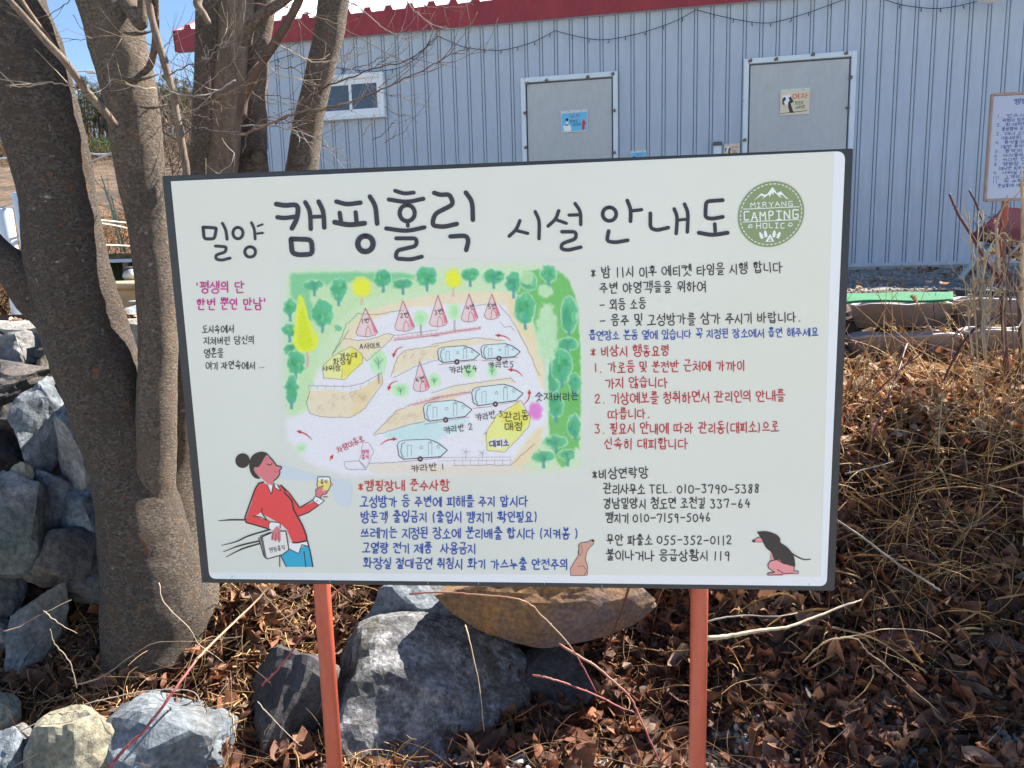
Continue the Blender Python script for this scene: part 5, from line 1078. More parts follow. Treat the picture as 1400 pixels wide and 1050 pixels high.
M['r_beige'] = rockmat('rock_beige', (.17, .155, .11), (.34, .31, .23), (.14, .12, .08))
def rock_mb(c, size, rot, seed, cuts=9, sub=4, amp=.10, pts=None, fit=None):
    r = random.Random(seed); bm = bmesh.new(); bmesh.ops.create_icosphere(bm, subdivisions=sub, radius=1)
    pl = []
    for k in range(cuts):
        n = Vector((r.gauss(0, 1), r.gauss(0, 1), r.gauss(0, 1))).normalized(); pl.append((n, r.uniform(.45, .84)))
    E_ = Matrix.Rotation(rot[2], 3, 'Z') @ Matrix.Rotation(rot[1], 3, 'Y') @ Matrix.Rotation(rot[0], 3, 'X')
    out = []
    for v in bm.verts:
        p = v.co.copy()
        for n, d in pl:
            t = p.dot(n) - d
            if t > 0: p -= n * t * .93
        q = p * 1.7 + Vector((seed * 3.1, 0, 0))
        f_ = amp * (noise.noise(q) + .5 * noise.noise(q * 2.3) + .30 * noise.noise(q * 5.1) + .2 * noise.noise(q * 11) - .5 * max(0, .12 - abs(noise.noise(q * 1.9))) * 4)
        p += v.co.normalized() * f_
        out.append(E_ @ Vector((p.x * size[0], p.y * size[1], p.z * size[2])))
    A = np.array([o[:] for o in out])
    if fit:
        for ax, ext in ((0, fit[0]), (2, fit[1])):
            lo, hi = A[:, ax].min(), A[:, ax].max(); A[:, ax] = (A[:, ax] - (lo + hi) / 2) / (hi - lo) * ext
    A += np.array(c)[None]
    mb = MB(); bm.verts.index_update(); mb.add(A.tolist(), [tuple(v.index for v in f.verts) for f in bm.faces], 0, False)
    mb.sm = [False] * len(mb.f); bm.free(); return mb
def prock(x0, x1, y0, y1, Y, rot, seed, dep=1.0, **k):   # rock that spans a pixel box at depth Y
    c = at((x0 + x1) / 2, (y0 + y1) / 2, Y); w = (x1 - x0) / 2 * ppm(Y) * 1.34; h = (y1 - y0) / 2 * ppm(Y) * 1.34
    return rock_mb(c, (w, (w + h) / 2 * dep, h), (0, rot, 0), seed, fit=((x1 - x0) * ppm(Y) * 1.06, (y1 - y0) * ppm(Y) * 1.06), **k)
wall = thing('stone_retaining_wall', (-2.0, 2.9, .2), 'dry stone retaining wall of rough grey and bluish rocks left of the tree, under a concrete slab', 'stone wall')
WR = [(-60, 68, 496, 545, 2.80, 0.05, 'r_dark', 1.2), (66, 100, 478, 530, 2.86, .2, 'r_beige', .9), (-30, 42, 535, 592, 2.74, -.2, 'r_dark', 1), (20, 98, 525, 648, 2.66, .35, 'r_blue', .9), (-40, 34, 590, 650, 2.70, .1, 'r_dark', 1),
      (80, 148, 555, 676, 2.62, -.2, 'r_grey', .9), (-45, 78, 645, 800, 2.52, -.1, 'r_grey', .8), (55, 96, 645, 705, 2.56, .3, 'r_blue', .8), (82, 142, 668, 738, 2.55, .5, 'r_blue', .8), (40, 150, 718, 800, 2.50, -.3, 'r_dark', .9),
      (92, 150, 780, 822, 2.46, .1, 'r_blue', .8), (-40, 26, 770, 850, 2.44, .2, 'r_blue', .8), (8, 92, 800, 950, 2.34, .55, 'r_blue', .8), (-60, 16, 850, 950, 2.32, 0, 'r_pale', .8), (68, 112, 520, 560, 2.75, 0, 'r_dark', 1), (90, 135, 500, 560, 2.88, .2, 'r_grey', 1),
      (-70, 10, 455, 500, 2.95, 0, 'r_dark', 1), (0, 60, 460, 505, 2.92, .3, 'r_grey', 1), (55, 120, 455, 500, 2.95, -.2, 'r_dark', 1), (-140, -50, 480, 600, 2.7, .1, 'r_grey', 1), (-160, -50, 600, 740, 2.6, .1, 'r_blue', 1), (-170, -50, 740, 900, 2.45, .2, 'r_grey', 1),
      (100, 200, 560, 700, 2.95, .2, 'r_dark', .8), (120, 230, 680, 840, 2.9, .2, 'r_grey', .8), (190, 300, 480, 620, 3.05, .2, 'r_grey', .8), (200, 330, 600, 760, 3.0, .2, 'r_dark', .8), (300, 420, 560, 700, 3.1, .2, 'r_grey', .8), (12, 40, 640, 662, 2.5, .3, 'r_beige', .7)]
for k, (x0, x1, y0, y1, Y, rt, mt, dp) in enumerate(WR):
    mb = prock(x0 - 6, x1 + 6, y0 - 7, y1 + 7, Y + .06, rt, 11 + k, dp, cuts=11, sub=4); part('stone', mb, M[mt], wall)
# dark backing earth behind the stones
mb = MB(); P0 = [at(-220, 1000, 2.72), at(330, 830, 2.95), at(330, 430, 3.25), at(-220, 430, 3.2)]
mb.add(P0, [(0, 1, 2, 3)]); part('backing_earth', mb, M['soil'], wall)
# concrete slab on top
M['slab'] = mat('old_concrete', (.30, .29, .27), (.52, .50, .46), (.24, .22, .19), scale=10, rough=.95, bump=.01, bscale=40, fine=.3)
def strip_mesh(xa, xb, ya, yb, z0, z1, n, seed):
    bm = bmesh.new(); bmesh.ops.create_grid(bm, x_segments=n, y_segments=12, size=.5)
    for v in bm.verts:
        u, w_ = v.co.x + .5, v.co.y + .5; x = xa + (xb - xa) * u; yf = ya + .05 * noise.noise(Vector((x * 5, seed, 0))) + .03 * noise.noise(Vector((x * 14, seed, 3)))
        y = yf + (yb - yf) * w_; v.co = Vector((x, y, z1 + .014 * noise.noise(Vector((x * 7, y * 7, seed))) - .02 * max(0, 1 - w_ * 10)))
    r_ = bmesh.ops.extrude_face_region(bm, geom=bm.faces[:]); 
    for g in r_['geom']:
        if isinstance(g, bmesh.types.BMVert): g.co.z = z0 + .07 * noise.noise(Vector((g.co.x * 9, g.co.y * 9, seed + 5))); g.co.y += .04 * noise.noise(Vector((g.co.x * 6, 2, seed)))
    bm.normal_update(); bm.verts.index_update(); mb = MB(); mb.add([v.co for v in bm.verts], [tuple(v.index for v in f.verts) for f in bm.faces]); bm.free(); return mb
slab = solo('concrete_slab', strip_mesh(-3.4, -.75, 3.02, 3.62, 1.13, 1.30, 110, 2), M['slab'], 'rough broken-edged concrete slab lying on top of the stone wall at the left', 'slab')
# loose boulders of the bank
def boulder(x0, x1, y0, y1, Y, rt, seed, mt, label, dep=1.0, group=None, **k):
    return solo('boulder', prock(x0, x1, y0, y1, Y, rt, seed, dep, **k), M[mt], label, 'rock', group)
boulder(446, 752, 836, 1092, 2.36, .05, 161, 'r_lich', 'huge grey boulder with whitish lichen patches between the sign posts', .8, cuts=8, sub=5, amp=.07)
boulder(492, 650, 790, 905, 2.56, -.55, 62, 'r_blue', 'dark slanting slab leaning on the back of the huge lichen boulder', .7, cuts=9)
boulder(600, 893, 735, 858, 2.50, .02, 63, 'r_orange', 'orange and purple stained boulder under the bottom edge of the sign', .7, cuts=9, sub=5, amp=.06)
boulder(706, 816, 880, 966, 2.44, .1, 64, 'r_dark', 'small dark grey stone between the lichen boulder and the red canes', .9)
boulder(332, 476, 872, 1085, 2.30, .5, 165, 'r_dark', 'dark boulder behind the foot of the left red post', .9, cuts=14)
boulder(146, 322, 942, 1100, 2.08, .35, 366, 'r_blue', 'bluish pointed boulder at the bottom left of the left post', .9, cuts=10)
boulder(46, 176, 958, 1090, 2.02, -.1, 67, 'r_beige', 'sunlit beige and green stained boulder at the bottom left', .9, cuts=10)
boulder(-40, 26, 944, 1000, 2.12, 0, 68, 'r_beige', 'pale beige stone cut by the left edge of the picture near the bottom', .9)
boulder(-40, 40, 995, 1080, 1.96, .2, 69, 'r_blue', 'bluish stone in the bottom left corner', .9)
boulder(18, 46, 988, 1012, 2.06, .2, 70, 'r_grey', 'small grey stone between the two bottom left boulders', .9, sub=3)
boulder(303, 328, 892, 922, 2.42, .2, 71, 'r_grey', 'fist-sized grey stone among leaves right of the tree foot', .9, sub=3)
boulder(262, 304, 905, 930, 2.36, .1, 72, 'r_dark', 'flat dark stone with a light edge just left of the fist-sized stone', .9, sub=3)
boulder(670, 715, 1020, 1060, 2.22, .1, 73, 'r_pale', 'pale stone at the bottom edge right of the lichen boulder', .9, sub=3)
boulder(795, 822, 1010, 1030, 2.25, .1, 74, 'r_pale', 'small pale stone in the gravel left of the right post', .9, sub=3)

kc = at(351, 214, 2.90); kr = 12 * ppm(2.9); mb = MB(); ring = [kc + Vector((math.cos(a) * kr, -.002 + .012 * abs(math.cos(a)), math.sin(a) * kr)) for a in np.linspace(-.3, 3.6, 16)]
mb.tube(ring, list(np.interp(np.linspace(0, 1, 16), [0, .5, 1], [.003, .008, .003])), 10, amp=.2, freq=40); part('knot', mb, M['bark_dark'], tree)
part('knot', rock_mb(kc + Vector((0, .006, -.004)), (kr * .75, .02, kr * .8), (0, 0, 0), 3, cuts=3, sub=3, amp=.16), M['bark'], tree)
for (kx, ky, KY, kw) in ((176, 98, 2.335, 30), (172, 36, 2.34, 30), (196, 140, 2.33, 22)):
    kc = at(kx, ky, KY); R_ = kw * ppm(KY); mb = MB(); P = [kc + Vector((R_ * t, .035 * t * t, R_ * (-.30 + .42 * (t - .2) ** 2) )) for t in np.linspace(-.5, 1.05, 14)]
    mb.tube(P, list(np.interp(np.linspace(0, 1, 14), [0, .6, 1], [.001, .006, .002])), 8, amp=.25, freq=50); part('bark_ridge', mb, M['bark'], tree)
# ------------------------------------------------------------------ leaf litter
def leaf_batch(name, pos, seed, lmin, lmax, pal, tilt=.6, lift=(0, .03), label=None, kind='stuff', w=(.42, .68)):
    r = np.random.default_rng(seed); n = len(pos)
    us = np.array([0, .18, .42, .68, .88, 1.0]); wd = np.array([.10, .74, 1.0, .90, .55, .03])
    tv = [(u - .5, s * ww) for u, ww in zip(us, wd) for s in (-1, 0, 1)]; tv = np.array(tv)  # 18 verts
    L = lmin + (lmax - lmin) * r.random(n) ** 1.7; Wd = L * r.uniform(w[0], w[1], n) * .5
    x = tv[None, :, 0] * L[:, None]; y = tv[None, :, 1] * Wd[:, None]
    cw = r.uniform(-.8, 1.3, n)[:, None]; cl = r.uniform(-1.2, 2.0, n)[:, None]
    z = cw * y * y / (Wd[:, None] + 1e-6) + cl * x * x / (L[:, None]) + r.normal(0, .075, x.shape) * L[:, None] * .8
    y = y * (1 - .18 * np.abs(cw))
    P = np.stack([x, y, z], 2)
    ya = r.uniform(0, 2 * np.pi, n); tx = r.normal(0, tilt, n); ty = r.normal(0, tilt, n)
    def rot(P, a, i, j):
        c, s = np.cos(a)[:, None], np.sin(a)[:, None]; Q = P.copy(); Q[..., i] = P[..., i] * c - P[..., j] * s; Q[..., j] = P[..., i] * s + P[..., j] * c; return Q
    P = rot(P, tx, 1, 2); P = rot(P, ty, 0, 2); P = rot(P, ya, 0, 1)
    P += pos[:, None, :]; P[..., 2] += (.03 * (np.sin(pos[:, 0] * 17 + 2 * np.sin(pos[:, 1] * 11)) * np.sin(pos[:, 1] * 19 + pos[:, 0] * 5)))[:, None] + r.uniform(lift[0], lift[1], n)[:, None] + L[:, None] * .12
    base = pal[r.integers(0, len(pal), n)] * r.uniform(.65, 1.35, n)[:, None]
    vc = np.repeat(base[:, None, :], 18, 1) * r.uniform(.85, 1.12, (n, 18, 1)); vc[:, 1::3] *= .82
    q = []
    for k in range(5):
        a = k * 3; q += [(a, a + 3, a + 4, a + 1), (a + 1, a + 4, a + 5, a + 2)]
    F = (np.array(q)[None] + (np.arange(n) * 18)[:, None, None]).reshape(-1, 4)
    mb = MB(); mb.v = P.reshape(-1, 3); mb.f = F.tolist(); mb.mi = [0] * len(F); mb.sm = [True] * len(F); mb.col = vc.reshape(-1, 3)
    o = part(name, mb, M['leaf'], None, label, kind); return o
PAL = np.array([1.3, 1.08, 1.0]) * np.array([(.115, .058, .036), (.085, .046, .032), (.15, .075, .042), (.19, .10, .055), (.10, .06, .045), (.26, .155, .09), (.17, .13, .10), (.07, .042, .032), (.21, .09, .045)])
PALL = np.array([(.38, .20, .11), (.32, .15, .08), (.42, .28, .17), (.50, .37, .26), (.34, .17, .08), (.42, .18, .08), (.60, .47, .35), (.26, .15, .09)])  # lighter leaf tones, with the brightness of sunlit leaves put into the colour
def scatter(n, x0, x1, y0, y1, seed, cond=None):
    r = np.random.default_rng(seed); X = r.uniform(x0, x1, n); Y = r.uniform(y0, y1, n)
    if cond is not None: k = cond(X, Y, r); X, Y = X[k], Y[k]
    return np.stack([X, Y, vh(X, Y)], 1)
inview = lambda X, Y: (np.abs(X) < .74 * Y + .25)
notwall = lambda X, Y: ~((X < -.85) & (Y > 2.62))
lp_ = lambda X, Y, r: inview(X, Y) & notwall(X, Y) & (Y > 1.85 + .15 * np.sin(X * 5)) & ~((np.abs(X - .1) < .6) & (Y < 2.15) & (r.random(len(X)) < .75))
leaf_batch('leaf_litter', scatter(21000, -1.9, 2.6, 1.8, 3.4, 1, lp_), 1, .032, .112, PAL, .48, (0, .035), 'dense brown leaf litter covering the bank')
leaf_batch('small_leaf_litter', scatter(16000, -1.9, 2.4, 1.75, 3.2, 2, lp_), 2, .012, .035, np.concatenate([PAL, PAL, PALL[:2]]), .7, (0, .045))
leaf_batch('sun_toned_leaf_litter', scatter(11000, .1, 3.9, 3.0, 4.75, 3, lambda X, Y, r: inview(X, Y) & (Y < 4.42)), 3, .045, .11, np.concatenate([PAL[:5], PALL, PALL]) * 1.15, .6, (.01, .09))  # upper bank litter: sunlight painted in as paler leaf colours
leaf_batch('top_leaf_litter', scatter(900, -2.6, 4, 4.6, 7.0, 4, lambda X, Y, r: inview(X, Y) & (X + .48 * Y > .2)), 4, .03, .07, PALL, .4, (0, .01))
leaf_batch('slab_leaf_litter', np.array([(x, y, 1.30) for x, y in np.random.default_rng(3).uniform((-3, 3.1), (-1, 3.6), (60, 2))]), 5, .03, .06, PALL, .4, (0, .005))
# notable single leaves
def big_leaf(px, py, L, W_, yaw, tilt, col, label, seed):
    p = on_ground(px, py); r = random.Random(seed); mb = MB(); n = 9; vs = []; fs = []
    for i in range(n):
        u = i / (n - 1); w_ = W_ * (math.sin(math.pi * u ** .85) ** .8) * .5 + .0008
        for j in range(5):
            s = (j - 2) / 2; x = (u - .5) * L; y = s * w_ * (1 + .05 * math.sin(u * 50)); z = .25 * abs(y) + .9 * x * x + .003 * math.sin(u * 40) * abs(s)
            vs.append((x, y, z))
    for i in range(n - 1):
        for j in range(4): a = i * 5 + j; fs.append((a, a + 5, a + 6, a + 1))
    E_ = Matrix.Translation(p + Vector((0, -.02, .045))) @ Matrix.Rotation(yaw, 4, 'Z') @ Matrix.Rotation(tilt, 4, 'X')
    root = thing('fallen_leaf', p, label, 'leaf'); cc = np.array(col)
    mb.v = [tuple(E_ @ Vector(v)) for v in vs]; mb.f = fs; mb.mi = [0] * len(fs); mb.sm = [True] * len(fs); mb.col = [tuple(cc * r.uniform(.85, 1.1) * (.8 if (k % 5) == 2 else 1)) for k in range(len(vs))]
    part('blade', mb, M['leaf'], root)
    for j in range(-1, 1):
        pass
    mb = MB(); mb.tube([E_ @ Vector((-.5 * L - .02, 0, .01)), E_ @ Vector((-.3 * L, 0, .9 * .09 * L * L + .001)), E_ @ Vector((.1 * L, 0, .001)), E_ @ Vector((.45 * L, 0, .9 * .2 * L * L + .0012))], [.0012, .0012, .001, .0005], 5); part('midrib', mb, M['twig'], root)
big_leaf(1225, 893, .155, .085, .1, .35, (.20, .075, .055), 'large flat reddish brown leaf in the litter at the lower right', 1)
big_leaf(785, 1020, .12, .055, -.5, .3, (.22, .085, .045), 'veined red-brown leaf near the bottom, left of the right post', 2)
big_leaf(860, 1030, .11, .05, -.3, .5, (.24, .11, .06), 'folded brown leaf near the bottom just left of the right post', 3)
big_leaf(885, 870, .10, .06, .2, .6, (.26, .10, .055), 'reddish leaf standing upright left of the right post at mid height', 4)
big_leaf(1385, 935, .13, .09, 1.2, .4, (.20, .085, .06), 'broad brown leaf at the right edge near the bottom', 5)
big_leaf(1365, 895, .13, .06, -.6, .5, (.13, .075, .06), 'dull grey-brown pointed leaf near the right edge above the broad leaf', 6)
big_leaf(150, 945, .09, .05, .3, .5, (.36, .17, .09), 'orange-brown curled leaf at the foot of the tree', 7)
big_leaf(1105, 960, .10, .05, 1.3, .5, (.30, .28, .25), 'grey shrivelled leaf right of the right post near the bottom', 8)
# pebbles
def pebbles(name, n, x0, x1, y0, y1, seed, s0, s1, mt, cond=None):
    r = np.random.default_rng(seed); t = np.array([(1, 0, 0), (-1, 0, 0), (0, 1, 0), (0, -1, 0), (0, 0, 1), (0, 0, -1), (.7, .7, .3), (-.7, .6, .2), (.6, -.7, .35), (-.65, -.65, .3)]) 
    bm = bmesh.new()
    for v in t: bm.verts.new(v)
    bmesh.ops.convex_hull(bm, input=bm.verts[:]); bmesh.ops.subdivide_edges(bm, edges=bm.edges[:], cuts=1, smooth=1, use_grid_fill=True)
    bmesh.ops.triangulate(bm, faces=bm.faces[:]); bm.verts.index_update()
    tv = np.array([v.co[:] for v in bm.verts]); tf = np.array([[v.index for v in f.verts] for f in bm.faces]); bm.free()
    X = r.uniform(x0, x1, n); Y = r.uniform(y0, y1, n)
    if cond is not None: k = cond(X, Y); X, Y = X[k], Y[k]; n = len(X)
    Zv = vh(X, Y); S = r.uniform(s0, s1, n)[:, None, None] * r.uniform(.6, 1.2, (n, 1, 3)); a = r.uniform(0, 6.28, n)[:, None]
    P = tv[None] * S; c, s = np.cos(a), np.sin(a); Q = P.copy(); Q[..., 0] = P[..., 0] * c - P[..., 1] * s; Q[..., 1] = P[..., 0] * s + P[..., 1] * c
    Q += np.stack([X, Y, Zv + .004], 1)[:, None]
    F = (tf[None] + (np.arange(n) * len(tv))[:, None, None]).reshape(-1, 3); mb = MB(); mb.v = Q.reshape(-1, 3); mb.f = F.tolist(); mb.mi = [0] * len(F); mb.sm = [True] * len(F)
    mb.col = np.repeat(r.uniform(.5, 1.15, (n, 1)) * np.ones((1, 3)), len(tv), 0)
    part(name, mb, M[mt], None, None, 'stuff')
M['pebble'] = mat('pebble', (.28, .275, .27), (.45, .44, .43), None, scale=30, rough=.9, attr=True)
pebbles('gravel', 3000, -1.2, 1.6, 1.6, 2.2, 1, .004, .015, 'pebble')
pebbles('yard_gravel', 2600, -.5, 4.4, 5.0, 6.7, 2, .003, .010, 'pebble', lambda X, Y: inview(X, Y))
# ------------------------------------------------------------------ straw, dry grass, stalks
def strands(name, pos, seed, lmin, lmax, w, pal, up=.3, curl=1.2, mt='straw', nseg=7, bias=(0, 0, 0)):
    r = np.random.default_rng(seed); n = len(pos); L = r.uniform(lmin, lmax, n)
    az = r.uniform(0, 2 * np.pi, n); el = r.normal(up, .35, n)
    d = np.stack([np.cos(az) * np.cos(el), np.sin(az) * np.cos(el), np.sin(el)], 1) + np.array(bias); d /= np.linalg.norm(d, axis=1, keepdims=True)
    P = [pos.copy()]; bend = r.normal(0, curl, (n, 3)) / nseg; bend[:, 2] -= .10
    for k in range(nseg):
        d = d + bend + r.normal(0, .10, (n, 3)); d /= np.linalg.norm(d, axis=1, keepdims=True); P.append(P[-1] + d * (L / nseg)[:, None])
    P = np.stack(P, 1); g = vh(P[..., 0].ravel(), P[..., 1].ravel()).reshape(P.shape[:2]) + .012 if False else hgt(P[..., 0], P[..., 1]) + .015
    P[..., 2] = np.maximum(P[..., 2], g)
    sd = r.normal(0, 1, (n, 3)); T = P[:, -1] - P[:, 0]; sd = np.cross(T, sd); sd /= np.linalg.norm(sd, axis=1, keepdims=True) + 1e-9
    nrm = np.cross(T, sd); nrm /= np.linalg.norm(nrm, axis=1, keepdims=True) + 1e-9
    ww = r.uniform(.6, 1.3, n)[:, None] * w * .5 * np.linspace(1, .35, nseg + 1)[None]
    A = P + sd[:, None] * ww[..., None]; B = P - sd[:, None] * ww[..., None]; C_2 = P + nrm[:, None] * ww[..., None] * 1.2
    V = np.stack([A, B, C_2], 2).reshape(n, -1, 3); m_ = (nseg + 1) * 3; q = []
    for k in range(nseg):
        a = k * 3
        for i, j in ((0, 1), (1, 2), (2, 0)): q.append((a + i, a + j, a + 3 + j, a + 3 + i))
    F = (np.array(q)[None] + (np.arange(n) * m_)[:, None, None]).reshape(-1, 4)
    base = pal[r.integers(0, len(pal), n)] * r.uniform(.7, 1.2, n)[:, None]
    mb = MB(); mb.v = V.reshape(-1, 3); mb.f = F.tolist(); mb.mi = [0] * len(F); mb.sm = [True] * len(F); mb.col = np.repeat(base, m_, 0)
    return part(name, mb, M[mt], None, None, 'stuff')
PS = np.array([(1, .92, .8), (.9, .78, .55), (1.1, 1.02, .9), (.75, .6, .42), (.5, .38, .28)])
PD = np.array([(.32, .24, .2), (.5, .4, .32), (.75, .62, .48), (.22, .16, .14)])
def up_(pos, a, b, seed): r = np.random.default_rng(seed); q = pos.copy(); q[:, 2] += r.uniform(a, b, len(q)); return q
strands('dry_grass', up_(scatter(1900, .75, 3.9, 2.75, 4.75, 11, lambda X, Y, r: inview(X, Y) & (r.random(len(X)) < np.clip(4.6 - Y, .12, 1))), .01, .08, 1), 11, .12, .45, .0046, PS * 1.25, .4, 1.0)
strands('dry_grass_clump', up_(scatter(750, 1.45, 2.6, 2.7, 3.6, 12, lambda X, Y, r: (r.random(len(X)) < np.exp(-((X - 2.0) / .28) ** 2))), 0, .08, 2), 12, .18, .5, .0036, PS * 1.2, .9, 1.0)
strands('dry_grass_clump', up_(scatter(800, 1.05, 1.75, 2.15, 2.9, 13, lambda X, Y, r: (r.random(len(X)) < np.exp(-((X - 1.42) / .22) ** 2 - ((Y - 2.55) / .25) ** 2))), 0, .06, 3), 13, .12, .34, .0032, PS * 1.1, .8, 1.3)
strands('loose_straw', up_(scatter(1900, -.3, 2.2, 1.9, 3.1, 14, lambda X, Y, r: inview(X, Y)), .02, .06, 4), 14, .06, .30, .0018, PD, .15, 1.3)
strands('loose_straw', up_(scatter(1500, -1.6, -.3, 1.85, 2.9, 15, lambda X, Y, r: inview(X, Y) & notwall(X, Y)), .02, .07, 5), 15, .06, .26, .0022, np.concatenate([PD, PS[:4]]), .15, 1.3)
strands('fine_roots', up_(scatter(900, .4, 2.3, 2.0, 3.2, 16, lambda X, Y, r: inview(X, Y)), .02, .06, 6), 16, .05, .2, .0011, PD, .2, 2.4)
strands('woody_stems', up_(scatter(260, 1.0, 3.4, 2.7, 4.3, 18, lambda X, Y, r: inview(X, Y)), 0, .03, 7), 18, .25, .7, .0085, np.array([(.55, .42, .32), (.38, .26, .2), (.7, .6, .5)]), .8, .45)
strands('litter_twigs', up_(scatter(420, -1.4, 2.2, 1.9, 3.2, 19, lambda X, Y, r: inview(X, Y) & notwall(X, Y)), .03, .06, 8), 19, .10, .34, .0055, np.array([(.3, .2, .16), (.2, .13, .11), (.5, .4, .32)]), .08, .5)
strands('bent_blades', up_(scatter(520, .9, 2.9, 2.2, 4.2, 20, lambda X, Y, r: inview(X, Y)), .02, .10, 9), 20, .10, .28, .010, np.array([(1, .82, .55), (.85, .6, .35), (1.05, .95, .75)]), .3, 1.6)
strands('straw_chips', up_(scatter(3000, -1.7, -.35, 1.9, 2.8, 21, lambda X, Y, r: inview(X, Y) & notwall(X, Y)), .02, .06, 10), 21, .025, .09, .006, np.array([(1.1, .95, .7), (.8, .6, .4), (1.2, 1.1, .9), (.5, .35, .24)]), .1, .9, nseg=3)
strands('straw_chips', up_(scatter(2500, .3, 3.3, 2.2, 4.3, 22, lambda X, Y, r: inview(X, Y)), .02, .09, 11), 22, .03, .10, .006, np.array([(1.1, .95, .7), (.8, .55, .35), (1.2, 1.1, .9), (.5, .35, .24)]), .2, 1.1, nseg=3)
fp = scatter(9000, -13, -1.5, 8.0, 34, 17, lambda X, Y, r: (X < -.18 * Y) & (X > -.85 * Y))
strands('field_grass', fp, 17, .3, 1.1, .026, np.array([(.50, .33, .20), (.66, .45, .28), (.38, .24, .15), (.8, .6, .42)]), 1.2, .8, nseg=4)
# ------------------------------------------------------------------ red canes, sticks
def cane(px, w, mt, label, cat='bramble cane', thorns=True, seed=0, name='red_cane', taper=.6, lift=None):
    r = random.Random(seed); w *= (1 if thorns else .68); P = [at(*p) for p in px]; P = catmull(P, 6); P = [p + Vector((r.uniform(-1, 1), r.uniform(-1, 1), r.uniform(-1, 1))) * .0012 for p in P]
    root = thing(name, P[0], label, cat); mb = MB(); mb.tube(P, list(np.linspace(w, w * taper, len(P)) / 2), 8, amp=.1, freq=60); part('stem', mb, M[mt], root)
    if thorns:
        mb = MB()
        for i in range(2, len(P) - 1, 2):
            d = Vector((r.uniform(-1, 1), r.uniform(-1, 1), r.uniform(-1, 1))).normalized(); mb.tube([P[i], P[i] + d * w * 1.1], [w * .3, w * .05], 5)
        part('buds', mb, M[mt], root)
    return root
cane([(148, 1052, 1.70), (175, 1018, 1.73), (198, 998, 1.75), (236, 947, 1.80), (270, 901, 1.90), (303, 867, 2.0), (350, 822, 2.15), (378, 790, 2.2), (400, 760, 2.25)], .0085, 'cane', 'long pinkish red cane rising from the bottom left across the leaves to the sign', seed=1)
cane([(358, 937, 2.1), (380, 915, 2.1), (399, 890, 2.1), (422, 857, 2.12), (450, 821, 2.15), (475, 795, 2.2), (490, 770, 2.2)], .0075, 'cane', 'pale and red cane passing behind the left post just below the sign', seed=2)
cane([(560, 812, 2.3), (600, 810, 2.25), (640, 812, 2.2), (700, 818, 2.15), (723, 825, 2.15), (741, 842, 2.15), (777, 880, 2.15), (795, 908, 2.15), (816, 947, 2.12)], .0055, 'cane', 'arching red and straw-coloured cane hanging over the orange boulder', seed=3)
cane([(862, 795, 2.3), (852, 829, 2.3), (840, 860, 2.3), (823, 903, 2.3)], .008, 'cane_dark', 'short dark red cane under the sign left of the right post', seed=4)
cane([(764, 881, 2.2), (790, 896, 2.15), (818, 914, 2.12), (859, 950, 2.1), (871, 973, 2.08), (885, 1004, 2.05), (908, 1054, 2.02)], .008, 'cane', 'red cane running down to the bottom edge just left of the right post', seed=5)
cane([(728, 923, 2.12), (745, 926, 2.1), (772, 934, 2.1), (816, 951, 2.1), (850, 968, 2.09), (871, 975, 2.08)], .0065, 'cane', 'thin pink cane joining the cane beside the right post from the left', seed=6)
cane([(1240, 470, 3.3), (1222, 525, 3.1), (1195, 590, 2.95), (1170, 660, 2.85), (1158, 720, 2.75), (1150, 760, 2.7)], .010, 'cane_dark', 'dark red cane leaning beside the right edge of the sign', seed=7)
cane([(1175, 560, 2.9), (1205, 530, 2.95), (1250, 490, 3.0), (1310, 455, 3.05), (1330, 430, 3.1)], .007, 'cane_dark', 'thin dark red cane crossing the sunny grass right of the sign', seed=8)
def stick(px, w, mt, label, seed=0, taper=.5, name='dry_stick'): return cane(px, w, mt, label, 'stick', False, seed, name, taper)
stick([(965, 873, 1.98), (1000, 869, 2.0), (1040, 862, 2.02), (1075, 858, 2.05), (1110, 845, 2.1), (1160, 826, 2.15), (1178, 820, 2.18)], .020, 'drywood', 'whitish split driftwood stick lying against the right post', 21, .3)
stick([(962, 850, 2.15), (1010, 842, 2.15), (1060, 843, 2.15), (1090, 838, 2.2)], .008, 'graywood', 'thin grey stick just above the whitish driftwood', 22)
stick([(1140, 708, 2.5), (1175, 732, 2.42), (1220, 765, 2.35), (1262, 792, 2.3), (1286, 808, 2.28)], .011, 'graywood', 'grey stick sloping down to the right from the lower right corner of the sign', 23, .9)
stick([(1155, 735, 2.5), (1170, 775, 2.45), (1185, 810, 2.4), (1205, 850, 2.35), (1222, 900, 2.3)], .005, 'twig_dark', 'thin dark twig hanging from the grey sloping stick', 24)
stick([(1098, 906, 2.12), (1118, 885, 2.12), (1137, 874, 2.12), (1175, 868, 2.14), (1210, 860, 2.16), (1265, 863, 2.2), (1295, 878, 2.2)], .006, 'stalk', 'tan forked stalk arching over the leaves right of the right post', 25)
stick([(1137, 874, 2.12), (1170, 873, 2.1), (1185, 890, 2.1), (1205, 905, 2.1), (1240, 935, 2.08), (1300, 990, 2.05), (1345, 1045, 2.0)], .006, 'stalk', 'long tan stalk running down to the bottom right', 26)
stick([(1155, 648, 2.7), (1190, 640, 2.75), (1222, 631, 2.8)], .008, 'graywood', 'short grey stick lying in the grass beside the right edge of the sign', 27)
stick([(0, 1010, 1.98), (60, 985, 2.02), (110, 965, 2.06), (170, 950, 2.1), (220, 943, 2.12), (262, 945, 2.12), (275, 965, 2.1), (290, 1010, 2.08)], .006, 'graywood', 'thin grey twig arching over the bluish pointed boulder', 28)
stick([(108, 978, 2.0), (85, 1010, 1.95), (50, 1030, 1.92), (20, 1048, 1.9)], .006, 'drywood', 'pale twig lying across the bottom left stones', 29)
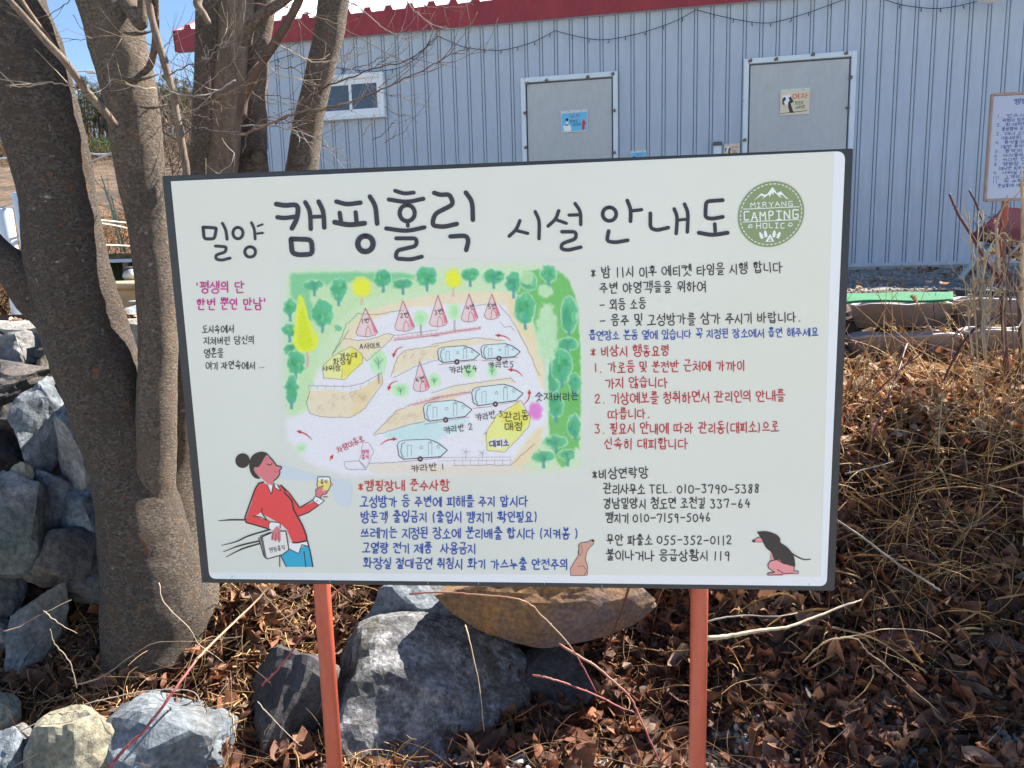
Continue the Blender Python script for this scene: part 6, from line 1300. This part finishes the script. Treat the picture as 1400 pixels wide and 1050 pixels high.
stick([(105, 940, 2.1), (95, 905, 2.08), (75, 880, 2.06), (68, 860, 2.05)], .005, 'drywood', 'curved pale twig in front of the stone wall, nearest the tree', 30)
stick([(5, 863, 2.05), (30, 855, 2.08), (60, 838, 2.1), (98, 820, 2.15)], .006, 'twig', 'brown twig leaning on the pale slanting rock at the left', 31)
stick([(60, 835, 2.1), (75, 848, 2.1), (105, 866, 2.12)], .005, 'drywood', 'short pale twig above the curved twig by the stone wall', 32)
stick([(100, 938, 2.05), (140, 925, 2.05), (190, 890, 2.08), (217, 878, 2.1), (270, 877, 2.12), (330, 870, 2.18)], .005, 'twig', 'long brown twig lying across the foot of the tree', 33)
stick([(217, 797, 2.14), (225, 825, 2.12), (258, 858, 2.1), (272, 880, 2.1), (305, 905, 2.1)], .005, 'drywood', 'pale forked twig in front of the tree foot under the sign corner', 34)
stick([(636, 855, 2.24), (643, 880, 2.2), (655, 935, 2.16), (662, 1000, 2.12)], .006, 'stalk', 'straw-coloured stalk hanging down the face of the lichen boulder', 35)
stick([(352, 960, 1.96), (375, 985, 1.95), (400, 1010, 1.95), (412, 1020, 1.95)], .004, 'drywood', 'thin pale twig in front of the dark boulder by the left post', 36)
stick([(345, 795, 2.4), (395, 850, 2.35), (425, 870, 2.3), (300, 880, 2.3)][:3], .006, 'twig', 'brown twig in the litter behind the left post', 37)
# ------------------------------------------------------------------ planters, mat
M['planter'] = mat('planter_plastic', (.30, .26, .265), (.36, .32, .32), None, scale=5, rough=.6, fine=.06)
M['mat'] = mat('green_mat', (.008, .12, .05), (.015, .18, .08), None, scale=60, rough=.9, bump=.004, bscale=200)
def planter(px, py, Y, L, label, yaw=0, hgt_=.15, group='plastic planters along the bank'):
    c = at(px, py, Y); rt = thing('planter', c - UP * hgt_, label, 'planter', group); R_ = Matrix.Rotation(yaw, 3, 'Z'); mb = MB(); n = 40
    def outline(o, z):
        P = []
        for k in range(n):
            u = k / n
            # rounded rectangle with wavy long sides
            a = 2 * math.pi * u; x = math.copysign(abs(math.cos(a)) ** .35, math.cos(a)) * (L / 2 - o); y = math.copysign(abs(math.sin(a)) ** .45, math.sin(a)) * (.085 - o)
            P.append(c + R_ @ Vector((x, y, z - .012 * max(0, math.cos(x / L * 2 * math.pi * 2)) ** 2 * (1 if z > -.02 else 0))))
        return P
    rings = [outline(0, 0), outline(-.008, -.004), outline(-.008, -.014), outline(0, -.018), outline(.018, -hgt_), outline(.03, -hgt_)]
    V = [p for r_ in rings for p in r_]; F = []
    for i in range(len(rings) - 1):
        for k in range(n): k2 = (k + 1) % n; F.append((i * n + k, (i + 1) * n + k, (i + 1) * n + k2, i * n + k2))
    inner = outline(.008, -.002); inb = outline(.02, -.05); o = len(V); V += inner + inb
    for k in range(n): k2 = (k + 1) % n; F.append((k, k2, o + k2, o + k)); F.append((o + k, o + k2, o + n + k2, o + n + k))
    mb.add(V, F, 0, True); part('trough', mb, M['planter'], rt)
    mb = MB(); mb.add(inb, [tuple(range(n))]); part('potting_soil', mb, M['soil'], rt); return rt
planter(1232, 412, 4.62, .56, 'plastic planter in front of the green mat, back row, left one', -.04)
planter(1375, 405, 4.58, .62, 'plastic planter right of the green mat, back row, tallest in view', -.03, .17)
planter(1235, 454, 4.08, .56, 'grey plastic planter full of dry weeds, front row, left one', -.05)
planter(1385, 447, 4.05, .52, 'plastic planter behind the dark stems, front row, right one', -.05)
mb = MB(); pa = [at_z(1120, 415.5, 1.215), at_z(1303, 411, 1.215), at_z(1303, 401, 1.235), at_z(1120, 403, 1.235)]
bm = bmesh.new(); 
gm = MB(); N1 = 40; N2 = 10
for z_ in (.008, -.004):
    for j in range(N2 + 1):
        for i in range(N1 + 1):
            u, w_ = i / N1, j / N2; p = pa[0] * (1 - u) * (1 - w_) + pa[1] * u * (1 - w_) + pa[2] * u * w_ + pa[3] * (1 - u) * w_; gm.v.append(tuple(p + UP * (z_ + .01 * noise.noise(p * 4))))
K = (N1 + 1) * (N2 + 1)
for j in range(N2):
    for i in range(N1): a = j * (N1 + 1) + i; gm.f.append((a, a + 1, a + N1 + 2, a + N1 + 1))
for i in range(N1): gm.f.append((i, K + i, K + i + 1, i + 1))
for j in range(N2): a = j * (N1 + 1) + N1; gm.f.append((a, K + a, K + a + N1 + 1, a + N1 + 1))
gm.mi = [0] * len(gm.f); gm.sm = [True] * len(gm.f); bm.free()
solo('green_mat', gm, M['mat'], 'bright green artificial turf mat on the yard behind the planters', 'mat')
# ------------------------------------------------------------------ right-hand shrub with dark red stems and dead weeds
sh0 = on_ground(1376, 560); SY = sh0.y
shrub = thing('red_stemmed_shrub', sh0, 'bare shrub with dark red stems and dry flower clusters at the right edge', 'shrub')
def sh(rows, w, mt, seed, forks=0): return twig([(x, y, SY + d) for x, y, d in rows], w, w * .55, mt, forks, seed, 'stem', shrub)
sh([(1378, 565, 0), (1377, 520, 0), (1374, 470, 0), (1371, 430, 0), (1368, 395, 0), (1362, 372, 0)], 9, 'cane_dark', 1)
sh([(1365, 385, 0), (1355, 368, 0), (1345, 352, 0), (1333, 330, 0), (1322, 312, 0), (1312, 296, 0), (1304, 280, 0), (1298, 265, 0)], 5, 'cane_dark', 2)
sh([(1356, 330, .1), (1349, 312, .1), (1342, 298, .1), (1334, 278, .1), (1325, 260, .1)], 4, 'cane_dark', 3)
sh([(1371, 430, 0), (1350, 440, -.05), (1330, 452, -.1), (1310, 480, -.15), (1290, 520, -.2)], 4.5, 'cane_dark', 4)
sh([(1366, 375, -.1), (1364, 350, -.1), (1362, 320, -.1), (1362, 304, -.1)], 5.5, 'drywood', 5, 2)
sh([(1395, 560, .1), (1395, 470, .1), (1392, 410, .1), (1380, 380, .1), (1368, 360, .1)], 6, 'twig_dark', 6, 3)
sh([(1398, 480, .2), (1397, 380, .2), (1398, 285, .2), (1396, 250, .2)], 6, 'stalk', 7, 4)
sh([(1360, 360, 0), (1385, 345, 0), (1400, 325, 0), (1420, 300, 0)], 5, 'drywood', 8, 4)
sh([(1340, 400, -.1), (1345, 375, -.1), (1350, 350, -.1), (1358, 330, -.1), (1372, 318, -.1), (1382, 330, -.1)], 2.5, 'stalk', 9, 3)
sh([(1355, 318, 0), (1372, 330, 0), (1385, 345, 0)], 2.5, 'graywood', 10, 2)
for k in range(6):
    r = random.Random(60 + k); x = r.uniform(1300, 1395); sh([(x, r.uniform(440, 520), -.2), (x + r.uniform(-10, 10), 430, -.15), (x + r.uniform(-20, 20), r.uniform(360, 410), -.1)], 1.8, r.choice(['stalk', 'stalk', 'drywood']), 40 + k, 4)
for k in range(9):
    r = random.Random(160 + k); x = r.uniform(1335, 1405); y0 = r.uniform(430, 540); y2 = r.uniform(270, 370); dx = r.uniform(-22, 14)
    sh([(x, y0, -.1), (x + dx * .3, (y0 * 2 + y2) / 3, -.1), (x + dx * .6 + r.uniform(-5, 5), (y0 + 2 * y2) / 3, -.08), (x + dx, y2, -.05)], r.uniform(1.6, 3.4), r.choice(['stalk', 'drywood', 'stalk', 'twig']), 140 + k, 5)
# flower tufts
def tuft(c, s, seed, root, name='dry_flower'):
    r = random.Random(seed); mb = MB()
    for k in range(26):
        d = Vector((r.gauss(0, 1), r.gauss(0, 1), r.gauss(0, 1))).normalized(); a = c + d * s * r.uniform(.1, .5); b = c + d * s * r.uniform(.7, 1.2); e = d.cross(Vector((r.gauss(0, 1), r.gauss(0, 1), r.gauss(0, 1)))).normalized() * s * .22
        mb.add([c, a + e, b, a - e], [(0, 1, 2, 3)], 0, False)
    mb.col = [(r.uniform(.75, 1.1),) * 3 for _ in mb.v]
    return part(name, mb, M['straw'], root)
for k, (x, y, s) in enumerate([(1352, 322, .03), (1357, 345, .035), (1345, 357, .03), (1383, 330, .035), (1391, 350, .035), (1340, 358, .025), (1356, 382, .03), (1333, 384, .028), (1348, 387, .028), (1362, 304, .02), (1370, 365, .035), (1395, 395, .03), (1338, 410, .025), (1325, 430, .03), (1352, 425, .03), (1300, 440, .025), (1290, 452, .025), (1365, 400, .03), (1315, 415, .02)]):
    tuft(at(x, y, SY - .03), s * .8, k, shrub)
# weeds in the planters and on the bank: stalk + tufts, each a thing
wl = ['dry weed stalk leaning over the back planter just right of the sign', 'dry weed stalk crossing the middle of the left back planter', 'pale weed stalk leaning left in the front planter', 'weed stalk with beige seed head between the two rows of planters', 'tall pale weed stalk in front of the right planter', 'short bristly weed at the end of the green mat', 'pale curved weed stem low on the bank under the planters', 'whitish crinkled weed among the sunlit leaves right of the sign', 'dry weed with small seed heads below the red shrub', 'upright dead stalk in the grass below the right planter']
wp = [[(1183, 420), (1177, 405), (1172, 395)], [(1292, 500), (1270, 445), (1252, 412), (1248, 408)], [(1260, 480), (1225, 450), (1200, 440)], [(1290, 455), (1300, 430), (1312, 415)], [(1320, 460), (1325, 430), (1328, 405)],
      [(1290, 430), (1296, 415), (1302, 402)], [(1290, 560), (1230, 530), (1190, 500), (1170, 492)], [(1215, 560), (1190, 545), (1188, 520), (1186, 500)], [(1345, 600), (1350, 560), (1340, 530)], [(1282, 640), (1284, 590), (1288, 545)]]
for k, (l, ps) in enumerate(zip(wl, wp)):
    p0 = on_ground(*ps[0]); Y = p0.y; rt = thing('dry_weed', p0, l, 'weed', None)
    P = catmull([at(x, y, Y - .03 * i) for i, (x, y) in enumerate(ps)], 6); mb = MB(); mb.tube(P, list(np.linspace(.0045, .002, len(P))), 6); part('stalk', mb, M['drywood'], rt)
    for j in range(5): tuft(P[-1 - j * 2] + Vector((random.Random(k * 9 + j).uniform(-.02, .02), 0, .008)), .018, k * 7 + j, rt)
# ------------------------------------------------------------------ folded maroon parasol and its pole, right edge
M['maroon'] = mat('maroon_fabric', (.13, .035, .045), (.19, .055, .065), None, scale=6, rough=.85, bump=.006, bscale=20)
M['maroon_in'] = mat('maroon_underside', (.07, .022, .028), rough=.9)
M['bluetube'] = mat('pale_blue_tube', (.30, .40, .44), rough=.4)
UY = 5.75
par = thing('tipped_garden_chair', at(1375, 352, UY), 'tipped garden chair with maroon fabric and grey legs behind the dry shrub', 'chair')
def fabric(P, mt, name, th=.012):
    n = len(P); w_ = [at(x, y, Y) for x, y, Y in P]; c = sum(w_, Vector()) / n; V = list(w_) + [c + Vector((0, -.06, 0))]; F = [(i, (i + 1) % n, n) for i in range(n)]
    bm = bmesh.new(); vs = [bm.verts.new(v) for v in V]; [bm.faces.new([vs[i] for i in f]) for f in F]
    bmesh.ops.subdivide_edges(bm, edges=bm.edges[:], cuts=5, use_grid_fill=True, smooth=.3); 
    for v in bm.verts: v.co += Vector((0, 1, 0)) * .03 * noise.noise(v.co * 9)
    g = bmesh.ops.extrude_face_region(bm, geom=bm.faces[:])
    for e in g['geom']:
        if isinstance(e, bmesh.types.BMVert): e.co.y += th
    bm.verts.index_update(); mb = MB(); mb.add([v.co for v in bm.verts], [tuple(v.index for v in f.verts) for f in bm.faces], 0, True); bm.free(); part(name, mb, M[mt], par)
fabric([(1349, 306, 5.75), (1373, 283, 5.8), (1392, 284, 5.85), (1420, 292, 5.9), (1430, 320, 5.9), (1400, 334, 5.8), (1372, 336, 5.7), (1340, 318, 5.65)], 'maroon', 'seat_fabric')
fabric([(1349, 307, 5.72), (1329, 321, 5.6), (1336, 329, 5.6), (1347, 331, 5.62), (1372, 336, 5.68), (1385, 322, 5.7)], 'maroon_in', 'back_fabric')
mb = MB(); mb.tube([at(1359, 294, 5.9), at(1334, 306, 5.8), at(1337, 313, 5.8), at(1352, 305, 5.85)], .011, 10); part('chair_arm', mb, M['bluetube'], par)
mb = MB(); mb.tube([at(1312, 382, 5.5), at(1328, 362, 5.6), at(1350, 335, 5.75)], .018, 10); part('leg', mb, M['bluetube'], par)
mb = MB(); mb.tube([at(1420, 378, 5.8), at(1395, 345, 5.8), at(1375, 325, 5.8)], .018, 10); part('leg', mb, M['bluetube'], par)
fabric([(1375, 336, 5.8), (1420, 330, 5.8), (1425, 362, 5.8), (1395, 358, 5.75), (1378, 350, 5.7)], 'maroon_in', 'skirt_fabric')

# ------------------------------------------------------------------ left background
M['wpost'] = mat('white_post_paint', (.46, .54, .64), (.52, .59, .68), None, scale=6, rough=.45)
M['rope'] = mat('pale_rope', (.34, .32, .29), (.44, .42, .38), None, scale=60, rough=.9)
fen = thing('rope_fence', (-2.1, 3.6, 1.28), 'white plastic posts with pale ropes along the slab edge, far left', 'fence')
posts = []
for (x, yt, yb, w_, Y, lean) in ((20, 287, 430, 19, 3.50, -14), (-12 + 60, 265, 434, 17, 3.42, -22), (-60, 300, 428, 19, 3.55, 0)):
    a = at(x + (8 if lean else 0), yb + 6, Y); b = at(x + lean, yt, Y); mb = MB(); r_ = w_ / 2 * ppm(Y)
    a.z = min(a.z, 1.27)
    mb.tube([a, b, b + (b - a).normalized() * .006], [r_, r_, r_ * .85], 20); p_ = part('post', mb, M['wpost'], fen); posts.append((a, b))
for (pts) in ([(-60, 312, 3.5), (-10, 288, 3.5), (15, 279, 3.48), (38, 267, 3.42), (60, 262, 3.42)], [(-60, 350, 3.5), (0, 331, 3.5), (22, 325, 3.46), (45, 318, 3.42), (80, 310, 3.42)],
              [(46, 296, 3.45), (90, 300, 3.9), (134, 305, 4.4), (160, 309, 4.8), (185, 315, 5.2)], [(46, 338, 3.45), (90, 338, 3.9), (140, 335, 4.4), (190, 337, 5.2)], [(46, 298, 3.45), (134, 301, 4.4), (185, 306, 5.2)]):
    mb = MB(); mb.tube(catmull([at(*p) for p in pts], 6), .006, 6); part('rope', mb, M['rope'], fen)
# round stone garden table with a grey bag on it, planting box behind
M['tan'] = mat('tan_stone', (.42, .30, .17), (.56, .44, .28), (.38, .27, .17), scale=5, rough=.8, bump=.004)
M['bag'] = mat('silver_tarp', (.26, .28, .31), (.42, .44, .47), None, scale=6, rough=.5, bump=.02, bscale=14)
M['bagd'] = mat('bag_dark', (.035, .035, .038), rough=.8)
ty = 6.0; tc = at(186, 384, ty); tbz = float(hgt(tc.x, tc.y))
tab = thing('round_stone_table', (tc.x, tc.y, tbz), 'round tan stone garden table seen between the two left stems of the tree', 'table')
mb = MB(); mb.lathe((tc.x, tc.y, tc.z - .055), [(.30, 0), (.335, .012), (.34, .035), (.33, .05), (.31, .055)], 36); part('table_top', mb, M['tan'], tab)
mb = MB(); H = tc.z - .055 - tbz; mb.lathe((tc.x, tc.y, tbz - .02), [(.20, 0), (.20, .05), (.17, H * .3), (.18, H * .6), (.26, H * .95), (.27, H + .02)], 32); part('pedestal', mb, M['tan'], tab)
bc = at(181, 377, ty - .02); mb = rock_mb(bc + UP * .015, (.085, .07, .05), (0, 0, 0), 5, cuts=4, sub=3, amp=.08)
gb = thing('grey_pouch', bc - UP * .03, 'small grey and black pouch lying on the round stone table', 'pouch'); part('body', mb, M['bag'], gb)
mb = rock_mb(bc + UP * .035 + Vector((-.005, 0, 0)), (.06, .055, .038), (0, 0, 0), 6, cuts=3, sub=3, amp=.05); part('opening', mb, M['bagd'], gb)
st = at(194, 411, 5.0); stz = float(hgt(st.x, st.y)); stool = thing('stone_stool', (st.x, st.y, stz), 'speckled round stone stool beside the table, mostly hidden by the stem', 'stool')
mb = MB(); mb.lathe((st.x, st.y, st.z - .02), [(.075, 0), (.085, .006), (.085, .018), (.07, .022)], 24); part('seat', mb, M['slab'], stool)
mb = MB(); mb.lathe((st.x, st.y, stz - .02), [(.05, 0), (.055, st.z - stz)], 20); part('column', mb, M['r_grey'], stool)
sb = at(200, 447, 3.42); mb = MB(); q = [sb + Vector((-.10, -.02, 0)), sb + Vector((-.08, 0, .005)), sb + Vector((0, .05, .02)), sb + Vector((.2, .15, .04)), sb + Vector((.4, .25, .03))]
mb.tube(catmull(q, 5), list(np.interp(np.linspace(0, 1, 21), [0, .08, .3, 1], [.02, .058, .085, .09])), 24, amp=.12, freq=12)
solo('rolled_silver_tarp', mb, M['bag'], 'rolled silver-grey tarpaulin lying on the slab between the two left stems', 'tarpaulin')
# roof-like planting shelf behind the table
pv = at(165, 355, 7.4); shel = thing('low_shelter', (pv.x, pv.y, .95), 'low dark shelter with a mossy top and a white rail behind the stone table', 'shelter')
M['mossy'] = mat('mossy_thatch', (.10, .085, .05), (.22, .19, .11), None, scale=12, rough=1, bump=.03)
M['dkgreen'] = mat('dark_hedge', (.03, .04, .02), (.07, .08, .04), None, scale=14, rough=1, bump=.04)
mb = MB(); mb.box(pv + Vector((.1, .1, .02)), (1.5, .5, .07), bev=.015); part('mossy_top', mb, M['mossy'], shel)
mb = MB(); mb.box(at(165, 356.5, 7.1), (1.5, .03, .03), bev=.004); part('rail', mb, M['wpost'], shel)
mb = MB(); mb.box(Vector((pv.x + .1, pv.y + .25, (pv.z + .95) / 2)), (1.45, .1, pv.z - .97)); part('back', mb, M['dkgreen'], shel)
for dx in (-.6, .05, .7): mb = MB(); mb.box(Vector((pv.x + dx, pv.y, (pv.z + .95) / 2)), (.05, .05, pv.z - .97)); part('leg', mb, M['graywood'], shel)
# green garden net poles
M['greenpole'] = mat('green_garden_pole', (.16, .27, .18), (.22, .34, .22), None, scale=9, rough=.5)
nt_ = thing('garden_poles', at(165, 345, 8.5), 'bundle of thin green garden poles leaning together beyond the rope fence', 'poles')
for (a, b) in (((142, 255), (172, 345)), ((146, 262), (166, 345)), ((152, 268), (170, 345)), ((138, 240), (168, 330))):
    mb = MB(); mb.tube([at(*a, 8.5), at(*b, 8.5)], .007, 6); part('pole', mb, M['greenpole'], nt_)
# light pole and barrier
M['galv'] = mat('galvanised', (.48, .51, .54), (.58, .60, .62), None, scale=8, rough=.4)
lpz = thing('light_pole', at(103, 215, 22), 'pale grey light pole with a long horizontal arm before the pine wood', 'light pole')
mb = MB(); mb.tube([at(106, 230, 22), at(100, 160, 22), at(95, 102, 22)], [.075, .07, .06], 12); part('pole', mb, M['galv'], lpz)
mb = MB(); mb.tube([at(80, 102, 22), at(95, 99, 22), at(118, 97, 22), at(142, 96, 22)], .02, 8); part('arm', mb, M['galv'], lpz)
mb = MB(); mb.box(at(125, 99, 22), (.22, .12, .06), bev=.015); part('lamp_head', mb, M['galv'], lpz)
for nm, lab, pts in (('pale_rail', 'pale rail running level beyond the trees at the top of the field', [(117, 209, 20), (135, 211.5, 20), (152, 211, 20), (200, 208, 20)]), ('pale_rail', 'pale rail slanting down to the left in front of the level one', [(118, 224, 18), (160, 206, 18), (205, 190, 18)]), ('pale_rail', 'pale rail at the far left edge of the field', [(-20, 218, 18), (5, 217, 18), (30, 215, 18)])):
    mb = MB(); mb.tube([at(*p) for p in pts], .025, 8); solo(nm, mb, M['galv'], lab, 'rail')
mb = MB(); mb.tube(catmull([at(128, -10, 9), at(130, 50, 9), at(138, 100, 9), at(141, 140, 9), at(141, 175, 9)], 5), .02, 6); solo('hanging_cable', mb, M['wire'], 'black cable hanging down against the sky left of the second stem', 'cable')
mb = MB(); mb.tube(catmull([at(20, 262, 16), at(-30, 240, 16), at(-80, 260, 16)], 5), .03, 6)
# ------------------------------------------------------------------ pines on the ridge
M['needle'] = mat('pine_needles', (1, 1, 1), attr=True, rough=.8, trans=.15)
M['pinebark'] = mat('pine_bark', (.10, .065, .045), (.19, .13, .09), None, scale=3, rough=1)
def pine(H, seed, crown_from=.45, dens=1.0, cone=0):
    r = random.Random(seed); tr = MB(); cr = MB(); x = y = 0; P = []; 
    for k in range(9):
        P.append(Vector((x, y, H * k / 8))); x += r.uniform(-.12, .12); y += r.uniform(-.12, .12)
    tr.tube(P, list(np.linspace(.15, .04, 9)), 8)
    nb = int(22 * dens); cols = []
    for k in range(nb):
        z = H * (crown_from + (1 - crown_from) * (k + r.random()) / nb); t = (z / H - crown_from) / (1 - crown_from); R_ = H * .26 * (1.05 - t * .75) * r.uniform(.5, 1.15); a = r.uniform(0, 6.28)
        b0 = Vector((0, 0, z)) + Vector((P[min(8, int(z / H * 8))].x, P[min(8, int(z / H * 8))].y, 0)); tip = b0 + Vector((math.cos(a) * R_, math.sin(a) * R_, R_ * r.uniform(-.05, .45)))
        tr.tube([b0, (b0 + tip) / 2 + Vector((0, 0, -.05)), tip], [.035, .025, .01], 5)
        for j in range(7):
            q = b0.lerp(tip, r.uniform(.35, 1.05)) + Vector((r.gauss(0, .18), r.gauss(0, .18), r.gauss(.05, .10)))
            for i in range(9):
                d = Vector((r.gauss(0, 1), r.gauss(0, 1), r.gauss(.3, .8))).normalized(); e = d.cross(Vector((r.gauss(0, 1), r.gauss(0, 1), r.gauss(0, 1)))).normalized() * .028; L_ = r.uniform(.16, .34)
                s_ = q + Vector((r.gauss(0, .08), r.gauss(0, .08), r.gauss(0, .06))); cr.v += [tuple(s_ + e), tuple(s_ - e), tuple(s_ + d * L_)]; n_ = len(cr.v); cr.f.append((n_ - 3, n_ - 2, n_ - 1)); cr.mi.append(0); cr.sm.append(False)
                c_ = r.uniform(.75, 1.3); cr.col += [(.06 * c_, .074 * c_, .035 * c_)] * 3
    tm = mesh_from('trunk', tr.v, tr.f, [M['pinebark']], tr.mi, tr.sm); cm = mesh_from('crown', cr.v, cr.f, [M['needle']], cr.mi, cr.sm, col=cr.col); return tm, cm
PN = [pine(7, 1), pine(6.5, 2, .4), pine(7.6, 3, .5), pine(5.5, 4, .35, 1.2)]
r = random.Random(77)
def place_pine(px, Y, k, sc, label, grp):
    base = at(px, 300, Y); z = float(hgt(base.x, Y)); o = thing('pine_tree', (base.x, Y, z - .1), label, 'tree', grp); o.scale = (sc, sc, sc); o.rotation_euler.z = r.uniform(0, 6.28)
    for nm, me_ in zip(('trunk', 'crown'), PN[k]): c_ = bpy.data.objects.new(nm, me_); COL.objects.link(c_); c_.parent = o
for i in range(104):
    px = -8 + (i * 37 % 104) * 2.9 + r.uniform(-3, 3); Y = r.uniform(52, 66)
    place_pine(px, Y, i % 4, r.uniform(.50, .66), 'slim evergreen pine in the wood along the ridge behind the dry field', 'pines on the ridge')
# undergrowth : brushy scrub along the ridge foot
rg2 = np.random.default_rng(9); n = 7000
X = rg2.uniform(-48, -4, n); Y = rg2.uniform(44, 66, n); k_ = (X / Y > -.78) & (X / Y < -.22); X = X[k_]; Y = Y[k_]
strands('ridge_undergrowth', np.stack([X, Y, hgt(X, Y)], 1), 31, .8, 2.6, .03, np.array([(.32, .25, .18), (.22, .17, .13), (.42, .33, .24), (.13, .16, .08)]), 1.1, .9, nseg=5)
# evergreen bush at the foot of the wood
bsh = MB(); rb = random.Random(5); bc = at(138, 202, 48)
for k in range(2600):
    d = Vector((rb.gauss(0, 1), rb.gauss(0, 1), abs(rb.gauss(0, .8)))).normalized() * rb.uniform(.5, 1) ** .5; q = Vector((bc.x + d.x * 1.5, bc.y + d.y * 1.2, float(hgt(bc.x, bc.y)) + d.z * 1.3)); e = Vector((rb.gauss(0, 1), rb.gauss(0, 1), rb.gauss(0, 1))).normalized() * .09; f_ = Vector((rb.gauss(0, 1), rb.gauss(0, 1), rb.gauss(0, 1))).normalized() * .09
    bsh.v += [tuple(q), tuple(q + e), tuple(q + f_)]; m0 = len(bsh.v); bsh.f.append((m0 - 3, m0 - 2, m0 - 1)); bsh.mi.append(0); bsh.sm.append(False); c_ = rb.uniform(.7, 1.3); bsh.col += [(.06 * c_, .10 * c_, .03 * c_)] * 3
solo('evergreen_bush', bsh, M['needle'], 'low green bush at the foot of the pine wood between the two left stems', 'bush')
# bare trees behind: fine branches against the sky
def bare(P0, H, seed, lab, spread=.55, r0=.06, depth=5):
    r = random.Random(seed); rt = thing('bare_tree', P0, lab, 'tree'); tr = MB(); br = MB()
    def grow(p, d, L, w_, dep, mb):
        Q = [p]; 
        for k in range(5): d = (d + Vector((r.gauss(0, .10), r.gauss(0, .10), r.gauss(.03, .08)))).normalized(); p = p + d * L / 5; Q.append(p)
        mb.tube(Q, list(np.linspace(w_, w_ * .62, 6)), 7 if dep > 3 else 4)
        if dep == 0: return
        for k in range(r.choice((2, 3, 3))):
            q = Q[r.randint(2, 5)]; nd = (d + Vector((r.gauss(0, spread), r.gauss(0, spread), r.gauss(.05, spread * .7)))).normalized(); grow(q, nd, L * r.uniform(.6, .85), w_ * .55, dep - 1, br)
        grow(Q[-1], d, L * .8, w_ * .62, dep - 1, br)
    grow(Vector(P0), Vector((0, 0, 1)), H * .3, r0, depth, tr)
    part('trunk', tr, M['graywood'], rt); part('branches', br, M['twig'], rt)
b1 = at(250, 330, 9.5); bare((b1.x, b1.y, float(hgt(b1.x, b1.y))), 4.6, 3, 'bare tree with fine branches against the sky left of the red roof corner', r0=.05)
b2 = at(205, 330, 13); bare((b2.x, b2.y, float(hgt(b2.x, b2.y))), 5.0, 8, 'slender bare tree in the dry field behind the second stem', r0=.045)
b3 = at(236, 300, 11); bare((b3.x, b3.y, float(hgt(b3.x, b3.y))), 3.0, 12, 'low bare scrub tree in front of the building corner', r0=.03, spread=.8)
b4 = at(240, 330, 16); bare((b4.x, b4.y, float(hgt(b4.x, b4.y))), 5.4, 21, 'bare tree low behind the thin brown stem', r0=.05, spread=.7)

for k, (px, Y, H, lab) in enumerate(((128, 12, 1.0, 'low brown scrub at the foot of the slope, nearest the thick stem'), (150, 15, 1.5, 'taller dry scrub in the field between the two left stems'), (163, 10, 1.1, 'dry scrub in the field touching the second stem'), (12, 13, 1.6, 'dry scrub in the field at the far left edge'), (228, 20, 2.6, 'dense brown scrub behind the thin brown stem'), (255, 24, 3.2, 'brown thicket tree beside the building corner'))):
    q = at(px, 330, Y); bare((q.x, q.y, float(hgt(q.x, q.y))), H, 50 + k, lab, r0=.018 + H * .004, spread=.85, depth=4)

# unseen tree added right of the view to dapple the lower bank with shade
et = thing('added_shade_tree', (3.75, 3.6, hz(3.75, 3.6)), 'small evergreen tree added out of view right of the bank to shade it', 'tree')
tr = MB(); z0 = hz(3.75, 3.6); tr.tube([Vector((3.75, 3.6, z0 - .1)), Vector((3.72, 3.58, 1.8)), Vector((3.70, 3.6, 3.2))], [.07, .055, .02], 14, amp=.1); re_ = random.Random(12); cr = MB()
for k in range(60):
    d_ = Vector((re_.gauss(0, 1), re_.gauss(0, 1), re_.gauss(0, 1))).normalized(); q = Vector((3.72, 3.6, 2.55)) + Vector((d_.x * .8, d_.y * .8, d_.z * .85)) * re_.uniform(.2, 1)
    tr.tube([Vector((3.71, 3.6, max(1.6, q.z - .35))), q], [.014, .005], 5)
    for i in range(75):
        s_ = q + Vector((re_.gauss(0, .13), re_.gauss(0, .13), re_.gauss(0, .11))); a_ = Vector((re_.gauss(0, 1), re_.gauss(0, 1), re_.gauss(0, .6))).normalized(); b_ = a_.cross(Vector((re_.gauss(0, 1), re_.gauss(0, 1), re_.gauss(0, 1)))).normalized()
        cr.v += [tuple(s_ - a_ * .035), tuple(s_ + b_ * .014), tuple(s_ + a_ * .035), tuple(s_ - b_ * .014)]; m0 = len(cr.v); cr.f.append((m0 - 4, m0 - 3, m0 - 2, m0 - 1)); cr.mi.append(0); cr.sm.append(False); c_ = re_.uniform(.7, 1.3); cr.col += [(.05 * c_, .085 * c_, .03 * c_)] * 4
part('trunk', tr, M['graywood'], et); part('crown', cr, M['needle'], et)
# stuff objects keep label and clean up
for o in list(bpy.data.objects):
    if o.type == 'EMPTY' and not o.children and 'label' in o: bpy.data.objects.remove(o)
